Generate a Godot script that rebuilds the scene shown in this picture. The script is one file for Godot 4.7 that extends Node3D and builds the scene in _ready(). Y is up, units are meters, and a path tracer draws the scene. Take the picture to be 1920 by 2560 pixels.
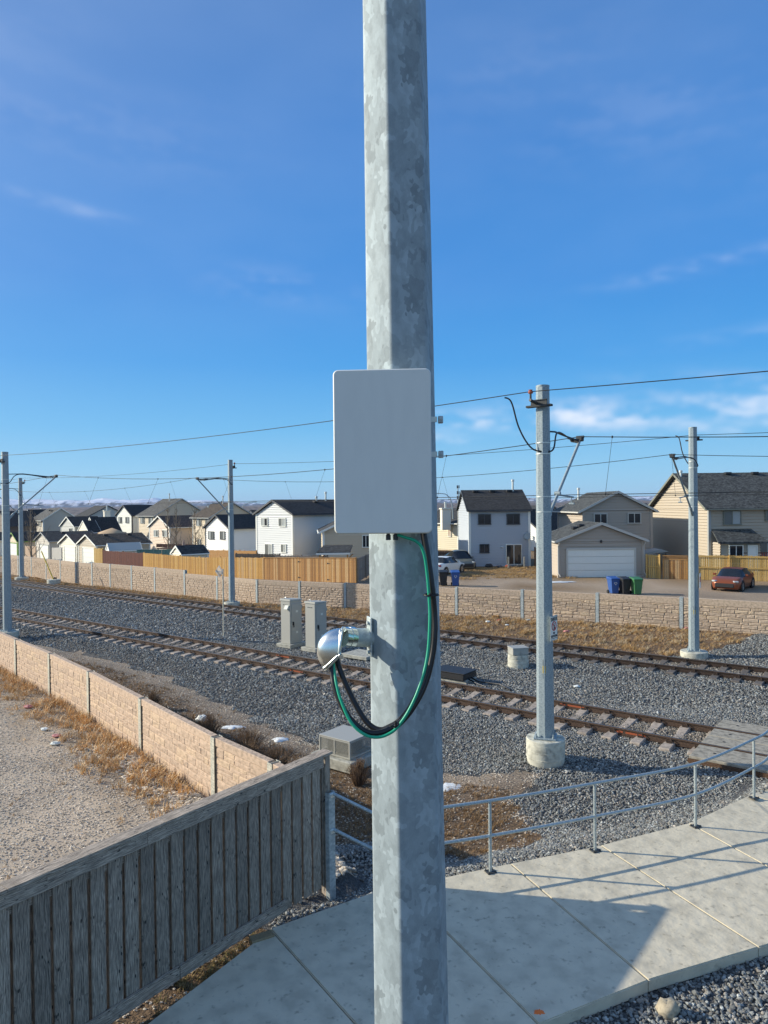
extends Node3D

const UA := Vector3(-0.79441, 0, -0.60738)   # along the tracks, away from the camera
const NA := Vector3(0.60738, 0, -0.79441)    # across the tracks, away from the camera
const TY := 2.48884                          # yaw that lays local x along the tracks and local z across them

var used := {}
var mats := {}
var tex := {}
var rng := RandomNumberGenerator.new()
var nz := FastNoiseLite.new()
var nf := FastNoiseLite.new()


# ---------------------------------------------------------------- mesh builder
class MB:
	var st := SurfaceTool.new()
	var sg := -1
	var uvo := Vector2.ZERO
	var n := 0
	func _init() -> void:
		st.begin(Mesh.PRIMITIVE_TRIANGLES)
	func vert(p: Vector3, t: Vector2) -> void:
		st.set_smooth_group(sg if sg >= 0 else 0xFFFFFFFF)
		st.set_uv(t + uvo)
		st.add_vertex(p)
	func tri(a: Vector3, b: Vector3, c: Vector3, ta := Vector2.ZERO, tb := Vector2.ZERO, tc := Vector2.ZERO) -> void:
		vert(a, ta); vert(c, tc); vert(b, tb)
		n += 1
	func quad(a: Vector3, b: Vector3, c: Vector3, d: Vector3) -> void:
		var w := a.distance_to(b)
		var h := a.distance_to(d)
		var w2 := d.distance_to(c)
		tri(a, b, c, Vector2(0, 0), Vector2(w, 0), Vector2(w2, h))
		tri(a, c, d, Vector2(0, 0), Vector2(w2, h), Vector2(0, h))
	func hexa(p: Array) -> void:   # 0-3 bottom ring, 4-7 top ring, counter-clockwise seen from above
		quad(p[0], p[1], p[5], p[4])
		quad(p[1], p[2], p[6], p[5])
		quad(p[2], p[3], p[7], p[6])
		quad(p[3], p[0], p[4], p[7])
		quad(p[4], p[5], p[6], p[7])
		quad(p[3], p[2], p[1], p[0])
	func box(c: Vector3, s: Vector3, b := Basis.IDENTITY) -> void:
		var h := s / 2.0
		var p := []
		for y in [-h.y, h.y]:
			for q in [Vector2(-1, 1), Vector2(1, 1), Vector2(1, -1), Vector2(-1, -1)]:
				p.append(c + b * Vector3(q.x * h.x, y, q.y * h.z))
		hexa(p)
	func bevel(c: Vector3, s: Vector3, r: float, b := Basis.IDENTITY) -> void:   # a box with chamfered edges
		var h := s / 2.0
		for ax in 3:
			var i := (ax + 1) % 3
			var j := (ax + 2) % 3
			for sgn in [1.0, -1.0]:
				var q := []
				for k in [Vector2(-1, -1), Vector2(1, -1), Vector2(1, 1), Vector2(-1, 1)]:
					var v := Vector3.ZERO
					v[ax] = sgn * h[ax]
					v[i] = k.x * (h[i] - r)
					v[j] = k.y * (h[j] - r)
					q.append(c + b * v)
				if sgn < 0: q.reverse()
				quad(q[0], q[1], q[2], q[3])
			for e in [Vector2(1, 1), Vector2(-1, 1), Vector2(-1, -1), Vector2(1, -1)]:
				var a0 := Vector3.ZERO; var a1 := Vector3.ZERO; var b0 := Vector3.ZERO; var b1 := Vector3.ZERO
				a0[ax] = -(h[ax] - r); a1[ax] = h[ax] - r
				b0[ax] = a0[ax]; b1[ax] = a1[ax]
				a0[i] = e.x * h[i]; a0[j] = e.y * (h[j] - r); a1[i] = a0[i]; a1[j] = a0[j]
				b0[i] = e.x * (h[i] - r); b0[j] = e.y * h[j]; b1[i] = b0[i]; b1[j] = b0[j]
				if e.x * e.y > 0: quad(c + b * a0, c + b * b0, c + b * b1, c + b * a1)
				else: quad(c + b * b0, c + b * a0, c + b * a1, c + b * b1)
		for x in [1.0, -1.0]:
			for y in [1.0, -1.0]:
				for z in [1.0, -1.0]:
					var q0 := c + b * Vector3(x * h.x, y * (h.y - r), z * (h.z - r))
					var q1 := c + b * Vector3(x * (h.x - r), y * h.y, z * (h.z - r))
					var q2 := c + b * Vector3(x * (h.x - r), y * (h.y - r), z * h.z)
					if x * y * z > 0: tri(q0, q1, q2)
					else: tri(q0, q2, q1)
	func tube(pts: Array, rad, seg := 8, caps := true) -> void:
		var rings := []
		var up := Vector3.UP
		var t0: Vector3 = (pts[1] - pts[0]).normalized()
		if absf(t0.dot(up)) > 0.95: up = Vector3.RIGHT
		var x := up.cross(t0).normalized()
		for i in pts.size():
			var t: Vector3 = (pts[mini(i + 1, pts.size() - 1)] - pts[maxi(i - 1, 0)]).normalized()
			x = (x - t * x.dot(t)).normalized()
			var y := t.cross(x)
			var r: float = rad[i] if rad is Array else rad
			var ring := []
			for k in seg:
				var a := TAU * k / seg
				ring.append(pts[i] + (x * cos(a) + y * sin(a)) * r)
			rings.append(ring)
		var keep := sg
		sg = 1
		for i in pts.size() - 1:
			for k in seg:
				var k2 := (k + 1) % seg
				quad(rings[i][k], rings[i][k2], rings[i + 1][k2], rings[i + 1][k])
		sg = -1
		if caps:
			for k in range(1, seg - 1):
				tri(rings[0][0], rings[0][k + 1], rings[0][k])
				tri(rings[-1][0], rings[-1][k], rings[-1][k + 1])
		sg = keep
	func bar(a: Vector3, b: Vector3, r: float, seg := 8) -> void:
		tube([a, b], r, seg)
	func lathe(prof: Array, seg := 24, o := Vector3.ZERO, b := Basis.IDENTITY, smooth := false) -> void:   # profile of Vector2(radius, height), upwards
		for i in prof.size() - 1:
			sg = 1 if smooth else 10 + i
			for k in seg:
				var a0 := TAU * k / seg
				var a1 := TAU * (k + 1) / seg
				var d0 := Vector3(cos(a0), 0, -sin(a0))
				var d1 := Vector3(cos(a1), 0, -sin(a1))
				var p: Vector2 = prof[i]
				var q: Vector2 = prof[i + 1]
				quad(o + b * (d0 * p.x + Vector3.UP * p.y), o + b * (d1 * p.x + Vector3.UP * p.y), o + b * (d1 * q.x + Vector3.UP * q.y), o + b * (d0 * q.x + Vector3.UP * q.y))
		sg = -1
	func prism(poly: Array, lo: Array, hi: Array) -> void:   # poly of Vector2(x, z) with a bottom and a top height for each corner
		var pk := PackedVector2Array(poly)
		var idx := Geometry2D.triangulate_polygon(pk)
		var m := poly.size()
		for i in range(0, idx.size(), 3):
			var a := idx[i]; var b := idx[i + 1]; var c := idx[i + 2]
			var A := Vector3(pk[a].x, hi[a], pk[a].y); var B := Vector3(pk[b].x, hi[b], pk[b].y); var C := Vector3(pk[c].x, hi[c], pk[c].y)
			if (B - A).cross(C - A).y < 0:
				var t := B; B = C; C = t
			tri(A, B, C, Vector2(A.x, A.z), Vector2(B.x, B.z), Vector2(C.x, C.z))
		var flip := Geometry2D.is_polygon_clockwise(pk)
		for i in m:
			var j := (i + 1) % m
			var a := Vector3(pk[i].x, lo[i], pk[i].y); var b := Vector3(pk[j].x, lo[j], pk[j].y)
			var a2 := Vector3(pk[i].x, hi[i], pk[i].y); var b2 := Vector3(pk[j].x, hi[j], pk[j].y)
			if flip: quad(a, b, b2, a2)
			else: quad(b, a, a2, b2)
	func done() -> ArrayMesh:
		st.generate_normals()
		st.index()
		return st.commit()


# ---------------------------------------------------------------- nodes and names
func numbered(called: String) -> String:
	var k: int = used.get(called, -1) + 1
	used[called] = k
	return called if k == 0 else "%s_%03d" % [called, k]

func tag(o: Node, label: String, category := "", group := "", kind := "") -> void:
	if label: o.set_meta("label", label)
	if category: o.set_meta("category", category)
	if group: o.set_meta("group", group)
	if kind: o.set_meta("kind", kind)

func thing(called: String, label: String, category: String, at := Vector3.ZERO, turn := 0.0, group := "") -> Node3D:
	var o := Node3D.new()
	o.name = numbered(called)
	add_child(o)
	o.position = at
	o.rotation.y = turn
	tag(o, label, category, group)
	return o

func part(parent: Node, called: String, mesh, m: Material, at := Vector3.ZERO, b := Basis.IDENTITY) -> MeshInstance3D:
	var o := MeshInstance3D.new()
	o.mesh = mesh.done() if mesh is MB else mesh
	o.material_override = m
	o.name = numbered(called) if parent == self else called
	parent.add_child(o, true)
	o.transform = Transform3D(b, at)
	return o

func struct(called: String, mesh, m: Material, kind := "structure", label := "", category := "") -> MeshInstance3D:
	var o := part(self, called, mesh, m)
	tag(o, label, category, "", kind)
	return o

func tp(u: float, n: float, y := 0.0) -> Vector3:
	return UA * u + NA * n + Vector3.UP * y

func swarm(parent: Node, called: String, mesh: Mesh, m: Material, where: Array, cols: Array) -> MultiMeshInstance3D:
	var mm := MultiMesh.new()
	mm.transform_format = MultiMesh.TRANSFORM_3D
	mm.use_colors = true
	mm.mesh = mesh
	mm.instance_count = where.size()
	for i in where.size():
		mm.set_instance_transform(i, where[i])
		mm.set_instance_color(i, cols[i])
	var o := MultiMeshInstance3D.new()
	o.multimesh = mm
	o.material_override = m
	o.name = numbered(called) if parent == self else called
	parent.add_child(o, true)
	o.set_meta("kind", "stuff")
	return o


# ---------------------------------------------------------------- materials
func lin(r: float, g: float, b: float) -> Color:
	return Color(minf(r * 1.12, .9), minf(g * 1.13, .88), minf(b * 1.0, .82)).linear_to_srgb()   # all surface colours are kept a little warm, as the camera saw them

func noise_tex(key: String, freq: float, stops: Array, type := FastNoiseLite.TYPE_SIMPLEX_SMOOTH, oct := 4, size := 512, warp := 0.0, normal := false, bump := 6.0) -> Texture2D:
	if tex.has(key): return tex[key]
	var f := FastNoiseLite.new()
	f.seed = hash(key) % 1000
	f.noise_type = type
	f.frequency = freq
	f.fractal_octaves = oct
	if oct == 1: f.fractal_type = FastNoiseLite.FRACTAL_NONE
	if type == FastNoiseLite.TYPE_CELLULAR:
		f.cellular_return_type = FastNoiseLite.RETURN_CELL_VALUE if key.begins_with("flake") else FastNoiseLite.RETURN_DISTANCE
	if warp > 0:
		f.domain_warp_enabled = true
		f.domain_warp_amplitude = warp
		f.domain_warp_frequency = freq * 0.7
		f.domain_warp_fractal_octaves = 3
	var t := NoiseTexture2D.new()
	t.width = size
	t.height = size
	t.seamless = true
	t.noise = f
	if normal:
		t.as_normal_map = true
		t.bump_strength = bump
	else:
		var g := Gradient.new()
		var off := PackedFloat32Array(); var cs := PackedColorArray()
		for s in stops:
			off.append(s[0])
			cs.append(Color(s[1], s[1], s[1]) if s.size() == 2 else Color(s[1], s[2], s[3]))
		g.offsets = off
		g.colors = cs
		t.color_ramp = g
	tex[key] = t
	return t

func mat(key: String, c := Color.WHITE, rough := 0.8, metal := 0.0, t: Texture2D = null, scale := Vector3.ONE, nt: Texture2D = null, nscale := 1.0, world := true) -> StandardMaterial3D:
	if mats.has(key): return mats[key]
	var m := StandardMaterial3D.new()
	m.resource_name = key
	m.albedo_color = c
	m.roughness = rough
	m.metallic = metal
	if t:
		m.albedo_texture = t
	if nt:
		m.normal_enabled = true
		m.normal_texture = nt
		m.normal_scale = nscale
	if (t or nt) and world:
		m.uv1_triplanar = true
		m.uv1_world_triplanar = true
	m.uv1_scale = scale
	mats[key] = m
	return m

func wood_tex(key: String, seed_: int, knots: int, contrast: float) -> ImageTexture:
	# four boards side by side, grain along v
	var w := 512; var h := 1024
	var f := FastNoiseLite.new(); f.seed = seed_; f.frequency = 1.0; f.fractal_octaves = 3
	var im := Image.create(w, h, false, Image.FORMAT_RGB8)
	var r := RandomNumberGenerator.new(); r.seed = seed_
	var kn := []
	for i in knots: kn.append([r.randf() * w, r.randf() * h, r.randf_range(4, 9)])
	for y in h:
		for x in w:
			var px := float(x)
			var dark := 0.0
			for k in kn:
				if absf(y - k[1]) > 64.0 or absf(x - k[0]) > 40.0: continue
				var dx: float = x - k[0]; var dy: float = (y - k[1]) * 0.55
				var d2 := dx * dx + dy * dy
				if d2 < 1600.0:
					px += dx * 0.9 * exp(-d2 / 260.0)
					dark = maxf(dark, 1.0 - smoothstep(0.5, 1.0, sqrt(d2) / k[2]))
			var b := floorf(x / 128.0) * 37.0
			var g := f.get_noise_2d(px * 0.11 + b, y * 0.006 + b)
			var ring := absf(fposmod(px * 0.085 + 3.0 * f.get_noise_2d(px * 0.012 + b, y * 0.0022), 1.0) - 0.5) * 2.0
			var fine := f.get_noise_2d(px * 0.5, y * 0.02 + 50.0)
			var v := 0.80 + contrast * (0.35 * g + 0.22 * (ring - 0.5) + 0.25 * fine) - dark * 0.5
			v += 0.10 * f.get_noise_2d(x * 0.01 + 90.0, y * 0.004)
			im.set_pixel(x, y, Color(v, v, v).clamp())
	im.generate_mipmaps()
	return ImageTexture.create_from_image(im)

func flake_tex() -> Array:
	# zinc spangle: irregular crystals of a few tones with sharp borders
	var S := 640
	var G := 13
	var r := RandomNumberGenerator.new(); r.seed = 77
	var pts := []; var tone := []
	for i in G * G:
		pts.append(Vector2(i % G + r.randf_range(.05, .95), i / G + r.randf_range(.05, .95)))
		tone.append([.83, .885, .90, .905, .925, .945, .955, 1.0][r.randi_range(0, 7)])
	var f := FastNoiseLite.new(); f.seed = 5; f.frequency = 1.0; f.fractal_octaves = 2
	var a := Image.create(S, S, false, Image.FORMAT_RGB8)
	var b := Image.create(S, S, false, Image.FORMAT_RGB8)
	for y in S:
		for x in S:
			var p := Vector2(x, y) * (float(G) / S)
			var w := p + Vector2(f.get_noise_2d(p.x * .9, p.y * .9), f.get_noise_2d(p.x * .9 + 50.0, p.y * .9)) * .9
			var cx := int(floorf(w.x)); var cy := int(floorf(w.y))
			var best := 99.0; var t := 0
			for j in range(-1, 2):
				for i in range(-1, 2):
					var k: int = posmod(cx + i, G) + posmod(cy + j, G) * G
					var q: Vector2 = pts[k] + Vector2(floorf(float(cx + i) / G) * G, floorf(float(cy + j) / G) * G)
					var d := w.distance_squared_to(q)
					if d < best: best = d; t = k
			var v: float = tone[t] + .02 * f.get_noise_2d(p.x * 6.0, p.y * 6.0)
			a.set_pixel(x, y, Color(v * .985, v, v * 1.0).clamp())
			var rr := .72 + .05 * fposmod(t * .618, 1.0)
			b.set_pixel(x, y, Color(rr, rr, rr))
	return [ImageTexture.create_from_image(a), ImageTexture.create_from_image(b)]

func shingle_tex() -> ImageTexture:
	var im := Image.create(512, 512, false, Image.FORMAT_RGB8)
	var r := RandomNumberGenerator.new(); r.seed = 5
	for j in 32:
		var x := -r.randi_range(0, 20)
		while x < 512:
			var w := r.randi_range(10, 26)
			var v := r.randf_range(0.55, 1.0)
			im.fill_rect(Rect2i(x, j * 16, w, 16), Color(v, v * 0.99, v * 0.98))
			im.fill_rect(Rect2i(x, j * 16 + 14, w, 2), Color(v, v, v) * 0.6)
			x += w
	return ImageTexture.create_from_image(im)

func sky_tex() -> ImageTexture:
	var w := 1400; var h := 700
	var im := Image.create(w, h, false, Image.FORMAT_RGBF)
	var f := FastNoiseLite.new(); f.seed = 11; f.frequency = 1.0; f.fractal_octaves = 5
	var stops := [[-90.0, Vector3(.25, .24, .22)], [-2.0, Vector3(.30, .42, .55)], [0.0, Vector3(.33, .55, .71)], [2.7, Vector3(.25, .515, .74)], [6.0, Vector3(.14, .42, .725)], [11.0, Vector3(.064, .305, .68)], [17.0, Vector3(.048, .24, .615)], [27.0, Vector3(.055, .207, .54)], [36.0, Vector3(.060, .185, .47)], [60.0, Vector3(.05, .15, .39)], [90.0, Vector3(.05, .14, .36)]]
	# cirrus and added fill clouds: azimuth, elevation, half width, half height, tilt, strength
	var cl := [[7.0, 6.6, 5.5, .6, -.2, .42], [14.0, 6.8, 4.5, .8, -.25, .5], [16.5, 7.8, 1.6, .8, -.6, .3], [21.0, 6.5, 6.0, .8, .1, .30], [30.0, 6.9, 8.0, 1.3, .1, .36], [24.0, 8.4, 5.0, .9, -.3, .18], [26.0, 5.2, 6.0, .5, .1, .2], [4.0, 5.2, 4.0, .5, -.1, .25],
		[-24.0, 21.2, 4.5, .35, -.38, .12], [-20.0, 26.0, 10.0, 2.5, -.1, .03], [24.0, 16.8, 6.0, .5, .33, .12], [20.0, 27.0, 9.0, 2.6, .15, .035], [10.0, 31.0, 9.0, 2.5, .2, .025], [-8.0, 17.0, 5.0, 1.2, -.2, .08], [29.0, 12.0, 8.0, .5, .2, .07],
		[-58.0, 30.0, 18.0, 6.0, .1, .4], [62.0, 22.0, 20.0, 4.0, -.1, .35], [110.0, 34.0, 30.0, 9.0, .1, .6], [-130.0, 36.0, 30.0, 10.0, -.1, .6], [165.0, 18.0, 32.0, 8.0, .05, .6], [-165.0, 42.0, 30.0, 9.0, .1, .6], [140.0, 9.0, 40.0, 4.0, .0, .5], [-150.0, 14.0, 35.0, 6.0, .0, .5], [90.0, 12.0, 25.0, 3.0, .0, .4], [-110.0, 12.0, 25.0, 3.0, .0, .35], [150.0, 60.0, 45.0, 9.0, .1, .5], [-40.0, 58.0, 40.0, 7.0, .1, .3]]  # unseen cirrus out of view, added to make the fill light whiter and brighter
	var sun := Vector3(-0.915, 0.367, -0.169)
	for j in h:
		var el := 90.0 - 180.0 * (j + 0.5) / h
		var k := 0
		while k < stops.size() - 2 and el > stops[k + 1][0]: k += 1
		var base: Vector3 = (stops[k][1] as Vector3).lerp(stops[k + 1][1], clampf((el - stops[k][0]) / (stops[k + 1][0] - stops[k][0]), 0, 1))
		for i in w:
			var az := 360.0 * (i + 0.5) / w
			if az > 180.0: az -= 360.0
			var c := base
			if el > -1.0:
				var d := Vector3(sin(deg_to_rad(az)) * cos(deg_to_rad(el)), sin(deg_to_rad(el)), -cos(deg_to_rad(az)) * cos(deg_to_rad(el)))
				var a := rad_to_deg(acos(clampf(d.dot(sun), -1, 1)))
				c += Vector3(1.3, 1.22, 1.05) * exp(-a / 14.0) + Vector3(.06, .052, .04) * exp(-a / 36.0)
				var m := 0.0
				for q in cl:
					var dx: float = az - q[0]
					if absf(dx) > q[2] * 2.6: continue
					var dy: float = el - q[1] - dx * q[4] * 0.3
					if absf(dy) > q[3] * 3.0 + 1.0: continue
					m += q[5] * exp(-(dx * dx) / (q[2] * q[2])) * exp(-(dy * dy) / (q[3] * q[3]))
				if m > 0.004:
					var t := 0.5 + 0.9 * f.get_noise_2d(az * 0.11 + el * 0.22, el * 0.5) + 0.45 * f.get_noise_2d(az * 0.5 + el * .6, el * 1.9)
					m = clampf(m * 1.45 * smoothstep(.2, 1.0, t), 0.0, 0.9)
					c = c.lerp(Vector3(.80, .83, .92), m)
				var veil := clampf(0.5 + f.get_noise_2d(az * 0.05 + 40.0, el * 0.13), 0, 1)
				c = c.lerp(Vector3(.42, .58, .86), 0.05 * veil * smoothstep(3, 20, el))
			im.set_pixel(i, j, Color(c.x, c.y, c.z))
	return ImageTexture.create_from_image(im)


# ---------------------------------------------------------------- the lie of the land (u along the tracks, n across them)
func lut(t: Array, x: float) -> float:
	if x <= t[0][0]: return t[0][1]
	for i in range(1, t.size()):
		if x <= t[i][0]:
			return lerpf(t[i - 1][1], t[i][1], (x - t[i - 1][0]) / (t[i][0] - t[i - 1][0]))
	return t[-1][1]

const WALL_NEAR := [[8.2, 8.48], [9.24, 8.72], [11.19, 9.03], [14.88, 9.85], [18.52, 10.63], [21.84, 11.24], [25.13, 11.75], [28.6, 12.3], [40.0, 13.6], [80.0, 14.2]]
const WALL_FAR := [[-6.0, 35.0], [1.2, 34.4], [5.0, 34.0], [8.84, 33.65], [12.6, 33.3], [16.36, 32.9], [19.96, 32.4], [23.6, 32.1], [27.2, 31.75], [30.4, 31.2], [33.7, 30.75], [37.8, 30.95], [41.3, 30.95], [45.0, 31.1], [48.1, 31.2], [51.0, 31.2], [53.7, 31.25], [56.3, 31.35], [59.5, 31.7], [62.7, 32.1], [66.0, 32.4], [69.2, 32.7], [72.4, 33.0]]
const TOE := [[-6.0, 16.9], [5.0, 15.9], [8.0, 13.9], [12.6, 13.8], [14.1, 13.7], [19.2, 15.2], [23.6, 16.1], [28.0, 16.3], [80.0, 16.4]]
const EDGE := [[-6.0, 20.0], [2.4, 16.5], [2.45, 15.3], [2.54, 14.5], [3.07, 12.5], [4.1, 10.75], [5.13, 9.2], [5.5, 8.65], [6.14, 7.63], [6.63, 6.4], [7.1, 6.3], [7.6, 7.4]]
const VERGE := [[1.0, .32], [5.0, .29], [8.84, .25], [12.6, .2], [16.4, .14], [20.0, .07], [27.2, -.05], [33.7, -.23], [37.8, -.35], [80.0, -.41]]   # height at the foot of the far wall
const LOT := [[-110.0, -2.6], [-60.0, -1.8], [-40.0, -1.5], [-25.0, -0.7], [-12.0, 0.1], [-2.0, 0.4], [10.0, 0.32], [40.0, 0.3]]

func hgt(u: float, n: float) -> float:
	if n > 28.2:
		return lerpf(-0.02, lut(VERGE, u), smoothstep(28.9, 31.6 if u > 20.0 else 32.8, n)) + 0.03 * nz.get_noise_2d(u * 0.8, n * 0.8)
	if n > 17.3:
		return -0.02 - 0.09 * smoothstep(20.3, 21.8, n) * (1.0 - smoothstep(24.0, 25.6, n)) + 0.02 * nz.get_noise_2d(u, n)
	var wn := lut(WALL_NEAR, u)
	var bump := 0.05 * nz.get_noise_2d(u * 0.6, n * 0.6)
	var edge := lut(EDGE, u)
	var low := lerpf(-0.05, -0.32, smoothstep(3.0, 10.0, u))
	var h := low + (0.42 - low) * (1.0 - smoothstep(edge + 0.1, edge + 4.0, n))
	if u > 7.4: h = lerpf(h, low, smoothstep(7.4, 9.5, u))
	h = lerpf(h, 0.0, smoothstep(lut(TOE, u) - 0.1, 17.4, n))
	h += .22 * exp(-(pow(u - 7.0, 2) + pow(n - 15.0, 2)) / 2.6)   # ballast heaped round the pole's foundation
	if n < edge and u < 7.0:
		return 0.40 + 0.3 * bump
	if u > 7.0:
		h = lerpf(lerpf(0.42, 0.24, smoothstep(7.2, 13.0, u)), h, smoothstep(wn - 0.25, wn + 0.15, n)) + bump
	return h

func zone(u: float, n: float) -> String:
	var w := nz.get_noise_2d(u * 1.3, n * 1.3) * 0.5
	if n > lut([[5.2, 40.0], [6.0, 32.0], [7.3, 29.2], [9.0, 28.35], [80.0, 28.2]], u) + w * 0.8: return "verge"
	if n > lut(TOE, u) + w * 0.7: return "ballast"
	if u > 7.05 and n < lut(WALL_NEAR, u): return "alley"
	if n < lut(EDGE, u): return "verge" if u > 5.5 and n < 7.3 + w and u < 7.3 else "ballast"
	if u > 8.3 + w: return "verge"
	if pow((u - 7.7) / 2.1, 2) + pow((n - 11.7) / 1.5, 2) < 1.0 + w: return "verge"
	return "verge" if n > 12.9 and u > 6.8 + w else "ballast"

func zone_color(z: String, u: float, n: float) -> Color:
	var v := 1.0 + 0.25 * nz.get_noise_2d(u * 0.9 + 30.0, n * 0.9) + 0.12 * nz.get_noise_2d(u * 3.0, n * 3.0)
	if z == "ballast": return Color(.135, .133, .122) * v
	if z == "alley":
		var d := lut(WALL_NEAR, u) - n
		var k := (1.0 - smoothstep(0.6, 2.2, d + nz.get_noise_2d(u * 1.5, n * 1.5))) * smoothstep(11.0, 13.0, u)
		return Color(.72, .58, .41).lerp(Color(.36, .235, .115), k * 0.8) * v
	if n < 28.0:   # between the near wall and the ballast
		var tan_ := 1.0 - smoothstep(0.2, 1.6, lut(TOE, u) - n)
		if u < 9.0 and n < 12.6: tan_ = 0.0
		return Color(.20, .125, .062).lerp(Color(.37, .295, .21), tan_) * v
	return Color(.25, .155, .075) * v

func ground() -> void:
	var cs := 0.3
	var u0 := -7.0; var n0 := -5.0
	var nu := int(83.0 / cs); var nn := int(43.0 / cs)
	var tools := {}
	var look := {
		"ballast": mat("ballast ground", Color.WHITE, 0.95, 0, noise_tex("gravel", 0.045, [[0.0, .35], [0.5, .8], [1.0, 1.0]], FastNoiseLite.TYPE_CELLULAR, 2), Vector3.ONE * 1.1, noise_tex("gravel n", 0.045, [], FastNoiseLite.TYPE_CELLULAR, 2, 512, 0, true, 8), 1.2),
		"alley": mat("alley ground", Color.WHITE, 0.95, 0, noise_tex("pebbles", 0.09, [[0.2, .66], [0.5, .88], [0.8, 1.0]], FastNoiseLite.TYPE_SIMPLEX_SMOOTH, 5), Vector3.ONE * 1.3, noise_tex("pebbles n", 0.11, [], FastNoiseLite.TYPE_SIMPLEX_SMOOTH, 4, 512, 0, true, 6), 0.9),
		"verge": mat("verge ground", Color.WHITE, 0.95, 0, noise_tex("dirt", 0.03, [[0.2, .55], [0.5, .85], [0.8, 1.0]], FastNoiseLite.TYPE_SIMPLEX_SMOOTH, 5), Vector3.ONE * 0.9, noise_tex("dirt n", 0.05, [], FastNoiseLite.TYPE_SIMPLEX_SMOOTH, 5, 512, 0, true, 7), 0.9)}
	for z in look:
		var s := SurfaceTool.new()
		s.begin(Mesh.PRIMITIVE_TRIANGLES)
		tools[z] = s
		look[z].vertex_color_use_as_albedo = true
	var H := PackedFloat32Array(); H.resize((nu + 1) * (nn + 1))
	for i in nu + 1:
		for j in nn + 1:
			H[i * (nn + 1) + j] = hgt(u0 + i * cs, n0 + j * cs)
	for i in range(1, nu - 1):
		var um := u0 + (i + .5) * cs
		var far := lut(WALL_FAR, um) + 0.35
		for j in range(1, nn - 1):
			var nm := n0 + (j + .5) * cs
			if nm > far: continue
			var z := zone(um, nm)
			var s: SurfaceTool = tools[z]
			for q in [Vector2i(0, 0), Vector2i(1, 1), Vector2i(0, 1), Vector2i(0, 0), Vector2i(1, 0), Vector2i(1, 1)]:
				var a: int = i + q.x; var b: int = j + q.y
				var at: int = a * (nn + 1) + b
				var nrm := (Vector3.UP * 2.0 * cs - UA * (H[at + nn + 1] - H[at - nn - 1]) - NA * (H[at + 1] - H[at - 1])).normalized()
				s.set_normal(nrm)
				s.set_color(zone_color(z, u0 + a * cs, n0 + b * cs))
				s.set_uv(Vector2(a, b) * cs)
				s.add_vertex(tp(u0 + a * cs, n0 + b * cs, H[at]))
	for z in tools:
		tools[z].index()
		struct({"ballast": "ballast_ground", "alley": "gravel_alley", "verge": "grass_verge"}[z], tools[z].commit(), look[z], "structure", {"ballast": "dark grey ballast bed under and between the two tracks", "alley": "pale gravel alley beside the beige wall at the left", "verge": "dry brown grass ground along the tracks and walls"}[z])

func lot_ground() -> void:
	var s := SurfaceTool.new()
	s.begin(Mesh.PRIMITIVE_TRIANGLES)
	var us := []; var ks := []
	var x := -60.0
	while x < 240.0:
		us.append(x); x += 2.0
	for k in [0.0, 1.0, 2.0, 3.5, 5.0, 7.0, 9.0, 12.0, 15.0, 19.0, 24.0, 30.0, 38.0, 50.0, 70.0, 100.0, 150.0, 230.0, 330.0]: ks.append(k)
	var P := func(i: int, j: int) -> Vector3:
		var u: float = us[i]
		var p := tp(u, lut(WALL_FAR, u) + 0.1 + ks[j])
		p.y = lut(LOT, p.x) - 0.012 * maxf(0.0, -p.z - 110.0) + 0.05 * nz.get_noise_2d(p.x * .4, p.z * .4)
		return p
	var C := func(p: Vector3, k: float) -> Color:
		var v := 1.0 + 0.35 * nz.get_noise_2d(p.x * 0.5, p.z * 0.5)
		var lawn := smoothstep(-0.1, 0.25, nz.get_noise_2d(p.x * 0.25 + 9.0, p.z * 0.25)) * smoothstep(7.0, 11.0, k) + smoothstep(14.8, 13.6, p.x) * smoothstep(-52.5, -54.0, p.z + .8 * nz.get_noise_2d(p.x, 3.0)) * smoothstep(4.5, 6.0, p.x)
		return Color(.52, .40, .27).lerp(Color(.36, .24, .115), clampf(lawn, 0, 1)) * v
	for i in us.size() - 1:
		for j in ks.size() - 1:
			for q in [Vector2i(0, 0), Vector2i(1, 1), Vector2i(0, 1), Vector2i(0, 0), Vector2i(1, 0), Vector2i(1, 1)]:
				var p = P.call(i + q.x, j + q.y)
				s.set_color(C.call(p, ks[j + q.y]))
				s.set_uv(Vector2(p.x, p.z))
				s.set_normal(Vector3.UP)
				s.add_vertex(p)
	s.index()
	var m := mat("lot ground", Color.WHITE, 0.95, 0, tex["pebbles"], Vector3.ONE * 0.9, tex["pebbles n"], 0.8)
	m.vertex_color_use_as_albedo = true
	struct("gravel_lane", s.commit(), m, "structure", "gravel back lane and dry yards beyond the stone wall")

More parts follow.
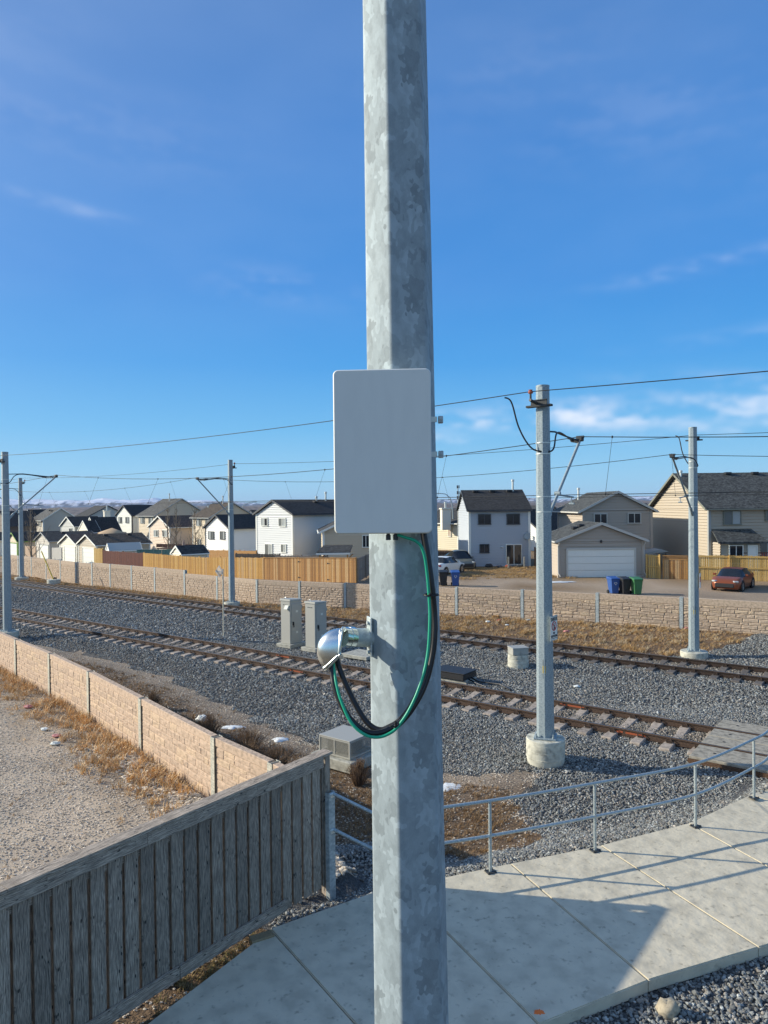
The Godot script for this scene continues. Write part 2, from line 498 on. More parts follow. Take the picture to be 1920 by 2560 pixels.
func far_land() -> void:
	# a plain out to the horizon, low ridges on it and a snowy range behind
	var b := MB.new()
	b.prism([Vector2(-6000, -150), Vector2(6000, -150), Vector2(6000, -5200), Vector2(-6000, -5200)], [-12, -12, -12, -12], [-6.2, -6.2, -6.2, -6.2])
	b.prism([Vector2(-900, 500), Vector2(900, 500), Vector2(900, -149), Vector2(-900, -149)], [-12, -12, -12, -12], [-6.0, -6.0, -6.0, -6.0])
	struct("plain", b, mat("plain", lin(.20, .15, .10), 1.0, 0, noise_tex("fields", 0.02, [[0.3, .55], [0.5, .85], [0.7, 1.0]]), Vector3.ONE * 0.004))
	for r in [[1500.0, 4.0, 11.0, .9], [2600.0, 6.0, 21.0, 1.7]]:
		var m := MB.new()
		m.sg = 1
		var rows := []
		for i in 121:
			var a := deg_to_rad(-46.0 + 92.0 * i / 120.0)
			var d: float = r[0]
			var t: float = clampf((rad_to_deg(a) + 46.0) / 92.0, 0, 1)
			var hh: float = lerpf(r[1], r[2], t) * (0.75 + 0.5 * nz.get_noise_2d(i * 0.9 * r[3], r[0])) - 2.0
			var dir := Vector3(sin(a), 0, -cos(a)) * d / cos(a)
			rows.append([dir * 0.9 + Vector3(0, -7, 0), dir * 0.96 + Vector3(0, hh * 0.55, 0), dir + Vector3(0, hh + 3.0, 0), dir * 1.1 + Vector3(0, -7, 0)])
		for i in 120:
			for k in 3:
				m.quad(rows[i][k], rows[i + 1][k], rows[i + 1][k + 1], rows[i][k + 1])
		struct("hills", m, mat("hills", lin(.17, .12, .09), 1.0, 0, tex["fields"], Vector3.ONE * 0.006), "structure", "low brown ridge on the horizon" if r[0] < 2000 else "far bluish ridge under the mountains")
	var q := SurfaceTool.new()
	q.begin(Mesh.PRIMITIVE_TRIANGLES)
	var f := FastNoiseLite.new(); f.seed = 4; f.fractal_type = FastNoiseLite.FRACTAL_RIDGED; f.fractal_octaves = 5; f.frequency = 1.0
	var N := 420; var M := 14
	var V := func(i: int, j: int) -> Vector3:
		var a := deg_to_rad(-42.0 + 84.0 * i / N)
		var t := float(j) / M
		var d := 4000.0 + 420.0 * t
		var deg := rad_to_deg(a)
		var env := lut([[-42.0, 42.0], [-30.0, 41.0], [-18.0, 40.0], [-15.0, 31.0], [-12.5, 24.0], [-9.0, 14.0], [0.0, 16.0], [10.0, 26.0], [16.0, 28.0], [42.0, 26.0]], deg)
		var rdg := 0.72 + 0.5 * f.get_noise_2d(deg * 0.11, t * 0.7) 
		return Vector3(sin(a) / cos(a) * d, -8.0 + 14.0 * t + env * 1.35 * rdg * sin(PI * 0.5 * minf(t * 1.25, 1.0)), -d)
	for i in N:
		for j in M:
			for p in [Vector2i(0, 0), Vector2i(1, 1), Vector2i(1, 0), Vector2i(0, 0), Vector2i(0, 1), Vector2i(1, 1)]:
				var v = V.call(i + p.x, j + p.y)
				q.set_smooth_group(0xFFFFFFFF)
				var snow := smoothstep(0.0, 0.25, f.get_noise_2d(v.x * 0.02, v.y * 0.16) + (v.y - 34.0) * 0.03)
				q.set_color(Color(.045, .06, .09).lerp(Color(.74, .77, .82), snow))
				q.add_vertex(v)
	q.generate_normals()
	var mm := mat("mountains", Color.WHITE, 0.95)
	mm.vertex_color_use_as_albedo = true
	struct("mountains", q.commit(), mm, "structure", "snow streaked mountain range on the horizon")


# ---------------------------------------------------------------- tracks
func track(n0: float, label: String, stop: float, concrete: Color, seed_: int, from: float, dark: float) -> void:
	var t := thing("rail_track", label, "railway track", Vector3.ZERO, TY, "tracks in the ballast")
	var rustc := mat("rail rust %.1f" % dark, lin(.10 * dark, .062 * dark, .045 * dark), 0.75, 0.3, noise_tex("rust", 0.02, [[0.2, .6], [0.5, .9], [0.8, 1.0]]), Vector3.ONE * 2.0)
	var head := mat("rail head", lin(.17, .15, .14), 0.42, 0.7)
	var clipm := mat("rail clip", lin(.045, .03, .024), 0.7, 0.4)
	var prof := [Vector2(.07, .0), Vector2(.07, .012), Vector2(.012, .03), Vector2(.009, .11), Vector2(.036, .125), Vector2(.036, .155), Vector2(.030, .162)]
	for sgn in [-1.0, 1.0]:
		var b := MB.new()
		var pts := []
		for p in prof: pts.append(Vector3(0, p.y, p.x))
		for i in range(prof.size() - 1, -1, -1): pts.append(Vector3(0, prof[i].y, -prof[i].x))
		var L := Vector3(stop - from, 0, 0)
		for i in pts.size():
			var a: Vector3 = pts[i]; var c: Vector3 = pts[(i + 1) % pts.size()]
			b.quad(a, a + L, c + L, c)
		var rail := part(t, "rail", b, rustc, Vector3(from, 0.02, n0 + sgn * 0.7525))
		var h := MB.new()
		h.box(Vector3((stop - from) / 2, 0.1635, 0.004 * -sgn), Vector3(stop - from, 0.004, 0.05))
		part(rail, "running_surface", h, head)
		for k in 2:
			var ox := MB.new()
			ox.box(Vector3.ZERO, Vector3(.5, .05, .006))
			ox.box(Vector3(.4, 0.0, 0), Vector3(.16, .05, .006))
			if n0 < 20: part(rail, "orange_paint_mark", ox, mat("orange paint", lin(.42, .10, .035), 0.8, 0, tex["rust"], Vector3.ONE * 6), Vector3([18.9, 7.0][k] - from + sgn * 1.1, .07, -.0125))
	var ties := []
	for v in 3:
		var b := MB.new()
		var sec := [[-1.27, .045, .13], [-1.24, .075, .135], [-1.0, .08, .135], [-.62, .085, .13], [-.42, .055, .12], [-.2, .025, .11], [.2, .025, .11], [.42, .055, .12], [.62, .085, .13], [1.0, .08, .135], [1.24, .075, .135], [1.27, .045, .13]]
		var rings := []
		for s in sec:
			var e := 0.004 * sin(v * 5.0 + s[0] * 9.0)
			rings.append([Vector3(-s[2] - .02, -.12, s[0]), Vector3(s[2] + .02, -.12, s[0]), Vector3(s[2], s[1] - .02 + e, s[0]), Vector3(s[2] - .02, s[1] + e, s[0]), Vector3(-s[2] + .02, s[1] + e, s[0]), Vector3(-s[2], s[1] - .02 + e, s[0])])
		for i in sec.size() - 1:
			for k in 6:
				b.quad(rings[i][k], rings[i + 1][k], rings[i + 1][(k + 1) % 6], rings[i][(k + 1) % 6])
		for e2 in [[0, -1], [sec.size() - 1, 1]]:
			var r: Array = rings[e2[0]]
			for k in range(1, 5):
				if e2[1] > 0: b.tri(r[0], r[k], r[k + 1])
				else: b.tri(r[0], r[k + 1], r[k])
		ties.append(b.done())
	var cb := MB.new()   # spring clip with its shoulder
	cb.box(Vector3(0, .02, .0), Vector3(.11, .04, .05))
	cb.tube([Vector3(-.05, .02, .03), Vector3(-.07, .06, -.01), Vector3(-.02, .09, -.05), Vector3(.03, .085, -.04), Vector3(.06, .05, .0), Vector3(.07, .03, .04)], .011, 6)
	var clip := cb.done()
	var r := RandomNumberGenerator.new(); r.seed = seed_
	var x := from + .3
	while x < stop:
		var v := r.randi_range(0, 2)
		var tone := r.randi_range(0, 2)
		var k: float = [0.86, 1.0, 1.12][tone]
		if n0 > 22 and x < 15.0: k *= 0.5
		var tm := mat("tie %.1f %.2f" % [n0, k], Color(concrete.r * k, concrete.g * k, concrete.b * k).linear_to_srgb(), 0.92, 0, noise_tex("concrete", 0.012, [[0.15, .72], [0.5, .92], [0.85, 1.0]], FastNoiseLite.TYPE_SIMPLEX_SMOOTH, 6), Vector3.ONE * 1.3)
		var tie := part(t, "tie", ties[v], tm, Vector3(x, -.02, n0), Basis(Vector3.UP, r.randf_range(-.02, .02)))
		if x < 46.0:
			for s in [-1.0, 1.0]:
				for side in [-1.0, 1.0]:
					part(tie, "clip", clip, clipm, Vector3(0, .085, s * .7525 + side * .1), Basis(Vector3.UP, 0.0 if side > 0 else PI))
		x += 0.692

func crossing() -> void:
	var t := thing("track_crossing", "grey concrete pedestrian crossing deck let into the near track", "crossing", Vector3.ZERO, TY)
	var m := mat("crossing concrete", lin(.36, .325, .28), 0.9, 0, tex["concrete"], Vector3.ONE * 0.9, noise_tex("concrete n", 0.03, [], FastNoiseLite.TYPE_SIMPLEX_SMOOTH, 6, 512, 0, true, 3), .5)
	for q in [[17.15, 18.09, .165], [18.26, 18.9, .17], [18.93, 19.57, .17], [19.76, 20.5, .168]]:
		for k in 3:
			var b := MB.new()
			var x1 := 4.36 - k * 2.42
			b.bevel(Vector3(x1 - 1.2, q[2] - .1, (q[0] + q[1]) / 2), Vector3(2.4, .2, q[1] - q[0]), .015)
			var p := part(t, "deck_panel", b, m)
			for e in [.45, 1.95]:
				var c := MB.new()
				c.lathe([Vector2(0, -.002), Vector2(.035, -.001), Vector2(.035, .003), Vector2(0, .003)].slice(0, 4), 10)
				part(p, "bolt", c, mat("dark steel", lin(.03, .03, .03), .6, .5), Vector3(x1 - e, q[2] + .002, (q[0] + q[1]) / 2))
	var a := MB.new()
	a.box(Vector3(.75, .045, 17.12), Vector3(7.26, .13, .03))
	part(t, "edge_angle", a, mat("rusty steel", lin(.16, .09, .055), .8, .3, tex["rust"], Vector3.ONE * 3))


# ---------------------------------------------------------------- stone faced walls
func stone_mesh(v: int) -> ArrayMesh:
	var r := RandomNumberGenerator.new(); r.seed = 70 + v
	var b := MB.new()
	var xs := [-.5, -.455, r.randf_range(-.2, 0.0), r.randf_range(.1, .25), .455, .5]; var yv := [-.5, -.37, r.randf_range(-.05, .15), .37, .5]
	var nx := xs.size() - 1; var ny := yv.size() - 1
	var g := []
	for j in ny + 1:
		var row := []
		for i in nx + 1:
			var ed := i == 0 or j == 0 or i == nx or j == ny
			row.append(Vector3(xs[i], yv[j], 0.1 if ed else r.randf_range(.55, 1.0)))
		g.append(row)
	for j in ny:
		for i in nx:
			b.quad(g[j][i], g[j][i + 1], g[j + 1][i + 1], g[j + 1][i])
	for i in nx:
		b.quad(Vector3(g[0][i].x, -.5, -.2), Vector3(g[0][i + 1].x, -.5, -.2), g[0][i + 1], g[0][i])
		b.quad(g[ny][i], g[ny][i + 1], Vector3(g[ny][i + 1].x, .5, -.2), Vector3(g[ny][i].x, .5, -.2))
	for j in ny:
		b.quad(Vector3(-.5, g[j][0].y, -.2), g[j][0], g[j + 1][0], Vector3(-.5, g[j + 1][0].y, -.2))
		b.quad(g[j][nx], Vector3(.5, g[j][nx].y, -.2), Vector3(.5, g[j + 1][nx].y, -.2), g[j + 1][nx])
	return b.done()

func stones_for(L: float, y0: float, y1: float, r: RandomNumberGenerator, rowh: float, sw: float) -> Array:
	var out := []
	var y := y0
	while y < y1 - 0.04:
		var h := minf(rowh * r.randf_range(.8, 1.2), y1 - y)
		if y1 - y - h < .06: h = y1 - y
		var x := -L / 2 + .02
		while x < L / 2 - .05:
			var w := minf(sw * r.randf_range(.45, 1.6), L / 2 - .02 - x)
			if L / 2 - .02 - x - w < .14: w = L / 2 - .02 - x
			if r.randf() < .22 and h > .1 and w > .25:
				out.append([x + w / 2, y + h * .25, w - .016, h * .5 - .014])
				out.append([x + w / 2, y + h * .75, w - .016, h * .5 - .014])
			else:
				out.append([x + w / 2, y + h / 2, w - .016, h - .016])
			x += w
		y += h
	return out

func wall(label: String, pts: Array, tops: Array, bases: Array, cap: float, facing: float, depth: float, single: Callable, seed_: int, rowh: float, sw: float, mk: String, c: Color, postc: Material, posth: float) -> void:
	var t := thing("stone_wall", label, "wall", Vector3.ZERO)
	var cm := mat(mk + " face", c, .92, 0, noise_tex("stone", 0.015, [[0.2, .78], [0.5, .94], [0.8, 1.0]], FastNoiseLite.TYPE_SIMPLEX_SMOOTH, 6), Vector3.ONE * 1.1, noise_tex("stone n", 0.06, [], FastNoiseLite.TYPE_SIMPLEX_SMOOTH, 5, 512, 0, true, 4), .8)
	var tones := []
	for k in [0.9, 0.97, 1.0, 1.05]:
		var lc := c.srgb_to_linear()
		tones.append(mat("%s stone %.2f" % [mk, k], Color(lc.r * k, lc.g * k, lc.b * k * (2.0 - k) if k > 1 else lc.b * k).linear_to_srgb(), .92, 0, tex["stone"], Vector3.ONE * 1.1, tex["stone n"], 1.0))
	var kinds := []
	for v in 5: kinds.append(stone_mesh(v))
	var r := RandomNumberGenerator.new(); r.seed = seed_
	for i in pts.size() - 1:
		var a: Vector3 = pts[i]; var b: Vector3 = pts[i + 1]
		var L := a.distance_to(b) - .14
		var dx := (b - a).normalized()
		if facing < 0: dx = -dx
		var bas := Basis(dx, Vector3.UP, dx.cross(Vector3.UP))
		var mid := (a + b) / 2
		var base: float = bases[mini(i, bases.size() - 1)]
		var H: float = tops[i] - base
		var pm := MB.new()
		pm.bevel(Vector3(0, H / 2, -.06), Vector3(L, H, .12), .012)
		pm.bevel(Vector3(0, H - cap / 2 + .002, -.055), Vector3(L - .004, cap, .155), .012)
		var kk: float = [.93, 1.0, .97, 1.04][r.randi_range(0, 3)]
		var lc := c.srgb_to_linear()
		var cmv := mat("%s panel %.2f" % [mk, kk], Color(lc.r * kk, lc.g * kk, lc.b * kk).linear_to_srgb(), .92, 0, tex["stone"], Vector3.ONE * 1.1, tex["stone n"], .8)
		var panel := part(t, "panel", pm, cmv, Vector3(mid.x, base, mid.z), bas)
		var list := stones_for(L, .03, H - cap - .01, r, rowh, sw)
		if single.call(i):
			for s in list:
				part(panel, "stone", kinds[r.randi_range(0, 4)], tones[r.randi_range(0, 3)], Vector3(s[0], s[1], 0), Basis.from_scale(Vector3(s[2], s[3], depth * r.randf_range(.7, 1.3))))
		else:
			var where := []; var cols := []
			for s in list:
				where.append(Transform3D(Basis.from_scale(Vector3(s[2], s[3], depth * r.randf_range(.7, 1.3))), Vector3(s[0], s[1], 0)))
				cols.append(Color.WHITE)
			swarm(panel, "stone", kinds[i % 5], tones[2], where, cols)
	for i in pts.size():
		var base: float = minf(bases[mini(i, bases.size() - 1)], bases[clampi(i - 1, 0, bases.size() - 1)])
		var top: float = maxf(tops[mini(i, tops.size() - 1)], tops[maxi(i - 1, 0)]) + posth
		var dx: Vector3 = (pts[mini(i + 1, pts.size() - 1)] - pts[maxi(i - 1, 0)]).normalized()
		if facing < 0: dx = -dx
		var bas := Basis(dx, Vector3.UP, dx.cross(Vector3.UP))
		var b := MB.new()
		var h := top - base
		b.box(Vector3(0, h / 2, .035), Vector3(.15, h, .012))
		b.box(Vector3(0, h / 2, -.15), Vector3(.15, h, .012))
		b.box(Vector3(0, h / 2, -.057), Vector3(.012, h - .004, .17))
		part(t, "post", b, postc, Vector3(pts[i].x, base, pts[i].z), bas)


# ---------------------------------------------------------------- houses
func siding(b: MB, o: Vector3, dx: Vector3, L: float, y0: float, y1: float, apex: float, course := .2) -> void:
	# lap siding; above y1 the wall narrows to a gable that ends at apex
	var nrm := Vector3(-dx.z, 0, dx.x) * -1.0
	nrm = dx.cross(Vector3.UP)
	var y := y0
	while y < maxf(y1, apex) - .01:
		var t: float = minf(y + course, y1 if y < y1 else apex)
		var e0 := 0.0; var e1 := 0.0
		if y >= y1 - .001: e0 = (y - y1) / (apex - y1) * L / 2
		if t > y1 + .001: e1 = (t - y1) / (apex - y1) * L / 2
		var a := o + dx * e0 + Vector3.UP * y
		var c := o + dx * (L - e0) + Vector3.UP * y
		var d := o + dx * (L - e1) + Vector3.UP * t
		var f := o + dx * e1 + Vector3.UP * t
		var k := nrm * .085
		b.quad(a + k, c + k, d + nrm * .003, f + nrm * .003)
		b.quad(a, c, c + k, a + k)
		y = t

func gable_roof(called: String, parent: Node, L: float, W: float, eave: float, ridge: float, m: Material, trim: Material, oe := .4, og := .3) -> MeshInstance3D:
	# in its own axes: the ridge along x from 0 to L, the span along z from 0 to -W
	var sl := (ridge - eave) / (W / 2)
	var b := MB.new()
	var th := .14
	for s in [0.0, 1.0]:
		var ze := oe if s == 0.0 else -W - oe
		var e := Vector3(0, eave - sl * oe + .05, ze)
		var r := Vector3(0, ridge + .05, -W / 2)
		var x0 := Vector3(-og, 0, 0); var x1 := Vector3(L + og, 0, 0)
		var up := Vector3(0, th, 0)
		if s == 0.0: b.hexa([e + x0, e + x1, r + x1, r + x0, e + x0 + up, e + x1 + up, r + x1 + up, r + x0 + up])
		else: b.hexa([r + x0, r + x1, e + x1, e + x0, r + x0 + up, r + x1 + up, e + x1 + up, e + x0 + up])
	var roof := part(parent, called, b, m)
	var f := MB.new()
	for x in [-og - .012, L + og + .012]:
		for s in [oe, -W - oe]:
			var e := Vector3(x, eave - sl * oe + .04, s); var r := Vector3(x, ridge + .04, -W / 2)
			var up := Vector3(0, .17, 0); var q := Vector3(.012, 0, 0); var dn := Vector3(0, -.03, 0)
			if s > 0: f.hexa([e - q + dn, e + q + dn, r + q + dn, r - q + dn, e - q + up, e + q + up, r + q + up, r - q + up])
			else: f.hexa([r - q + dn, r + q + dn, e + q + dn, e - q + dn, r - q + up, r + q + up, e + q + up, e - q + up])
	part(roof, "fascia", f, trim)
	for s in [oe + .06, -W - oe - .06]:
		var g := MB.new()
		g.bevel(Vector3(L / 2, eave - sl * oe + .08, s), Vector3(L + 2 * og, .12, .11), .02)
		part(roof, "gutter", g, trim)
	return roof

func window_on(parent: Node, bas: Basis, o: Vector3, q: Array, trim: Material, panes: Array, called := "window") -> void:
	var w: float = q[2] - q[0]; var h: float = q[3] - q[1]
	var c: Vector3 = o + bas.z * .03 + bas.x * ((q[0] + q[2]) / 2) + Vector3.UP * ((q[1] + q[3]) / 2)
	var b := MB.new()
	var t := .065
	b.box(Vector3(0, h / 2 - t / 2, .06), Vector3(w, t, .13)); b.box(Vector3(0, -h / 2 + t / 2, .07), Vector3(w + .06, t, .15))
	for s in [-1.0, 1.0]: b.box(Vector3(s * (w / 2 - t / 2), 0, .06), Vector3(t, h - 2 * t, .13))
	if panes.size() == 2: b.box(Vector3(0, 0, .058), Vector3(t * .9, h - 2 * t, .115))
	var f := part(parent, called, b, trim, c, bas)
	for k in panes.size():
		var g := MB.new()
		var pw := (w - 2 * t) / panes.size()
		g.box(Vector3(-w / 2 + t + pw * (k + .5), 0, .078 if k else .088), Vector3(pw - .01, h - 2 * t - .004, .012))
		part(f, "pane", g, panes[k])

func garage_door(parent: Node, bas: Basis, o: Vector3, q: Array, m: Material, trim: Material, rows := 4, cols := 0) -> void:
	var w: float = q[2] - q[0]; var h: float = q[3] - q[1]
	var c: Vector3 = o + bas.z * .03 + bas.x * ((q[0] + q[2]) / 2) + Vector3.UP * q[1]
	var fr := MB.new()
	for s in [-1.0, 1.0]: fr.box(Vector3(s * (w / 2 + .06), h / 2 + .05, .06), Vector3(.12, h + .1, .13))
	fr.box(Vector3(0, h + .06, .062), Vector3(w + .24, .12, .13))
	var d := part(parent, "garage_door", fr, trim, c, bas)
	for k in rows:
		var b := MB.new()
		b.bevel(Vector3(0, h / rows * (k + .5), .04), Vector3(w, h / rows - .016, .07), .008)
		if cols:
			for i in cols:
				b.bevel(Vector3(-w / 2 + w / cols * (i + .5), h / rows * (k + .5), .074), Vector3(w / cols - .14, h / rows - .16, .012), .005)
		part(d, "panel", b, m)

func house(called: String, label: String, cat: String, d: Dictionary) -> Node3D:
	var yaw := deg_to_rad(90.0 - d.b)
	var o := thing(called, label, cat, Vector3(d.c[0], d.base, d.c[1]), yaw, d.get("group", ""))
	var LA: float = d.LA; var LB: float = d.LB
	var ev: float = d.eave - d.base; var rg: float = d.ridge - d.base
	var wm: Material = d.wall
	var gA: bool = d.gable == "A"
	var trim: Material = d.trim
	var w := MB.new()
	var crs: float = d.get("course", .24)
	siding(w, Vector3(0, 0, 0), Vector3(1, 0, 0), LB, 0, ev, ev if gA else rg, crs)
	siding(w, Vector3(LB, 0, 0), Vector3(0, 0, -1), LA, 0, ev, rg if gA else ev, crs)
	siding(w, Vector3(LB, 0, -LA), Vector3(-1, 0, 0), LB, 0, ev, ev if gA else rg, crs)
	siding(w, Vector3(0, 0, -LA), Vector3(0, 0, 1), LA, 0, ev, rg if gA else ev, crs)
	var wall_ := part(o, "wall", w, wm)
	var ct := MB.new()
	for p in [Vector3(0, 0, 0), Vector3(LB, 0, 0), Vector3(0, 0, -LA)]:
		ct.box(p + Vector3(0, ev / 2, 0), Vector3(.2, ev - .01, .2))
	part(wall_, "corner_trim", ct, d.get("corner", trim))
	var roof: MeshInstance3D
	if gA: roof = gable_roof("roof", o, LB, LA, ev, rg, d.roof, trim, d.get("oe", .4), d.get("og", .3))
	else:
		roof = gable_roof("roof", o, LA, LB, ev, rg, d.roof, trim, d.get("oe", .4), d.get("og", .3))
		roof.transform = Transform3D(Basis(Vector3.UP, PI / 2), Vector3(LB, 0, 0))
	var AB := Basis(Vector3(0, 0, 1), Vector3.UP, Vector3(-1, 0, 0))
	var BB := Basis.IDENTITY
	var k := 0
	var glass: Array = d.get("glass", [mats["glass dark"], mats["glass curtain"]])
	for q in d.get("winA", []):
		# distances run from the corner away, so they are mirrored along the wall's own axis
		window_on(o, AB, Vector3.ZERO, [-q[2], q[1] - d.base, -q[0], q[3] - d.base], trim, glass if k % 2 == 0 else [glass[1], glass[0]])
		k += 1
	for q in d.get("winB", []):
		window_on(o, BB, Vector3.ZERO, [q[0], q[1] - d.base, q[2], q[3] - d.base], trim, glass if k % 2 == 0 else [glass[0], glass[0]])
		k += 1
	for q in d.get("doorA", []): garage_door(o, AB, Vector3.ZERO, [-q[2], q[1] - d.base, -q[0], q[3] - d.base], d.get("door", mats["white paint"]), trim)
	for q in d.get("doorB", []): garage_door(o, BB, Vector3.ZERO, [q[0], q[1] - d.base, q[2], q[3] - d.base], d.get("door", mats["white paint"]), trim, 4, 8)
	for v in d.get("vents", []):   # [share along the ridge, share down the slope, side]
		var L: float = LB if gA else LA
		var W: float = LA if gA else LB
		var y: float = lerpf(rg, ev, v[1]) + .28
		var z: float = -W / 2 + v[2] * W / 2 * v[1]
		var m := MB.new()
		m.bevel(Vector3(L * v[0], y, z), Vector3(.55, .22, .45), .04)
		part(roof, "vent", m, mats["black plastic"])
	for v in d.get("flues", []):   # [share along, share down, side, height]
		var L: float = LB if gA else LA
		var W: float = LA if gA else LB
		var y: float = lerpf(rg, ev, v[1])
		var z: float = -W / 2 + v[2] * W / 2 * v[1]
		var m := MB.new()
		m.lathe([Vector2(0.1, -.2), Vector2(.1, v[3]), Vector2(.15, v[3]), Vector2(.15, v[3] + .18), Vector2(.02, v[3] + .22)], 10, Vector3(L * v[0], y, z))
		part(roof, "flue", m, mats["flue steel"])
	return o


# ---------------------------------------------------------------- board fences
func fence(called: String, label: String, a: Vector3, b: Vector3, h: float, ms: Array, bw: float, singly: bool, group := "", rails_front := false, postm: Material = null, cap := false) -> Node3D:
	var dx := Vector3(b.x - a.x, 0, b.z - a.z)
	var L := dx.length()
	dx = dx.normalized()
	var o := thing(called, label, "fence", a, atan2(-dx.z, dx.x), group)
	var slope := (b.y - a.y) / L
	var r := RandomNumberGenerator.new(); r.seed = hash(label)
	var n := int(L / bw)
	var bm := MB.new()
	bm.bevel(Vector3(0, .5, 0), Vector3(bw - .012, 1, .02), .004)
	var mesh := bm.done()
	var where := []; var cols := []
	for i in n:
		var x := (i + .5) * L / n
		var hh := h * r.randf_range(.985, 1.01)
		var t := Transform3D(Basis.from_scale(Vector3(1, hh, 1)), Vector3(x, slope * x, (.0 if i % 2 else .006)))
		if singly: part(o, "board", mesh, ms[r.randi_range(0, ms.size() - 1)], t.origin, t.basis)
		else:
			var v := r.randf_range(.75, 1.15)
			where.append(t); cols.append(Color(v, v, v))
	if not singly: swarm(o, "boards", mesh, ms[0], where, cols)
	var pm: Material = postm if postm else ms[0]
	var sz := .05 if rails_front else -.05
	for y in ([.3, h * .55, h - .25] if not rails_front else [h * .5, h - .1]):
		var q := MB.new()
		q.hexa([Vector3(0, y - .045, sz + .02), Vector3(L, y - .045 + slope * L, sz + .02), Vector3(L, y - .045 + slope * L, sz - .02), Vector3(0, y - .045, sz - .02), Vector3(0, y + .045, sz + .02), Vector3(L, y + .045 + slope * L, sz + .02), Vector3(L, y + .045 + slope * L, sz - .02), Vector3(0, y + .045, sz - .02)])
		part(o, "rail", q, pm)
	if cap:
		var q := MB.new()
		var y := h + .015
		q.hexa([Vector3(0, y - .018, .06), Vector3(L, y - .018 + slope * L, .06), Vector3(L, y - .018 + slope * L, -.08), Vector3(0, y - .018, -.08), Vector3(0, y + .018, .06), Vector3(L, y + .018 + slope * L, .06), Vector3(L, y + .018 + slope * L, -.08), Vector3(0, y + .018, -.08)])
		part(o, "cap_rail", q, pm)
	var np := maxi(1, int(L / 2.4))
	for i in np + 1:
		var q := MB.new()
		q.bevel(Vector3(0, h / 2 + .02, sz * 2.0), Vector3(.1, h + .08, .1), .01)
		var x := clampf(L * i / np, .06, L - .06)
		part(o, "post", q, pm, Vector3(x, slope * x, 0))
	return o


# ---------------------------------------------------------------- poles and wires
func octagon(b: MB, r0: float, r1: float, y0: float, y1: float, turn: float, sides := 8) -> void:
	# a tapered shaft with softened corners; r is the radius to the flats
	var rings := []
	for yy in [[y0, r0], [y1, r1]]:
		var ring := []
		for k in sides:
			var R: float = yy[1] / cos(PI / sides)
			for e in [-1.0, 0.0, 1.0]:
				var a: float = turn + TAU * (k + .5) / sides + e * .035
				var rr: float = R * (1.0 if e == 0.0 else .992)
				ring.append(Vector3(cos(a) * rr, yy[0], -sin(a) * rr))
		rings.append(ring)
	var m: int = rings[0].size()
	for k in m:
		b.sg = -1
		b.quad(rings[0][k], rings[0][(k + 1) % m], rings[1][(k + 1) % m], rings[1][k])
	for k in range(1, m - 1): b.tri(rings[1][0], rings[1][k], rings[1][k + 1])

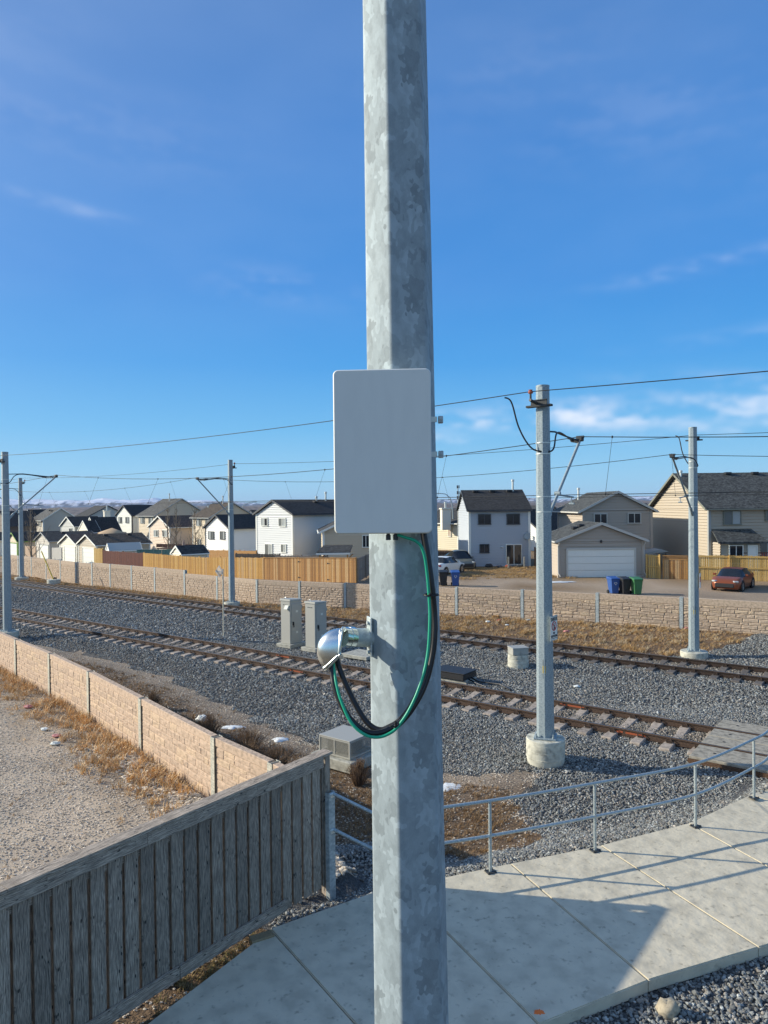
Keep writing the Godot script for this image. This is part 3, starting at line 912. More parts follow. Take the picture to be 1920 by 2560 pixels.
func line_pole(label: String, at: Vector3, top: float, arm_dir: float, arm: float, fr: float, fh: float, turn: float, sign_ := false) -> Node3D:
	# at: the top of the foundation; arm_dir +1 when the arm reaches across the tracks away from the camera
	var t := thing("catenary_pole", label, "overhead line pole", at, TY, "steel poles of the overhead line")
	var gm: Material = mats["galvanized"]
	var H := top - at.y
	var f := MB.new()
	f.lathe([Vector2(fr * .80, -fh - .3), Vector2(fr * .95, -fh * .95), Vector2(fr * .995, -fh * .7), Vector2(fr * 1.0, -.02), Vector2(fr * .975, 0), Vector2(0, 0)], 32, Vector3.ZERO, Basis.IDENTITY)
	for k in 3: f.lathe([Vector2(fr * .99, -fh * .28 * (k + .6) - .008), Vector2(fr * 1.008, -fh * .28 * (k + .6)), Vector2(fr * .99, -fh * .28 * (k + .6) + .008)], 32)
	part(t, "foundation", f, mats["foundation concrete"])
	var pl := MB.new()
	pl.bevel(Vector3(0, .022, 0), Vector3(.5, .04, .5), .008, Basis(Vector3.UP, .35))
	var plate := part(t, "base_plate", pl, gm)
	for k in 4:
		var b := MB.new()
		b.lathe([Vector2(.03, .042), Vector2(.03, .075), Vector2(.016, .075), Vector2(.016, .13), Vector2(0, .13)], 6)
		part(plate, "anchor_bolt", b, gm, Basis(Vector3.UP, .35) * Vector3(.19 * (1 if k % 2 else -1), 0, .19 * (1 if k > 1 else -1)))
	var s := MB.new()
	octagon(s, .185, .14, .042, H, turn)
	s.lathe([Vector2(.155, H - .02), Vector2(.155, H + .02), Vector2(0, H + .03)], 8, Vector3.ZERO, Basis(Vector3.UP, turn + PI / 8))
	part(t, "shaft", s, gm)
	# straps
	for y in [5.55 + .6 - at.y, 5.2 + .6 - at.y, H - 1.55, H - 1.3]:
		var q := MB.new()
		q.lathe([Vector2(.163, y - .012), Vector2(.172, y - .012), Vector2(.172, y + .012), Vector2(.163, y + .012)], 8, Vector3.ZERO, Basis(Vector3.UP, turn + PI / 8))
		part(t, "band", q, mats["bright steel"])
	var dk: Material = mats["dark fitting"]
	var tipy := 7.6 - at.y
	var base := Vector3(0, 5.6 - at.y, arm_dir * .18)
	var tip := Vector3(0, tipy, arm_dir * arm)
	var st := MB.new()
	st.bar(base, tip, .035, 10)
	st.bar(base + Vector3(0, -.12, -arm_dir * .06), base + (tip - base) * .08, .055, 8)
	part(t, "strut", st, gm)
	var tie := MB.new()
	tie.tube([Vector3(0, tipy + .06, arm_dir * .16), Vector3(.05, tipy + .1, arm_dir * arm * .35), Vector3(.03, tipy + .02, arm_dir * arm * .7), tip + Vector3(0, -.03, -arm_dir * .1)], .022, 6)
	tie.bar(tip + Vector3(0, -.02, -arm_dir * .75), tip + Vector3(0, 0, -arm_dir * .1), .02, 6)
	part(t, "tie_rod", tie, dk)
	var ins := MB.new()
	for k in 4: ins.bar(tip + Vector3(0, -.05, -arm_dir * (.2 + k * .1)), tip + Vector3(0, -.05, -arm_dir * (.22 + k * .1)), .05, 8)
	ins.bevel(tip + Vector3(0, .02, 0), Vector3(.16, .12, .14), .02)
	ins.bar(tip + Vector3(-.1, .07, 0), tip + Vector3(.1, .07, 0), .035, 8)
	part(t, "insulator", ins, dk)
	var rg := MB.new()
	var on := base + (tip - base) * .3
	rg.bar(on, on + Vector3(0, -.06, arm_dir * .95), .022, 8)
	rg.bar(on + Vector3(-.07, .03, 0), on + Vector3(.07, .03, 0), .05, 8)
	rg.bar(on + Vector3(0, -.05, arm_dir * .82), on + Vector3(0, -.2, arm_dir * .84), .014, 6)
	rg.bevel(on + Vector3(0, -.22, arm_dir * .84), Vector3(.14, .05, .05), .01)
	part(t, "registration_arm", rg, gm)
	var br := MB.new()
	var fy := H - .45
	br.bevel(Vector3(0, fy - .02, -arm_dir * .19), Vector3(.62, .05, .12), .01)
	br.bevel(Vector3(0, fy + .05, -arm_dir * .2), Vector3(.4, .16, .02), .004)
	br.bar(Vector3(.05, fy + .04, -arm_dir * .2), Vector3(.1, fy + .1, -arm_dir * .45), .035, 8)
	br.bar(Vector3(.1, fy + .1, -arm_dir * .42), Vector3(.1, fy + .24, -arm_dir * .42), .025, 8)
	part(t, "feeder_bracket", br, mats["dark fitting"])
	var ir := MB.new()
	ir.lathe([Vector2(0, -.05), Vector2(.05, -.03), Vector2(.06, 0), Vector2(.04, .03), Vector2(.05, .05), Vector2(0, .06)], 10, Vector3(.1, fy + .28, -arm_dir * .42))
	part(t, "feeder_insulator", ir, mats["insulator red"])
	var jp := MB.new()
	jp.tube(smooth_path([Vector3(.75, fy + .22, -arm_dir * .42), Vector3(.6, fy + .1, -arm_dir * .38), Vector3(.45, fy - .5, -arm_dir * .3), Vector3(.2, fy - .95, -arm_dir * .22), Vector3(-.05, fy - 1.05, -arm_dir * .12), Vector3(-.2, fy - 1.0, arm_dir * .1), Vector3(-.1, tipy + .06, arm_dir * .6), tip + Vector3(0, -.06, -arm_dir * .5)]), .02, 6)
	part(t, "jumper_cable", jp, mats["cable black"])
	return t

func wire(label: String, pts: Array, r: float, group: String, lower := [], nd := 0) -> void:
	# through the given points, with the sag already in them
	var t := thing("overhead_wire", label, "wire", Vector3.ZERO, 0.0, group)
	var b := MB.new()
	b.tube(pts, r, 5, false)
	part(t, "strand", b, mats["wire"])
	if lower:
		for k in nd:
			var s := (k + .5) / nd
			var d := MB.new()
			var A := along(pts, s); var B := along(lower, s)
			d.bar(A, B, r * .45, 4)
			part(t, "dropper", d, mats["wire"])
			var c := MB.new()
			c.bevel(A, Vector3(.035, .06, .035), .006); c.bevel(B, Vector3(.035, .05, .035), .006)
			part(t, "clamp", c, mats["dark fitting"])

func smooth_path(pts: Array, step := .08) -> Array:
	var cv := Curve3D.new()
	for i in pts.size():
		var t: Vector3 = (pts[mini(i + 1, pts.size() - 1)] - pts[maxi(i - 1, 0)]) * .18
		cv.add_point(pts[i], -t, t)
	cv.bake_interval = step
	return Array(cv.get_baked_points())

func along(pts: Array, s: float) -> Vector3:
	var f := s * (pts.size() - 1)
	var i := mini(int(f), pts.size() - 2)
	return (pts[i] as Vector3).lerp(pts[i + 1], f - i)

func span(a: Vector3, b: Vector3, sag: float, n := 16) -> Array:
	var out := []
	for i in n + 1:
		var s := float(i) / n
		out.append(a.lerp(b, s) - Vector3.UP * sag * 4.0 * s * (1.0 - s))
	return out


# ---------------------------------------------------------------- vehicles
func car(label: String, at: Vector3, yaw: float, paint: Material, L: float, W: float, H: float, hatch: bool) -> Node3D:
	# nose towards +x
	var t := thing("parked_car", label, "car", at, yaw, "")
	var hl := L / 2
	# stations: x, sill y, belt y, roof y, half width, roof half width, glass row flag
	var S := []
	if hatch:
		S = [[-hl, .42, .78, .80, .62, .5], [-hl + .12, .26, .92, .96, .78, .6], [-hl + .5, .2, .98, 1.16, .88, .60], [-hl + 1.05, .2, .97, 1.33, .90, .60], [-.25, .2, .93, H, .90, .60], [.35, .2, .90, H - .05, .90, .60], [1.15, .2, .88, .90, .89, .66], [1.6, .2, .82, .84, .88, .6], [hl - .25, .22, .72, .74, .80, .5], [hl - .06, .26, .62, .63, .66, .4], [hl, .3, .56, .57, .56, .3]]
	else:
		S = [[-hl, .45, .80, .82, .62, .5], [-hl + .1, .26, .95, .97, .78, .6], [-hl + .75, .2, .97, 1.0, .86, .62], [-hl + 1.35, .2, .95, H - .05, .87, .58], [-.2, .2, .92, H, .87, .58], [.35, .2, .9, H - .05, .87, .58], [1.05, .2, .88, .90, .86, .64], [1.55, .2, .82, .84, .85, .6], [hl - .25, .22, .74, .76, .79, .5], [hl - .05, .26, .64, .65, .66, .4], [hl, .3, .56, .57, .56, .3]]
	var ws := W / 1.8
	var rows := []
	for s in S:
		var hw: float = s[4] * ws; var rw: float = s[5] * ws
		rows.append([Vector3(s[0], s[1], hw * .92), Vector3(s[0], (s[1] + s[2]) * .5, hw * 1.0), Vector3(s[0], s[2], hw * .96), Vector3(s[0], lerpf(s[2], s[3], .93), rw), Vector3(s[0], s[3], rw * .5), Vector3(s[0], s[3] + .005, 0)])
	var body := MB.new(); var side := MB.new(); var shield := MB.new(); var rear := MB.new()
	for i in S.size() - 1:
		for k in 5:
			var to := body
			var tall0: bool = S[i][3] - S[i][2] > .14
			var tall1: bool = S[i + 1][3] - S[i + 1][2] > .14
			if k == 2 and tall0 and tall1: to = side
			elif k >= 2 and tall0 and not tall1: to = shield
			elif k >= 2 and tall1 and not tall0: to = rear
			to.sg = 1
			for m in [1.0, -1.0]:
				var F := Vector3(1, 1, m)
				var a: Vector3 = rows[i][k] * F; var b: Vector3 = rows[i + 1][k] * F; var c: Vector3 = rows[i + 1][k + 1] * F; var d: Vector3 = rows[i][k + 1] * F
				if m > 0: to.quad(a, b, c, d)
				else: to.quad(b, a, d, c)
	body.sg = -1
	for e in [0, S.size() - 1]:
		for k in 5:
			for m in [1.0, -1.0]:
				var F := Vector3(1, 1, m)
				body.quad(rows[e][k] * F, rows[e][k] * Vector3(1, 1, 0), rows[e][k + 1] * Vector3(1, 1, 0), rows[e][k + 1] * F)
	body.box(Vector3(0, .22, 0), Vector3(L * .9, .08, W * .8))
	part(t, "body", body, paint)
	part(t, "side_window", side, mats["car glass"])
	part(t, "windscreen", shield, mats["car glass"])
	part(t, "rear_window", rear, mats["car glass"])
	for x in [-hl + .8, hl - .85]:
		for s in [-1.0, 1.0]:
			var w := MB.new()
			var bz := Basis(Vector3.RIGHT, PI / 2 * s)
			w.lathe([Vector2(.2, -.1), Vector2(.31, -.1), Vector2(.335, -.06), Vector2(.335, .07), Vector2(.31, .1), Vector2(.22, .1)], 20, Vector3.ZERO, bz, false)
			var wh := part(t, "wheel", w, mats["tyre"], Vector3(x, .33, s * (W / 2 - .1)))
			var r := MB.new()
			r.lathe([Vector2(.225, .08), Vector2(.225, .095), Vector2(.19, .095), Vector2(.19, .05), Vector2(0, .05)], 20, Vector3.ZERO, bz)
			for k in 5: r.box(bz * Vector3(cos(TAU * k / 5) * .1, .075, sin(TAU * k / 5) * .1), Vector3(.2, .05, .03), Basis(Vector3.BACK, -TAU * k / 5 if s > 0 else TAU * k / 5))
			part(wh, "rim", r, mats["rim steel"])
			var ar := MB.new()
			ar.lathe([Vector2(.34, .108), Vector2(.39, .112), Vector2(.39, .06)], 20, Vector3.ZERO, bz)
			part(wh, "arch", ar, mats["black plastic"])
	for s in [-1.0, 1.0]:
		var h := MB.new()
		h.bevel(Vector3(hl - .2, .66, s * W * .34), Vector3(.3, .12, .3), .04, Basis(Vector3.UP, -s * .55))
		part(t, "headlight", h, mats["lamp glass"])
		var tl := MB.new()
		tl.bevel(Vector3(-hl + .1, .82, s * W * .36), Vector3(.14, .16, .28), .03, Basis(Vector3.UP, s * .4))
		part(t, "tail_light", tl, mats["tail red"])
		var mi := MB.new()
		mi.bevel(Vector3(.62, .98, s * (W / 2 + .06)), Vector3(.12, .13, .2), .03)
		part(t, "mirror", mi, paint)
	var gr := MB.new()
	gr.bevel(Vector3(hl - .035, .42, 0), Vector3(.12, .26, W * .62), .03)
	part(t, "grille", gr, mats["black plastic"])
	var bp := MB.new()
	bp.bevel(Vector3(-hl + .06, .5, 0), Vector3(.14, .16, W * .7), .03)
	part(t, "bumper", bp, paint)
	return t

func bin(label: String, at: Vector3, yaw: float, m: Material, group: String) -> void:
	var t := thing("wheelie_bin", label, "bin", at, yaw, group)
	var b := MB.new()
	b.hexa([Vector3(-.2, .06, .24), Vector3(.2, .06, .24), Vector3(.2, .06, -.2), Vector3(-.2, .06, -.2), Vector3(-.28, .95, .32), Vector3(.28, .95, .32), Vector3(.28, .95, -.32), Vector3(-.28, .95, -.32)])
	b.bevel(Vector3(0, .93, 0), Vector3(.61, .06, .7), .015)
	b.bevel(Vector3(0, .52, .285), Vector3(.2, .3, .02), .006)
	part(t, "body", b, m)
	if label.begins_with("blue") or label.begins_with("lone blue"):
		var rm := MB.new()
		for k in 3:
			var a := TAU * k / 3.0 + .5
			rm.box(Vector3(cos(a) * .07, .68 + sin(a) * .07, .315), Vector3(.1, .03, .012), Basis(Vector3.BACK, a + PI / 2))
		part(t, "recycling_mark", rm, mats["white paint"])
	var l := MB.new()
	l.hexa([Vector3(-.31, .965, .37), Vector3(.31, .965, .37), Vector3(.31, .965, -.35), Vector3(-.31, .965, -.35), Vector3(-.27, 1.0, .33), Vector3(.27, 1.0, .33), Vector3(.29, 1.08, -.33), Vector3(-.29, 1.08, -.33)])
	part(t, "lid", l, m)
	var h := MB.new()
	h.bar(Vector3(-.24, .98, -.4), Vector3(.24, .98, -.4), .018)
	for s in [-1.0, 1.0]: h.bar(Vector3(s * .2, .93, -.32), Vector3(s * .2, .98, -.4), .018)
	part(t, "handle", h, m)
	for s in [-1.0, 1.0]:
		var w := MB.new()
		w.lathe([Vector2(0, -.03), Vector2(.12, -.03), Vector2(.12, .03), Vector2(0, .03)], 14, Vector3(s * .25, .12, -.24), Basis(Vector3.BACK, PI / 2))
		part(t, "wheel", w, mats["tyre"])

func bare_tree(label: String, at: Vector3, h: float, spread: float, seed_: int) -> void:
	var t := thing("bare_tree", label, "tree", at)
	var r := RandomNumberGenerator.new(); r.seed = seed_
	var tr := MB.new(); var cr := MB.new()
	var pts := []; var rad := []
	for i in 7:
		var s := i / 6.0
		pts.append(Vector3(r.randf_range(-.06, .06), h * s, r.randf_range(-.06, .06))); rad.append(lerpf(.11, .02, s))
	tr.tube(pts, rad, 6)
	part(t, "trunk", tr, mats["bark"])
	for i in 34:
		var s := r.randf_range(.15, .95)
		var p := along(pts, s)
		var a := r.randf() * TAU
		var L := spread * (1.15 - s) * r.randf_range(.5, 1.2)
		var d := Vector3(cos(a) * .5, 1.0, sin(a) * .5).normalized()
		var q := p + d * L * .6 + Vector3(cos(a), 0, sin(a)) * L * .2
		var e := q + Vector3(d.x * .6, 1, d.z * .6).normalized() * L * .6
		cr.tube([p, q, e], [.034, .024, .01], 4, false)
		for k in 3:
			var u2 := q.lerp(e, r.randf()); var a2 := r.randf() * TAU
			cr.tube([u2, u2 + Vector3(cos(a2) * .4, .8, sin(a2) * .4) * L * .35], [.016, .007], 3, false)
	part(t, "branches", cr, mats["bark"])

func shrub(label: String, at: Vector3, w: float, h: float, seed_: int) -> void:
	var t := thing("bare_shrub", label, "shrub", at, 0.0, "")
	var r := RandomNumberGenerator.new(); r.seed = seed_
	for k in 3:
		var b := MB.new()
		for i in 70:
			var a := r.randf() * TAU; var s := r.randf()
			var o := Vector3(cos(a), 0, sin(a)) * s * w * .18
			var e := Vector3(cos(a) * s * w * .55 + r.randf_range(-.05, .05), h * (1.15 - .5 * s * s) * r.randf_range(.6, 1.05), sin(a) * s * w * .55)
			var m := o.lerp(e, .5) + Vector3(r.randf_range(-.04, .04), .05, r.randf_range(-.04, .04))
			b.tube([o, m, e], [.007, .005, .002], 3, false)
			for q in 2:
				var v := m.lerp(e, r.randf())
				b.tube([v, v + Vector3(r.randf_range(-.1, .1), r.randf_range(.03, .13), r.randf_range(-.1, .1))], [.004, .0015], 3, false)
		part(t, "twigs", b, mats["twig %d" % k])


# ---------------------------------------------------------------- small builders
func cabinet(label: String, u: float, n: float, group: String) -> void:
	var t := thing("signal_cabinet", label, "electrical cabinet", tp(u, n, .0), TY, group)
	var m: Material = mats["cabinet steel"]
	var pd := MB.new(); pd.bevel(Vector3(0, .0, 0), Vector3(.86, .16, 1.0), .015)
	part(t, "plinth", pd, mats["pale concrete"])
	var b := MB.new(); b.bevel(Vector3(0, 1.0, 0), Vector3(.56, 1.84, .72), .012)
	part(t, "body", b, m)
	var tp_ := MB.new(); tp_.hexa([Vector3(-.31, 1.92, .39), Vector3(.31, 1.92, .39), Vector3(.31, 1.92, -.39), Vector3(-.31, 1.92, -.39), Vector3(-.3, 1.95, .38), Vector3(.3, 1.95, .38), Vector3(.3, 2.0, -.38), Vector3(-.3, 2.0, -.38)])
	part(t, "top", tp_, m)
	# the door is on the side that looks along the tracks towards the camera's right (-x)
	var d := MB.new(); d.bevel(Vector3(-.288, .99, 0.02), Vector3(.02, 1.62, .6), .006)
	var door := part(t, "door", d, m)
	for y in [.35, 1.62]:
		var h := MB.new(); h.bevel(Vector3(-.3, y, .34), Vector3(.03, .12, .05), .006)
		part(door, "hinge", h, m)
	var hd := MB.new(); hd.bevel(Vector3(-.31, .95, -.2), Vector3(.05, .16, .06), .012); hd.bevel(Vector3(-.335, .9, -.18), Vector3(.02, .22, .04), .006)
	part(door, "handle", hd, mats["black plastic"])
	for y in [.55, 1.45]:
		var lb := MB.new(); lb.box(Vector3(-.3, y, .04), Vector3(.004, .09, .12))
		part(door, "label_plate", lb, mats["label white"])
	var ey := MB.new()
	ey.tube([Vector3(.12, 1.95, -.3), Vector3(.12, 2.04, -.3), Vector3(.06, 2.07, -.3), Vector3(.0, 2.04, -.3), Vector3(.0, 1.95, -.3)], .014, 6)
	part(t, "lifting_eye", ey, mats["bright steel"])
	var hl := MB.new()
	for k in 3: hl.box(Vector3(-.1 + .1 * k, 1.75, -.365), Vector3(.05, .03, .01))
	part(t, "vent_slot", hl, mats["dark fitting"])

func galvanized_rail(label: String, posts: Array, path: Array, caps: Array) -> void:
	var t := thing("steel_railing", label, "railing", Vector3.ZERO)
	var gm: Material = mats["galvanized rail"]
	for p in posts:
		var b := MB.new()
		b.bar(Vector3(0, -.25 if p.y < .5 else 0.0, 0), Vector3(0, p[3] if p is Array else 1.06, 0), .024, 12)
		var o := part(t, "post", b, gm, p)
		var f := MB.new()
		f.bevel(Vector3(0, .007, 0), Vector3(.15, .014, .13), .004, Basis(Vector3.UP, .4))
		for s in [Vector3(-.055, .018, -.045), Vector3(.055, .018, -.045), Vector3(-.055, .018, .045), Vector3(.055, .018, .045)]: f.bar(Basis(Vector3.UP, .4) * s - Vector3(0, .01, 0), Basis(Vector3.UP, .4) * s + Vector3(0, .014, 0), .012, 6)
		part(o, "foot_plate", f, mats["dark fitting"])
	for h in [0.0, -.52]:
		var pts := []
		for p in path: pts.append(p + Vector3.UP * h)
		# smooth
		var cv := Curve3D.new()
		for i in pts.size():
			var tan_: Vector3 = (pts[mini(i + 1, pts.size() - 1)] - pts[maxi(i - 1, 0)]) * (.16 if i not in caps else .0)
			cv.add_point(pts[i], -tan_, tan_)
		cv.bake_interval = .12
		var b := MB.new()
		b.tube(Array(cv.get_baked_points()), .0235, 12)
		part(t, "top_rail" if h == 0.0 else "middle_rail", b, gm)

func scrap(called: String, label: String, cat: String, at: Vector3, size: Vector3, m: Material, seed_: int, group := "") -> void:
	# a crumpled or rounded little thing
	var r := RandomNumberGenerator.new(); r.seed = seed_
	var b := MB.new()
	var nx := 9; var ny := 6
	var g := []
	for j in ny + 1:
		var row := []
		for i in nx:
			var a := TAU * i / nx; var e := PI * (float(j) / ny - .5)
			var k := r.randf_range(.75, 1.1) if j > 0 and j < ny else 1.0
			row.append(Vector3(cos(a) * cos(e) * k, sin(e) * k * (1.0 if j > 0 and j < ny else .8), -sin(a) * cos(e) * k) * size)
		g.append(row)
	b.sg = 1 if called == "boulder" else -1
	for j in ny:
		for i in nx: b.quad(g[j][i], g[j][(i + 1) % nx], g[j + 1][(i + 1) % nx], g[j + 1][i])
	var o := part(self, called, b, m, at)
	tag(o, label, cat, group)

func ragged(called: String, label: String, cat: String, at: Vector3, size: Vector3, m: Material, seed_: int) -> void:
	# a thin patch with a torn outline
	var r := RandomNumberGenerator.new(); r.seed = seed_
	var b := MB.new()
	b.sg = 1
	var N := 30
	var rim := []; var mid := []
	for i in N:
		var a := TAU * i / N
		var k := 1.0 + .55 * nf.get_noise_2d(cos(a) * 1.4 + seed_, sin(a) * 1.4) + .3 * nf.get_noise_2d(cos(a) * 5.0, sin(a) * 5.0 + seed_) + r.randf_range(-.06, .06)
		var d := Vector3(cos(a) * size.x, 0, -sin(a) * size.z) * maxf(k, .2)
		rim.append(d + Vector3(0, -.01, 0))
		mid.append(d * .8 + Vector3(0, size.y * r.randf_range(.5, 1.0), 0))
	for i in N:
		b.quad(rim[i], rim[(i + 1) % N], mid[(i + 1) % N], mid[i])
		b.tri(mid[i], mid[(i + 1) % N], Vector3(0, size.y, 0))
	var o := part(self, called, b, m, at)
	tag(o, label, cat)

func text_part(parent: Node, called: String, s: String, h: float, m: Material, at: Vector3, bas := Basis.IDENTITY, wmax := 9.0) -> void:
	var t := TextMesh.new()
	var f := SystemFont.new(); f.font_names = PackedStringArray(["Droid Sans"]); f.font_weight = 700
	t.font = f
	t.text = s
	t.font_size = 32
	t.pixel_size = h / 23.0
	t.depth = .003
	t.curve_step = 2.0
	var w := t.get_aabb().size.x
	var k := minf(1.0, wmax / maxf(w, .001))
	part(parent, called, t, m, at, bas * Basis.from_scale(Vector3(k, 1, 1)))

func rock_mesh(v: int) -> ArrayMesh:
	var r := RandomNumberGenerator.new(); r.seed = 300 + v
	var s := SphereMesh.new()
	var ph := (1.0 + sqrt(5.0)) / 2.0
	var P := [Vector3(-1, ph, 0), Vector3(1, ph, 0), Vector3(-1, -ph, 0), Vector3(1, -ph, 0), Vector3(0, -1, ph), Vector3(0, 1, ph), Vector3(0, -1, -ph), Vector3(0, 1, -ph), Vector3(ph, 0, -1), Vector3(ph, 0, 1), Vector3(-ph, 0, -1), Vector3(-ph, 0, 1)]
	var F := [[0, 11, 5], [0, 5, 1], [0, 1, 7], [0, 7, 10], [0, 10, 11], [1, 5, 9], [5, 11, 4], [11, 10, 2], [10, 7, 6], [7, 1, 8], [3, 9, 4], [3, 4, 2], [3, 2, 6], [3, 6, 8], [3, 8, 9], [4, 9, 5], [2, 4, 11], [6, 2, 10], [8, 6, 7], [9, 8, 1]]
	for i in 12:
		P[i] = P[i].normalized() * r.randf_range(.62, 1.15)
		P[i].y *= .78
	# a few flat cleavage faces
	for k in 4:
		var nn := Vector3(r.randf_range(-1, 1), r.randf_range(-.6, 1), r.randf_range(-1, 1)).normalized()
		for i in 12:
			var d: float = P[i].dot(nn)
			if d > .58: P[i] -= nn * (d - .58)
	var b := MB.new()
	for f in F: b.tri(P[f[0]], P[f[1]], P[f[2]])
	return b.done()

func in_view(p: Vector3, margin := 1.12) -> bool:
	var z := -p.z
	if z < 1.0: return false
	return absf(p.x) < (z * .541 + .3) * margin and p.y - 6.0 > -z * .73 * margin - .3

func scatter_rocks() -> void:
	var r := RandomNumberGenerator.new(); r.seed = 21
	var m := mat("ballast stone", Color.WHITE, .88)
	m.vertex_color_use_as_albedo = true
	var sets := [[], [], [], []]; var cols := [[], [], [], []]
	var al := [[], []]; var alc := [[], []]
	var cs := .5
	var u := -6.0
	while u < 64.0:
		var n := -3.0
		while n < 37.0:
			var c := tp(u + cs / 2, n + cs / 2)
			var d := -c.z
			if in_view(c) and d > 2.0 and n < lut(WALL_FAR, u) - .1:
				var zz := zone(u + cs / 2, n + cs / 2)
				var dens := 0.0
				if zz == "ballast": dens = 780.0 if d < 13 else (620.0 if d < 21 else (300.0 if d < 32 else (110.0 if d < 46 else 45.0)))
				elif zz == "alley": dens = 420.0 if d < 17 else (260.0 if d < 24 else 60.0)
				elif n < 17.0: dens = 110.0
				else: dens = 5.0
				var cnt := int(dens * cs * cs + r.randf())
				for i in cnt:
					var pu := u + r.randf() * cs; var pn := n + r.randf() * cs
					var z2 := zone(pu, pn)
					if pn < lut(EDGE, pu) + .06 and pu < 7.0 and slab_at(tp(pu, pn)): continue
					var p := tp(pu, pn, hgt(pu, pn))
					var g := r.randf()
					if z2 == "ballast":
						var s := r.randf_range(.017, .035) * (1.0 if d < 20 else (1.25 if d < 32 else 1.8))
						if r.randf() < .06: s *= 1.35
						var k := r.randf_range(.105, .30) if g < .87 else r.randf_range(.30, .52)
						var b := Basis.from_euler(Vector3(r.randf_range(-.7, .7), r.randf() * TAU, r.randf_range(-.7, .7))).scaled(Vector3.ONE * s)
						b = b * Basis.from_scale(Vector3(r.randf_range(.8, 1.5), r.randf_range(.7, 1.0), r.randf_range(.75, 1.1)))
						var rail := minf(absf(pn - 18.915), absf(pn - 26.9))
						var tint := Color(1, 1, 1).lerp(Color(1.02, .80, .62), .55 * (1.0 - smoothstep(.55, 1.15, rail)))
						var q := r.randi_range(0, 3)
						sets[q].append(Transform3D(b, p + Vector3.UP * s * .35))
						cols[q].append(tint * Color(k * .97, k, k * .90) if r.randf() < .75 else tint * Color(k * 1.1, k, k * .82))
					elif z2 == "alley" or n < 17.0:
						var s := r.randf_range(.008, .022)
						var near := lut(WALL_NEAR, pu) - pn
						if z2 == "alley" and near < 1.1 - .5 * r.randf() and pu < 16.0: s *= r.randf_range(1.6, 3.0)
						var k := r.randf_range(.30, .80)
						var q := r.randi_range(0, 1)
						al[q].append(Transform3D(Basis.from_euler(Vector3(r.randf() * .5, r.randf() * TAU, 0)).scaled(Vector3(s * 1.4, s * .9, s)), p + Vector3.UP * s * .3))
						alc[q].append(Color(k * 1.08, k * .93, k * .70))
			n += cs
		u += cs
	for q in 4:
		var o := swarm(self, "ballast_stones", rock_mesh(q), m, sets[q], cols[q])
		tag(o, "loose angular grey ballast stones covering the track bed", "gravel", "ballast stones")
	for q in 2:
		var o := swarm(self, "pebbles", rock_mesh(9 + q), m, al[q], alc[q])
		tag(o, "small tan pebbles strewn over the alley and the dirt strip", "pebbles", "loose pebbles")

func tuft_mesh(v: int) -> ArrayMesh:
	var r := RandomNumberGenerator.new(); r.seed = 500 + v
	var b := MB.new()
	for i in 11:
		var a := r.randf() * TAU
		var o := Vector3(r.randf_range(-.3, .3), 0, r.randf_range(-.3, .3))
		var lean := r.randf_range(.2, 1.0)
		var h := r.randf_range(.5, 1.0)
		var s := Vector3(-sin(a), 0, cos(a)) * .035
		var md := o + Vector3(cos(a) * lean * .3, h * .65, sin(a) * lean * .3)
		var e := o + Vector3(cos(a) * lean * .85, h, sin(a) * lean * .85)
		b.quad(o - s, o + s, md + s * .8, md - s * .8)
		b.tri(md - s * .8, md + s * .8, e)
	return b.done()

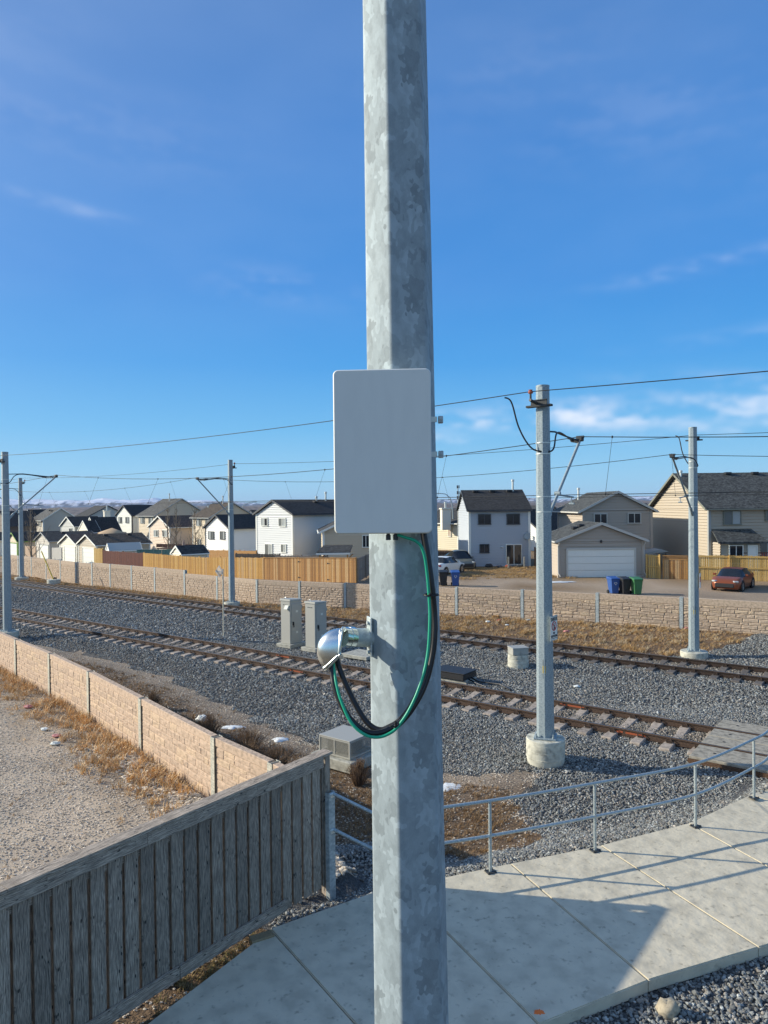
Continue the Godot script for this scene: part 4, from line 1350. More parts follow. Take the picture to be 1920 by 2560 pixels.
func scatter_grass() -> void:
	var r := RandomNumberGenerator.new(); r.seed = 33
	var m := mat("dry grass", Color.WHITE, .9)
	m.vertex_color_use_as_albedo = true
	m.backlight_enabled = true
	m.backlight = Color(.3, .25, .15)
	var sets := [[], [], []]; var cols := [[], [], []]
	var cs := .5
	var u := -6.0
	while u < 68.0:
		var n := -3.0
		while n < 37.0:
			var c := tp(u + .25, n + .25)
			var d := -c.z
			if in_view(c) and d > 2.0 and n < lut(WALL_FAR, u) - .15:
				var zz := zone(u + .25, n + .25)
				var dens := 0.0
				if zz == "verge":
					dens = 95.0 if n > 28 else (70.0 if n < 12.8 or u > 9 else 12.0)
					if n > 28 and d > 40: dens = 70.0
					if n < 28 and lut(TOE, u) - n < .9: dens = 6.0
					if u < 7.3 and n < 8: dens = 330.0
					if absf(u - 7.7) < 2.2 and absf(n - 11.5) < 1.8: dens = 260.0
				elif zz == "alley":
					var w := lut(WALL_NEAR, u) - n
					dens = 90.0 * (1.0 - smoothstep(.5, 2.0, w + 1.2 * nz.get_noise_2d(u * .9, n * .9))) * smoothstep(10.5, 12.5, u)
					if w > 1.2: dens += 9.0 * smoothstep(.15, .5, nz.get_noise_2d(u * .8 + 70.0, n * .8))
				var cl := nz.get_noise_2d(u * 2.2, n * 2.2)
				dens *= clampf(.7 + 1.4 * cl, .1, 2.0)
				var cnt := int(dens * cs * cs + r.randf())
				for i in cnt:
					var pu := u + r.randf() * cs; var pn := n + r.randf() * cs
					var wall_d := lut(WALL_NEAR, pu) - pn
					if absf(wall_d) < .16 and pu > 7.0: continue
					if pn < lut(EDGE, pu) + .1 and slab_at(tp(pu, pn)): continue
					if zone(pu, pn) == "ballast": continue
					var h := r.randf_range(.05, .13)
					if wall_d > 0 and wall_d < 1.6 and pu > 11: h *= 2.1
					if n > 28:
						h *= 1.15
						if cl > .25: h *= 1.5
					if d < 17 and n > 8 and pu < 10.5: h *= .8
					var k := r.randf_range(.65, 1.25)
					var gold := r.randf()
					var col := Color(.54, .35, .145) if gold < .4 + cl else (Color(.46, .30, .15) if gold < .75 else Color(.64, .52, .33))
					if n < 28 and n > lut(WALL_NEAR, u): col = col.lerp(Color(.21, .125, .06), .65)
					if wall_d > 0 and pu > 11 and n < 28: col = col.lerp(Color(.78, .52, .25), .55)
					if u < 7.3 and n < 8: col = Color(.24, .21, .07).lerp(Color(.36, .24, .1), r.randf())
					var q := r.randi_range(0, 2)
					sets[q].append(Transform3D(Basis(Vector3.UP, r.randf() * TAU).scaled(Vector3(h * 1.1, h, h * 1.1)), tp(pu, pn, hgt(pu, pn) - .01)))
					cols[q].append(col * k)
			n += cs
		u += cs
	for i in 2600:   # the brown lawn before the blue grey house
		var p := Vector3(r.randf_range(5.2, 14.6), 0, r.randf_range(-63.0, -53.0))
		if nz.get_noise_2d(p.x * .7, p.z * .7) < -.15: continue
		p.y = lut(LOT, p.x)
		var h := r.randf_range(.10, .2)
		var q := r.randi_range(0, 2)
		sets[q].append(Transform3D(Basis(Vector3.UP, r.randf() * TAU).scaled(Vector3(h * 1.3, h, h * 1.3)), p))
		cols[q].append(Color(.50, .34, .15) * r.randf_range(.7, 1.2))
	for q in 3:
		var o := swarm(self, "dry_grass", tuft_mesh(q), m, sets[q], cols[q])
		tag(o, "dry golden brown grass along the walls and tracks", "grass", "dry grass")

const UPPER := [Vector2(-3.6, -5.6), Vector2(-2.52, -7.5), Vector2(-1.48, -9.14), Vector2(-.27, -9.9), Vector2(.88, -10.34), Vector2(1.52, -10.58), Vector2(3.24, -11.18), Vector2(5.12, -11.99), Vector2(6.72, -13.2), Vector2(7.4, -13.85), Vector2(8.46, -15.18)]
const LOWER := [Vector2(-.7, -5.2), Vector2(-.0, -6.2), Vector2(.75, -6.95), Vector2(1.57, -7.38), Vector2(3.02, -8.07), Vector2(4.66, -8.67), Vector2(6.5, -9.5), Vector2(9.1, -10.9), Vector2(11.2, -13.1)]

func slab_at(p: Vector3) -> bool:
	var poly := PackedVector2Array()
	for q in UPPER: poly.append(q)
	for i in range(LOWER.size() - 1, -1, -1): poly.append(LOWER[i])
	return Geometry2D.is_point_in_polygon(Vector2(p.x, p.z), poly)

func slab_y(p: Vector2) -> float:
	var n := NA.x * p.x + NA.z * p.y
	return lerpf(.55, .19, smoothstep(13.6, 17.3, n))

func sidewalk() -> void:
	var t := thing("concrete_path", "curving pale concrete path of jointed slabs below the railing", "path")
	t.set_meta("kind", "structure")
	var full := PackedVector2Array()
	for q in UPPER: full.append(q)
	for i in range(LOWER.size() - 1, -1, -1): full.append(LOWER[i])
	# joints between the slabs, as seen from above
	var J := [[Vector2(-4.6, -6.6), Vector2(-.2, -4.6)], [Vector2(-2.0, -9.79), Vector2(.15, -6.67)], [Vector2(.02, -10.4), Vector2(1.87, -6.77)], [Vector2(1.81, -10.8), Vector2(3.19, -7.48)], [Vector2(3.35, -11.33), Vector2(5.0, -7.5)], [Vector2(5.1, -12.0), Vector2(6.4, -8.6)], [Vector2(6.6, -13.6), Vector2(9.4, -10.2)], [Vector2(7.6, -14.9), Vector2(11.6, -12.0)], [Vector2(8.3, -15.6), Vector2(11.8, -13.2)]]
	var m := mat("path concrete", lin(.575, .51, .415), .9, 0, noise_tex("slab", 0.008, [[0.2, .90], [0.45, .96], [0.7, 1.0]], FastNoiseLite.TYPE_SIMPLEX_SMOOTH, 8, 1024), Vector3.ONE * .3, tex["concrete n"], .35)
	m.detail_enabled = true
	m.detail_blend_mode = BaseMaterial3D.BLEND_MODE_MUL
	m.detail_albedo = noise_tex("specks", 0.02, [[0.0, .7], [0.2, .92], [0.3, 1.0]], FastNoiseLite.TYPE_SIMPLEX_SMOOTH, 5, 1024)
	m.uv2_triplanar = true
	m.uv2_world_triplanar = true
	m.uv2_scale = Vector3.ONE * .9
	for i in J.size() - 1:
		var a: Vector2 = J[i][0]; var b: Vector2 = J[i][1]; var c: Vector2 = J[i + 1][1]; var d: Vector2 = J[i + 1][0]
		var g := .006
		var ea := (b - a).normalized().orthogonal(); var eb := (c - d).normalized().orthogonal()
		if ea.dot(d - a) < 0: ea = -ea
		if eb.dot(a - d) < 0: eb = -eb
		var cell := PackedVector2Array([a + ea * g, b + ea * g, c + eb * g, d + eb * g])
		for poly in Geometry2D.intersect_polygons(full, cell):
			for ins in Geometry2D.offset_polygon(poly, -.012):
				# tooled edge: a lower outer rim and the slab face inside it
				var lo := []; var hi := []; var p2 := []
				for q in poly: p2.append(q); lo.append(slab_y(q) - .14); hi.append(slab_y(q) - .012)
				var mb := MB.new()
				mb.prism(p2, lo, hi)
				var p3 := []; var l3 := []; var h3 := []
				for q in ins: p3.append(q); l3.append(slab_y(q) - .03); h3.append(slab_y(q))
				mb.prism(p3, l3, h3)
				part(t, "slab", mb, m)

func board(L: float, W: float, T: float, v: int) -> ArrayMesh:
	# a vertical board with UVs that pick one of the four strips of the wood texture
	var b := MB.new()
	var w := W / 2; var d := T / 2; var c := .004
	var sx := .25; var o := (v % 4) * .25; var yo := v * .37
	var ring := [Vector2(-w, -d), Vector2(w, -d), Vector2(w, d - c), Vector2(w - c, d), Vector2(-w + c, d), Vector2(-w, d - c)]
	for i in ring.size():
		var p: Vector2 = ring[i]; var q: Vector2 = ring[(i + 1) % ring.size()]
		var A := Vector3(p.x, 0, p.y); var B := Vector3(q.x, 0, q.y)
		var u0 := o + sx * (p.x / W + .5) * .98; var u1 := o + sx * (q.x / W + .5) * .98
		if absf(p.x - q.x) < .02: u1 = u0 + .05
		for t in [[A, B, B + Vector3.UP * L, Vector2(u0, yo), Vector2(u1, yo), Vector2(u1, yo + L * .55)], [A, B + Vector3.UP * L, A + Vector3.UP * L, Vector2(u0, yo), Vector2(u1, yo + L * .55), Vector2(u0, yo + L * .55)]]:
			b.tri(t[0], t[2], t[1], t[3], t[5], t[4])
	for y in [0.0, L]:
		for i in range(1, 5):
			var A := Vector3(ring[0].x, y, ring[0].y); var B := Vector3(ring[i].x, y, ring[i].y); var C := Vector3(ring[i + 1].x, y, ring[i + 1].y)
			if y > 0: b.tri(A, C, B, Vector2(o, 0), Vector2(o, .1), Vector2(o + .1, .1))
			else: b.tri(A, B, C, Vector2(o, 0), Vector2(o + .1, 0), Vector2(o + .1, .1))
	return b.done()

func grey_fence() -> void:
	# runs across the tracks' line at u = 7.1, from behind the camera's left to its lit end post
	var t := thing("grey_board_fence", "weathered grey wooden board fence beside the curving concrete path", "fence", tp(6.95, 0, 0), TY)
	var ms := []
	for k in [.74, .9, 1.02, 1.16]:
		var m := mat("grey wood %.2f" % k, lin(.46 * k, .375 * k, .315 * k), .85, 0, tex["greywood"], Vector3.ONE, tex["greywood n"], .9, false)
		ms.append(m)
	var r := RandomNumberGenerator.new(); r.seed = 8
	var n0 := 1.2; var n1 := 7.66
	# boards face the path: local -x. Local z runs across, so boards are turned a quarter
	var turn := Basis(Vector3.UP, -PI / 2)
	var lens := []
	for v in 8: lens.append(board(1.78, .162, .02, v))
	var thin := []
	for v in 4: thin.append(board(1.76, .145, .02, v + 1))
	var z := n0
	var i := 0
	while z < n1 - .12:
		var y0 := .50 + r.randf_range(-.01, .01)
		part(t, "board", lens[r.randi_range(0, 7)], ms[r.randi_range(0, 3)], Vector3(-.012 + r.randf_range(-.003, .003), y0, z + .0725), turn * Basis(Vector3.BACK, r.randf_range(-.004, .004)))
		if z < n1 - .3:
			var off := r.randf_range(-.024, .016)
			part(t, "board", thin[r.randi_range(0, 3)], ms[r.randi_range(0, 3)], Vector3(.042, y0, z + .0725 + .10 + off), turn)
		z += .198
		i += 1
	# rails, cap and kick board, each in two lengths that meet at a joint
	for q in [[n0, 4.62, "top_rail"], [4.625, 7.52, "top_rail"]]:
		var b := board(q[1] - q[0], .14, .035, 2 if q[0] < 2 else 3)
		part(t, q[2], b, ms[3], Vector3(-.045, 2.31, q[0]), Basis(Vector3(0, 1, 0), Vector3(0, 0, 1), Vector3(1, 0, 0)))
		part(t, "back_rail", b, ms[2], Vector3(.019, 2.2, q[0]), Basis(Vector3(0, 1, 0), Vector3(0, 0, 1), Vector3(1, 0, 0)))
	for q in [[n0, 3.1], [3.105, 4.85], [4.855, 7.7]]:
		var b := board(q[1] - q[0], .18, .038, 5 if q[0] < 2 else 6)
		part(t, "cap_board", b, ms[3], Vector3(.012, 2.405, q[0]), Basis(Vector3(1, 0, 0), Vector3(0, 0, 1), Vector3(0, -1, 0)) )
	for q in [[n0, 5.02], [5.03, 6.75]]:
		var b := board(q[1] - q[0], .15, .036, 1 if q[0] < 2 else 0)
		part(t, "kick_board", b, ms[3], Vector3(-.045, .60, q[0]), Basis(Vector3(0, 1, 0), Vector3(0, 0, 1), Vector3(1, 0, 0)))
	var nails := MB.new()
	for k in 33:
		for y in [2.38, 2.34, .66]:
			var zq := n0 + .198 * k + .04 + (.06 if y < 2.36 and y > 1.0 else 0.0)
			if zq < n1 - .15 and not (y < 1.0 and zq > 6.7): nails.bar(Vector3(-.062, y, zq), Vector3(-.066, y, zq), .005, 6)
	part(t, "nail_heads", nails, mats["dark fitting"]).set_meta("kind", "stuff")
	for zz in [2.4, 5.0, 7.62]:
		var b := board(2.2, .1, .1, 3)
		part(t, "post", b, ms[2], Vector3(.115 if zz < 7 else .0, .18, zz), turn)


# ---------------------------------------------------------------- the pole in front
func main_pole() -> void:
	var t := thing("galvanized_pole", "large six sided galvanized steel pole standing right in front", "pole", Vector3(.109, .4, -2.6))
	var m := MB.new()
	var cs := []
	var rr := .024
	var prof := func(R: float) -> Array:
		var out := []
		for k in 6:
			var a := deg_to_rad(-75.0 + 60.0 * k)
			var v := Vector2(sin(a), cos(a)) * R
			var dirs := [deg_to_rad(-75.0 + 60.0 * k - 30.0), deg_to_rad(-75.0 + 60.0 * k + 30.0)]
			var c := Vector2(sin(a), cos(a)) * (R - rr / cos(PI / 6))
			for q in 6:
				var b := lerpf(dirs[0], dirs[1], q / 5.0)
				out.append(c + Vector2(sin(b), cos(b)) * rr)
		return out
	var ys := []
	for i in 13: ys.append(i * .95)
	var rows := []
	for y in ys:
		var W: float = .28 - .0117 * (y + .4 - 4.084)
		var row := []
		for p in prof.call(W / 1.932): row.append(Vector3(p.x - .0069 * y, y, p.y))
		rows.append(row)
	var N: int = rows[0].size()
	for i in rows.size() - 1:
		var per := 0.0
		for k in N:
			var k2 := (k + 1) % N
			m.sg = 1
			var L: float = rows[0][k].distance_to(rows[0][k2])
			var a: Vector3 = rows[i][k]; var b: Vector3 = rows[i][k2]; var c: Vector3 = rows[i + 1][k2]; var d: Vector3 = rows[i + 1][k]
			m.tri(a, b, c, Vector2(per, a.y), Vector2(per + L, b.y), Vector2(per + L, c.y))
			m.tri(a, c, d, Vector2(per, a.y), Vector2(per + L, c.y), Vector2(per, d.y))
			per += L
	part(t, "shaft", m, mats["spangle"])
	var f := MB.new()
	f.bevel(Vector3(0, .02, 0), Vector3(.55, .05, .55), .01)
	part(t, "base_plate", f, mats["galvanized"])
	# conduit stub with its welded plate
	var cd := MB.new()
	cd.bar(Vector3(-.02, 5.511, -2.60) - t.position, Vector3(-.125, 5.53, -2.525) - t.position, .034, 24)
	part(t, "conduit", cd, mats["spangle fine"])
	var pl := MB.new()
	pl.bevel(Vector3(-.057, 5.525, -2.566) - t.position, Vector3(.008, .14, .055), .003, Basis(Vector3.UP, .28))
	pl.bar(Vector3(-.066, 5.575, -2.55) - t.position, Vector3(-.058, 5.575, -2.553) - t.position, .007, 8)
	pl.bar(Vector3(-.066, 5.47, -2.55) - t.position, Vector3(-.058, 5.47, -2.553) - t.position, .007, 8)
	part(t, "conduit_plate", pl, mats["spangle fine"])

	var w := thing("weatherhead", "shiny aluminium weatherhead on the conduit stub left of the big pole", "weatherhead", Vector3(-.125, 5.53, -2.525))
	var o := w.position
	var cp := MB.new()
	var ax := Vector3(-.027, .004, .026)
	var dirn := Vector3(-.105, .019, .075).normalized()
	cp.bar(Vector3.ZERO - dirn * .012, dirn * .008, .037, 24)
	cp.bar(dirn * .008, dirn * .03, .0355, 24)
	part(w, "coupling", cp, mats["chrome"])
	var hd := MB.new()
	var hc := Vector3(-.160, 5.488, -2.474) - o
	var PT := func(ph: float, ps: float, k: float) -> Vector3:
		var R := (.082 if ph < 150.0 else lerpf(.082, .078, (ph - 150.0) / 60.0)) * k
		return hc + Vector3(cos(deg_to_rad(ph)), sin(deg_to_rad(ph)), 0) * R * pow(cos(deg_to_rad(ps)), .8) + Vector3(0, 0, .044 * k * sin(deg_to_rad(ps)))
	hd.sg = 1
	for i in 16:
		for j in 16:
			var p0 := 84.0 + 138.0 * i / 16.0; var p1 := 84.0 + 138.0 * (i + 1) / 16.0
			var s0 := -88.0 + 176.0 * j / 16.0; var s1 := -88.0 + 176.0 * (j + 1) / 16.0
			hd.quad(PT.call(p0, s0, 1.0), PT.call(p0, s1, 1.0), PT.call(p1, s1, 1.0), PT.call(p1, s0, 1.0))
	hd.sg = -1
	for e in [84.0, 222.0]:
		for j in 16:
			var s0 := -88.0 + 176.0 * j / 16.0; var s1 := -88.0 + 176.0 * (j + 1) / 16.0
			if e < 100: hd.tri(hc, PT.call(e, s1, .99), PT.call(e, s0, .99))
			else: hd.tri(hc, PT.call(e, s0, .9), PT.call(e, s1, .9))
	part(w, "hood", hd, mats["polished aluminium"])
	var rm := MB.new()
	for e in [84.0, 222.0]:
		var rim := []
		for j in 19: rim.append(PT.call(e + (-2.0 if e < 100 else 2.0), -88.0 + 176.0 * j / 18.0, 1.03) )
		rm.tube(rim, .0048, 8)
		rim.clear()
		for j in 19: rim.append(PT.call(e + (3.0 if e < 100 else 8.0), -88.0 + 176.0 * j / 18.0, 1.01) + Vector3(.0, -.004, 0))
		rm.tube(rim, .004, 8)
	rm.bar(hc + Vector3(.008, -.006, .038), hc + Vector3(.009, -.007, .052), .007, 12)
	rm.bar(hc + Vector3(0.004, .08, .02), hc + Vector3(0.004, -.0, .046), .0042, 8)
	rm.bar(hc + Vector3(0.004, -.0, .046), hc + Vector3(-.052, -.05, .03), .0042, 8)
	part(w, "flange", rm, mats["brushed aluminium"])

	var a := thing("antenna_panel", "plain flat grey panel antenna mounted on the big pole", "antenna", Vector3(-.0035, 6.181, -2.41), deg_to_rad(-3.0))
	var ab := MB.new()
	var rect := func(w2: float, h2: float, r2: float, z: float) -> Array:
		var out := []
		for q in [[w2 - r2, h2 - r2, 0.0], [-(w2 - r2), h2 - r2, 90.0], [-(w2 - r2), -(h2 - r2), 180.0], [w2 - r2, -(h2 - r2), 270.0]]:
			for k in 9:
				var an := deg_to_rad(q[2] + 90.0 * k / 8.0)
				out.append(Vector3(q[0] + cos(an) * r2, q[1] + sin(an) * r2, z))
		return out
	var rings := [rect.call(.158, .271, .014, -.042), rect.call(.1665, .2795, .018, -.034), rect.call(.1665, .2795, .018, -.006), rect.call(.1655, .2785, .017, -.0025), rect.call(.163, .276, .0145, -.0004), rect.call(.1625, .2755, .014, 0.0)]
	ab.sg = 1
	for i in rings.size() - 1:
		for k in 36: ab.quad(rings[i][k], rings[i][(k + 1) % 36], rings[i + 1][(k + 1) % 36], rings[i + 1][k])
	ab.sg = 2
	for k in range(1, 35):
		ab.tri(rings[-1][0], rings[-1][k], rings[-1][k + 1])
		ab.tri(rings[0][0], rings[0][k + 1], rings[0][k])
	part(a, "radome", ab, mats["radome grey"])
	for x in [.016, .041]:
		var c := MB.new()
		c.lathe([Vector2(.006, -.03), Vector2(.0085, -.03), Vector2(.0085, -.012), Vector2(.006, -.012), Vector2(.006, 0)], 10, Vector3(x, -.272, -.026))
		part(a, "connector", c, mats["dark fitting"])
	for y in [.119, -.004]:
		var b := MB.new()
		b.bevel(Vector3(.165, y, -.075), Vector3(.003, .02, .075), .001)
		b.bevel(Vector3(.176, y, -.112), Vector3(.025, .02, .003), .001)
		var bk := part(a, "clamp_strap", b, mats["bright steel"])
		var c := MB.new()
		c.bevel(Vector3(.2015, y, -.125), Vector3(.018, .024, .03), .002)
		c.bar(Vector3(.203, y, -.112), Vector3(.203, y, -.105), .0062, 6)
		c.bar(Vector3(.203, y, -.106), Vector3(.203, y, -.099), .003, 8)
		part(bk, "clamp_block", c, mats["zinc clamp"])
	var mnt := MB.new()
	mnt.bevel(Vector3(.05, .0, -.05), Vector3(.12, .3, .02), .004)
	part(a, "mounting_plate", mnt, mats["bright steel"])

func cables() -> void:
	var g := [Vector3(-0.182, 5.461, -2.46), Vector3(-0.176, 5.424, -2.44), Vector3(-0.168, 5.387, -2.415), Vector3(-0.151, 5.339, -2.39), Vector3(-0.119, 5.277, -2.365), Vector3(-0.077, 5.241, -2.35), Vector3(-0.035, 5.23, -2.345), Vector3(0.006, 5.24, -2.345), Vector3(0.041, 5.266, -2.35), Vector3(0.084, 5.328, -2.36), Vector3(0.121, 5.41, -2.38), Vector3(0.143, 5.494, -2.4), Vector3(0.152, 5.597, -2.415), Vector3(0.152, 5.667, -2.425), Vector3(0.145, 5.768, -2.43), Vector3(0.133, 5.84, -2.43), Vector3(0.11, 5.873, -2.43), Vector3(0.068, 5.889, -2.43), Vector3(0.045, 5.897, -2.43)]
	var A := [Vector3(-0.189, 5.459, -2.46), Vector3(-0.183, 5.414, -2.44), Vector3(-0.175, 5.381, -2.42), Vector3(-0.152, 5.329, -2.395), Vector3(-0.116, 5.278, -2.375), Vector3(-0.067, 5.243, -2.366), Vector3(-0.021, 5.239, -2.365), Vector3(0.017, 5.253, -2.366), Vector3(0.052, 5.274, -2.37), Vector3(0.096, 5.325, -2.383), Vector3(0.135, 5.394, -2.403), Vector3(0.16, 5.482, -2.42), Vector3(0.17, 5.559, -2.43), Vector3(0.17, 5.63, -2.44), Vector3(0.163, 5.717, -2.44), Vector3(0.152, 5.81, -2.45), Vector3(0.139, 5.897, -2.462), Vector3(0.138, 5.93, -2.468)]
	var B := [Vector3(-0.171, 5.463, -2.48), Vector3(-0.158, 5.425, -2.465), Vector3(-0.136, 5.376, -2.45), Vector3(-0.103, 5.313, -2.43), Vector3(-0.064, 5.259, -2.41), Vector3(-0.025, 5.239, -2.395), Vector3(0.01, 5.25, -2.388), Vector3(0.049, 5.275, -2.39), Vector3(0.089, 5.325, -2.4), Vector3(0.126, 5.395, -2.415), Vector3(0.152, 5.48, -2.435), Vector3(0.163, 5.556, -2.452), Vector3(0.163, 5.628, -2.46), Vector3(0.158, 5.714, -2.465), Vector3(0.148, 5.809, -2.468), Vector3(0.136, 5.896, -2.472), Vector3(0.133, 5.93, -2.474)]
	for q in [[g, .0052, "green_cable", "thin green cable looping from the weatherhead up under the panel", mats["cable green"]], [A, .0098, "black_cable", "outer black cable of the loop hanging beside the green one", mats["cable black"]], [B, .0098, "black_cable", "inner black cable of the loop, nearest the pole", mats["cable black"]]]:
		var cv := Curve3D.new()
		var P: Array = q[0]
		for i in P.size():
			var t: Vector3 = (P[mini(i + 1, P.size() - 1)] - P[maxi(i - 1, 0)]) * .18
			cv.add_point(P[i], -t, t)
		cv.bake_interval = .008
		var b := MB.new()
		b.tube(Array(cv.get_baked_points()), q[1], 14)
		var o := part(self, q[2], b, q[4])
		tag(o, q[3], "cable", "")
	for q in [[Vector3(.159, 5.689, -2.437), Vector3(.04, .011, .045), "cable tie round the loop beside the dark pole face", .0, .03], [Vector3(.035, 5.266, -2.367), Vector3(.03, .012, .04), "cable tie with its knot at the bottom of the loop", .75, .028]]:
		var t := thing("cable_tie", q[2], "cable tie", q[0])
		var b := MB.new()
		var ring := []
		var bs := Basis(Vector3.BACK, q[3])
		for k in 17: ring.append(bs * Vector3(cos(TAU * k / 16.0) * q[1].x * .62, 0, sin(TAU * k / 16.0) * q[4] * .75))
		b.tube(ring, .0032, 6)
		part(t, "strap", b, mats["cable black"])
		var c := MB.new()
		c.bevel(bs * Vector3(-.004, .004, .022), Vector3(.01, .009, .008), .002, bs)
		if q[3] > 0:
			c.bar(bs * Vector3(-.006, .004, .022), bs * Vector3(-.014, .018, .03), .003, 6)
			c.bar(bs * Vector3(.0, .004, .024), bs * Vector3(.01, .016, .028), .003, 6)
		part(t, "lock_head", c, mats["cable black"])


# ---------------------------------------------------------------- build
func _ready() -> void:
	# camera, sky, sun, exposure
	var cam := Camera3D.new()
	cam.name = "camera"
	add_child(cam)
	var pitch := deg_to_rad(-0.58); var roll := deg_to_rad(0.6)
	var fwd := Vector3(0, sin(pitch), -cos(pitch)); var up0 := Vector3(0, cos(pitch), sin(pitch))
	var rt := Vector3.RIGHT * cos(roll) - up0 * sin(roll)
	var up := Vector3.RIGHT * sin(roll) + up0 * cos(roll)
	cam.transform = Transform3D(Basis(rt, up, -fwd), Vector3(0, 6, 0))
	cam.fov = 71.6
	cam.near = .05
	cam.far = 12000.0
	cam.current = true
	var we := WorldEnvironment.new()
	we.name = "world"
	var env := Environment.new()
	env.background_mode = Environment.BG_SKY
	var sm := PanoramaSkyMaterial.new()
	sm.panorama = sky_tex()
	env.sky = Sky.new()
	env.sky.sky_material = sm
	env.background_energy_multiplier = 1.0
	env.tonemap_mode = Environment.TONE_MAPPER_LINEAR
	env.tonemap_exposure = 1.2
	env.sdfgi_enabled = true
	env.ssao_enabled = true
	env.ssil_enabled = true
	env.fog_enabled = true
	env.fog_density = 0.0001
	env.fog_light_color = Color(.72, .82, .95)
	we.environment = env
	add_child(we)
	var sun := DirectionalLight3D.new()
	sun.name = "sun"
	sun.light_energy = 1.5
	sun.light_color = Color(1.0, .965, .905)
	sun.light_angular_distance = .53
	sun.shadow_enabled = true
	add_child(sun)
	sun.look_at_from_position(Vector3.ZERO, Vector3(.911, -.375, .169))

	nf.seed = 9; nf.frequency = 1.0; nf.fractal_octaves = 2
	nz.seed = 3; nz.frequency = .5; nz.fractal_octaves = 3
	rng.seed = 1
	setup_materials()
	# the land
	ground()
	lot_ground()
	far_land()
	sidewalk()
	track(18.915, "near rail track on pale concrete ties, in front of the cabinets", 74.0, Color(.42, .355, .28), 3, -7.0, 1.0)
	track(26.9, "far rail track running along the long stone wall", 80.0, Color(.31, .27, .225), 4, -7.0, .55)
	crossing()
	var tops := []
	# far wall, from the right to the left; the tops step up towards the left
	var fp := []; var ft := []; var fb := []
	for q in WALL_FAR:
		fp.append(tp(q[0], q[1]))
	for i in fp.size() - 1:
		var um: float = (WALL_FAR[i][0] + WALL_FAR[i + 1][0]) / 2
		fb.append(lut(VERGE, um) - .14)
		ft.append(lut([[7.0, 1.67], [10.7, 1.64], [14.5, 1.60], [18.2, 1.56], [21.8, 1.49], [25.4, 1.42]], um) if um < 27.2 else (1.38 if um < 30.4 else (1.33 if um < 41.2 else (1.56 if um < 54 else 1.48))))
	wall("long tan stone faced wall beyond the far track", fp, ft, fb, .30, -1, .036, func(i): return i > 1 and i < 7, 5, .15, .42, "far wall", lin(.555, .425, .335), mats["galvanized post"], .02)
	var np := []; var nt := []
	for q in WALL_NEAR: np.append(tp(q[0], q[1]))
	for i in np.size() - 1: nt.append(1.45)
	np = np.slice(0, 8); nt = nt.slice(0, 7)
	wall("beige stone faced wall between the alley and the near track", np, nt, [.0], .16, -1, .011, func(i): return i > 0 and i < 6, 6, .155, .42, "near wall", lin(.585, .43, .335), mats["pale post"], .0)
	grey_fence()
	main_pole()
	cables()
	far_buildings()
	yards()
	trackside()
	railing()
	scatter_rocks()
	scatter_grass()

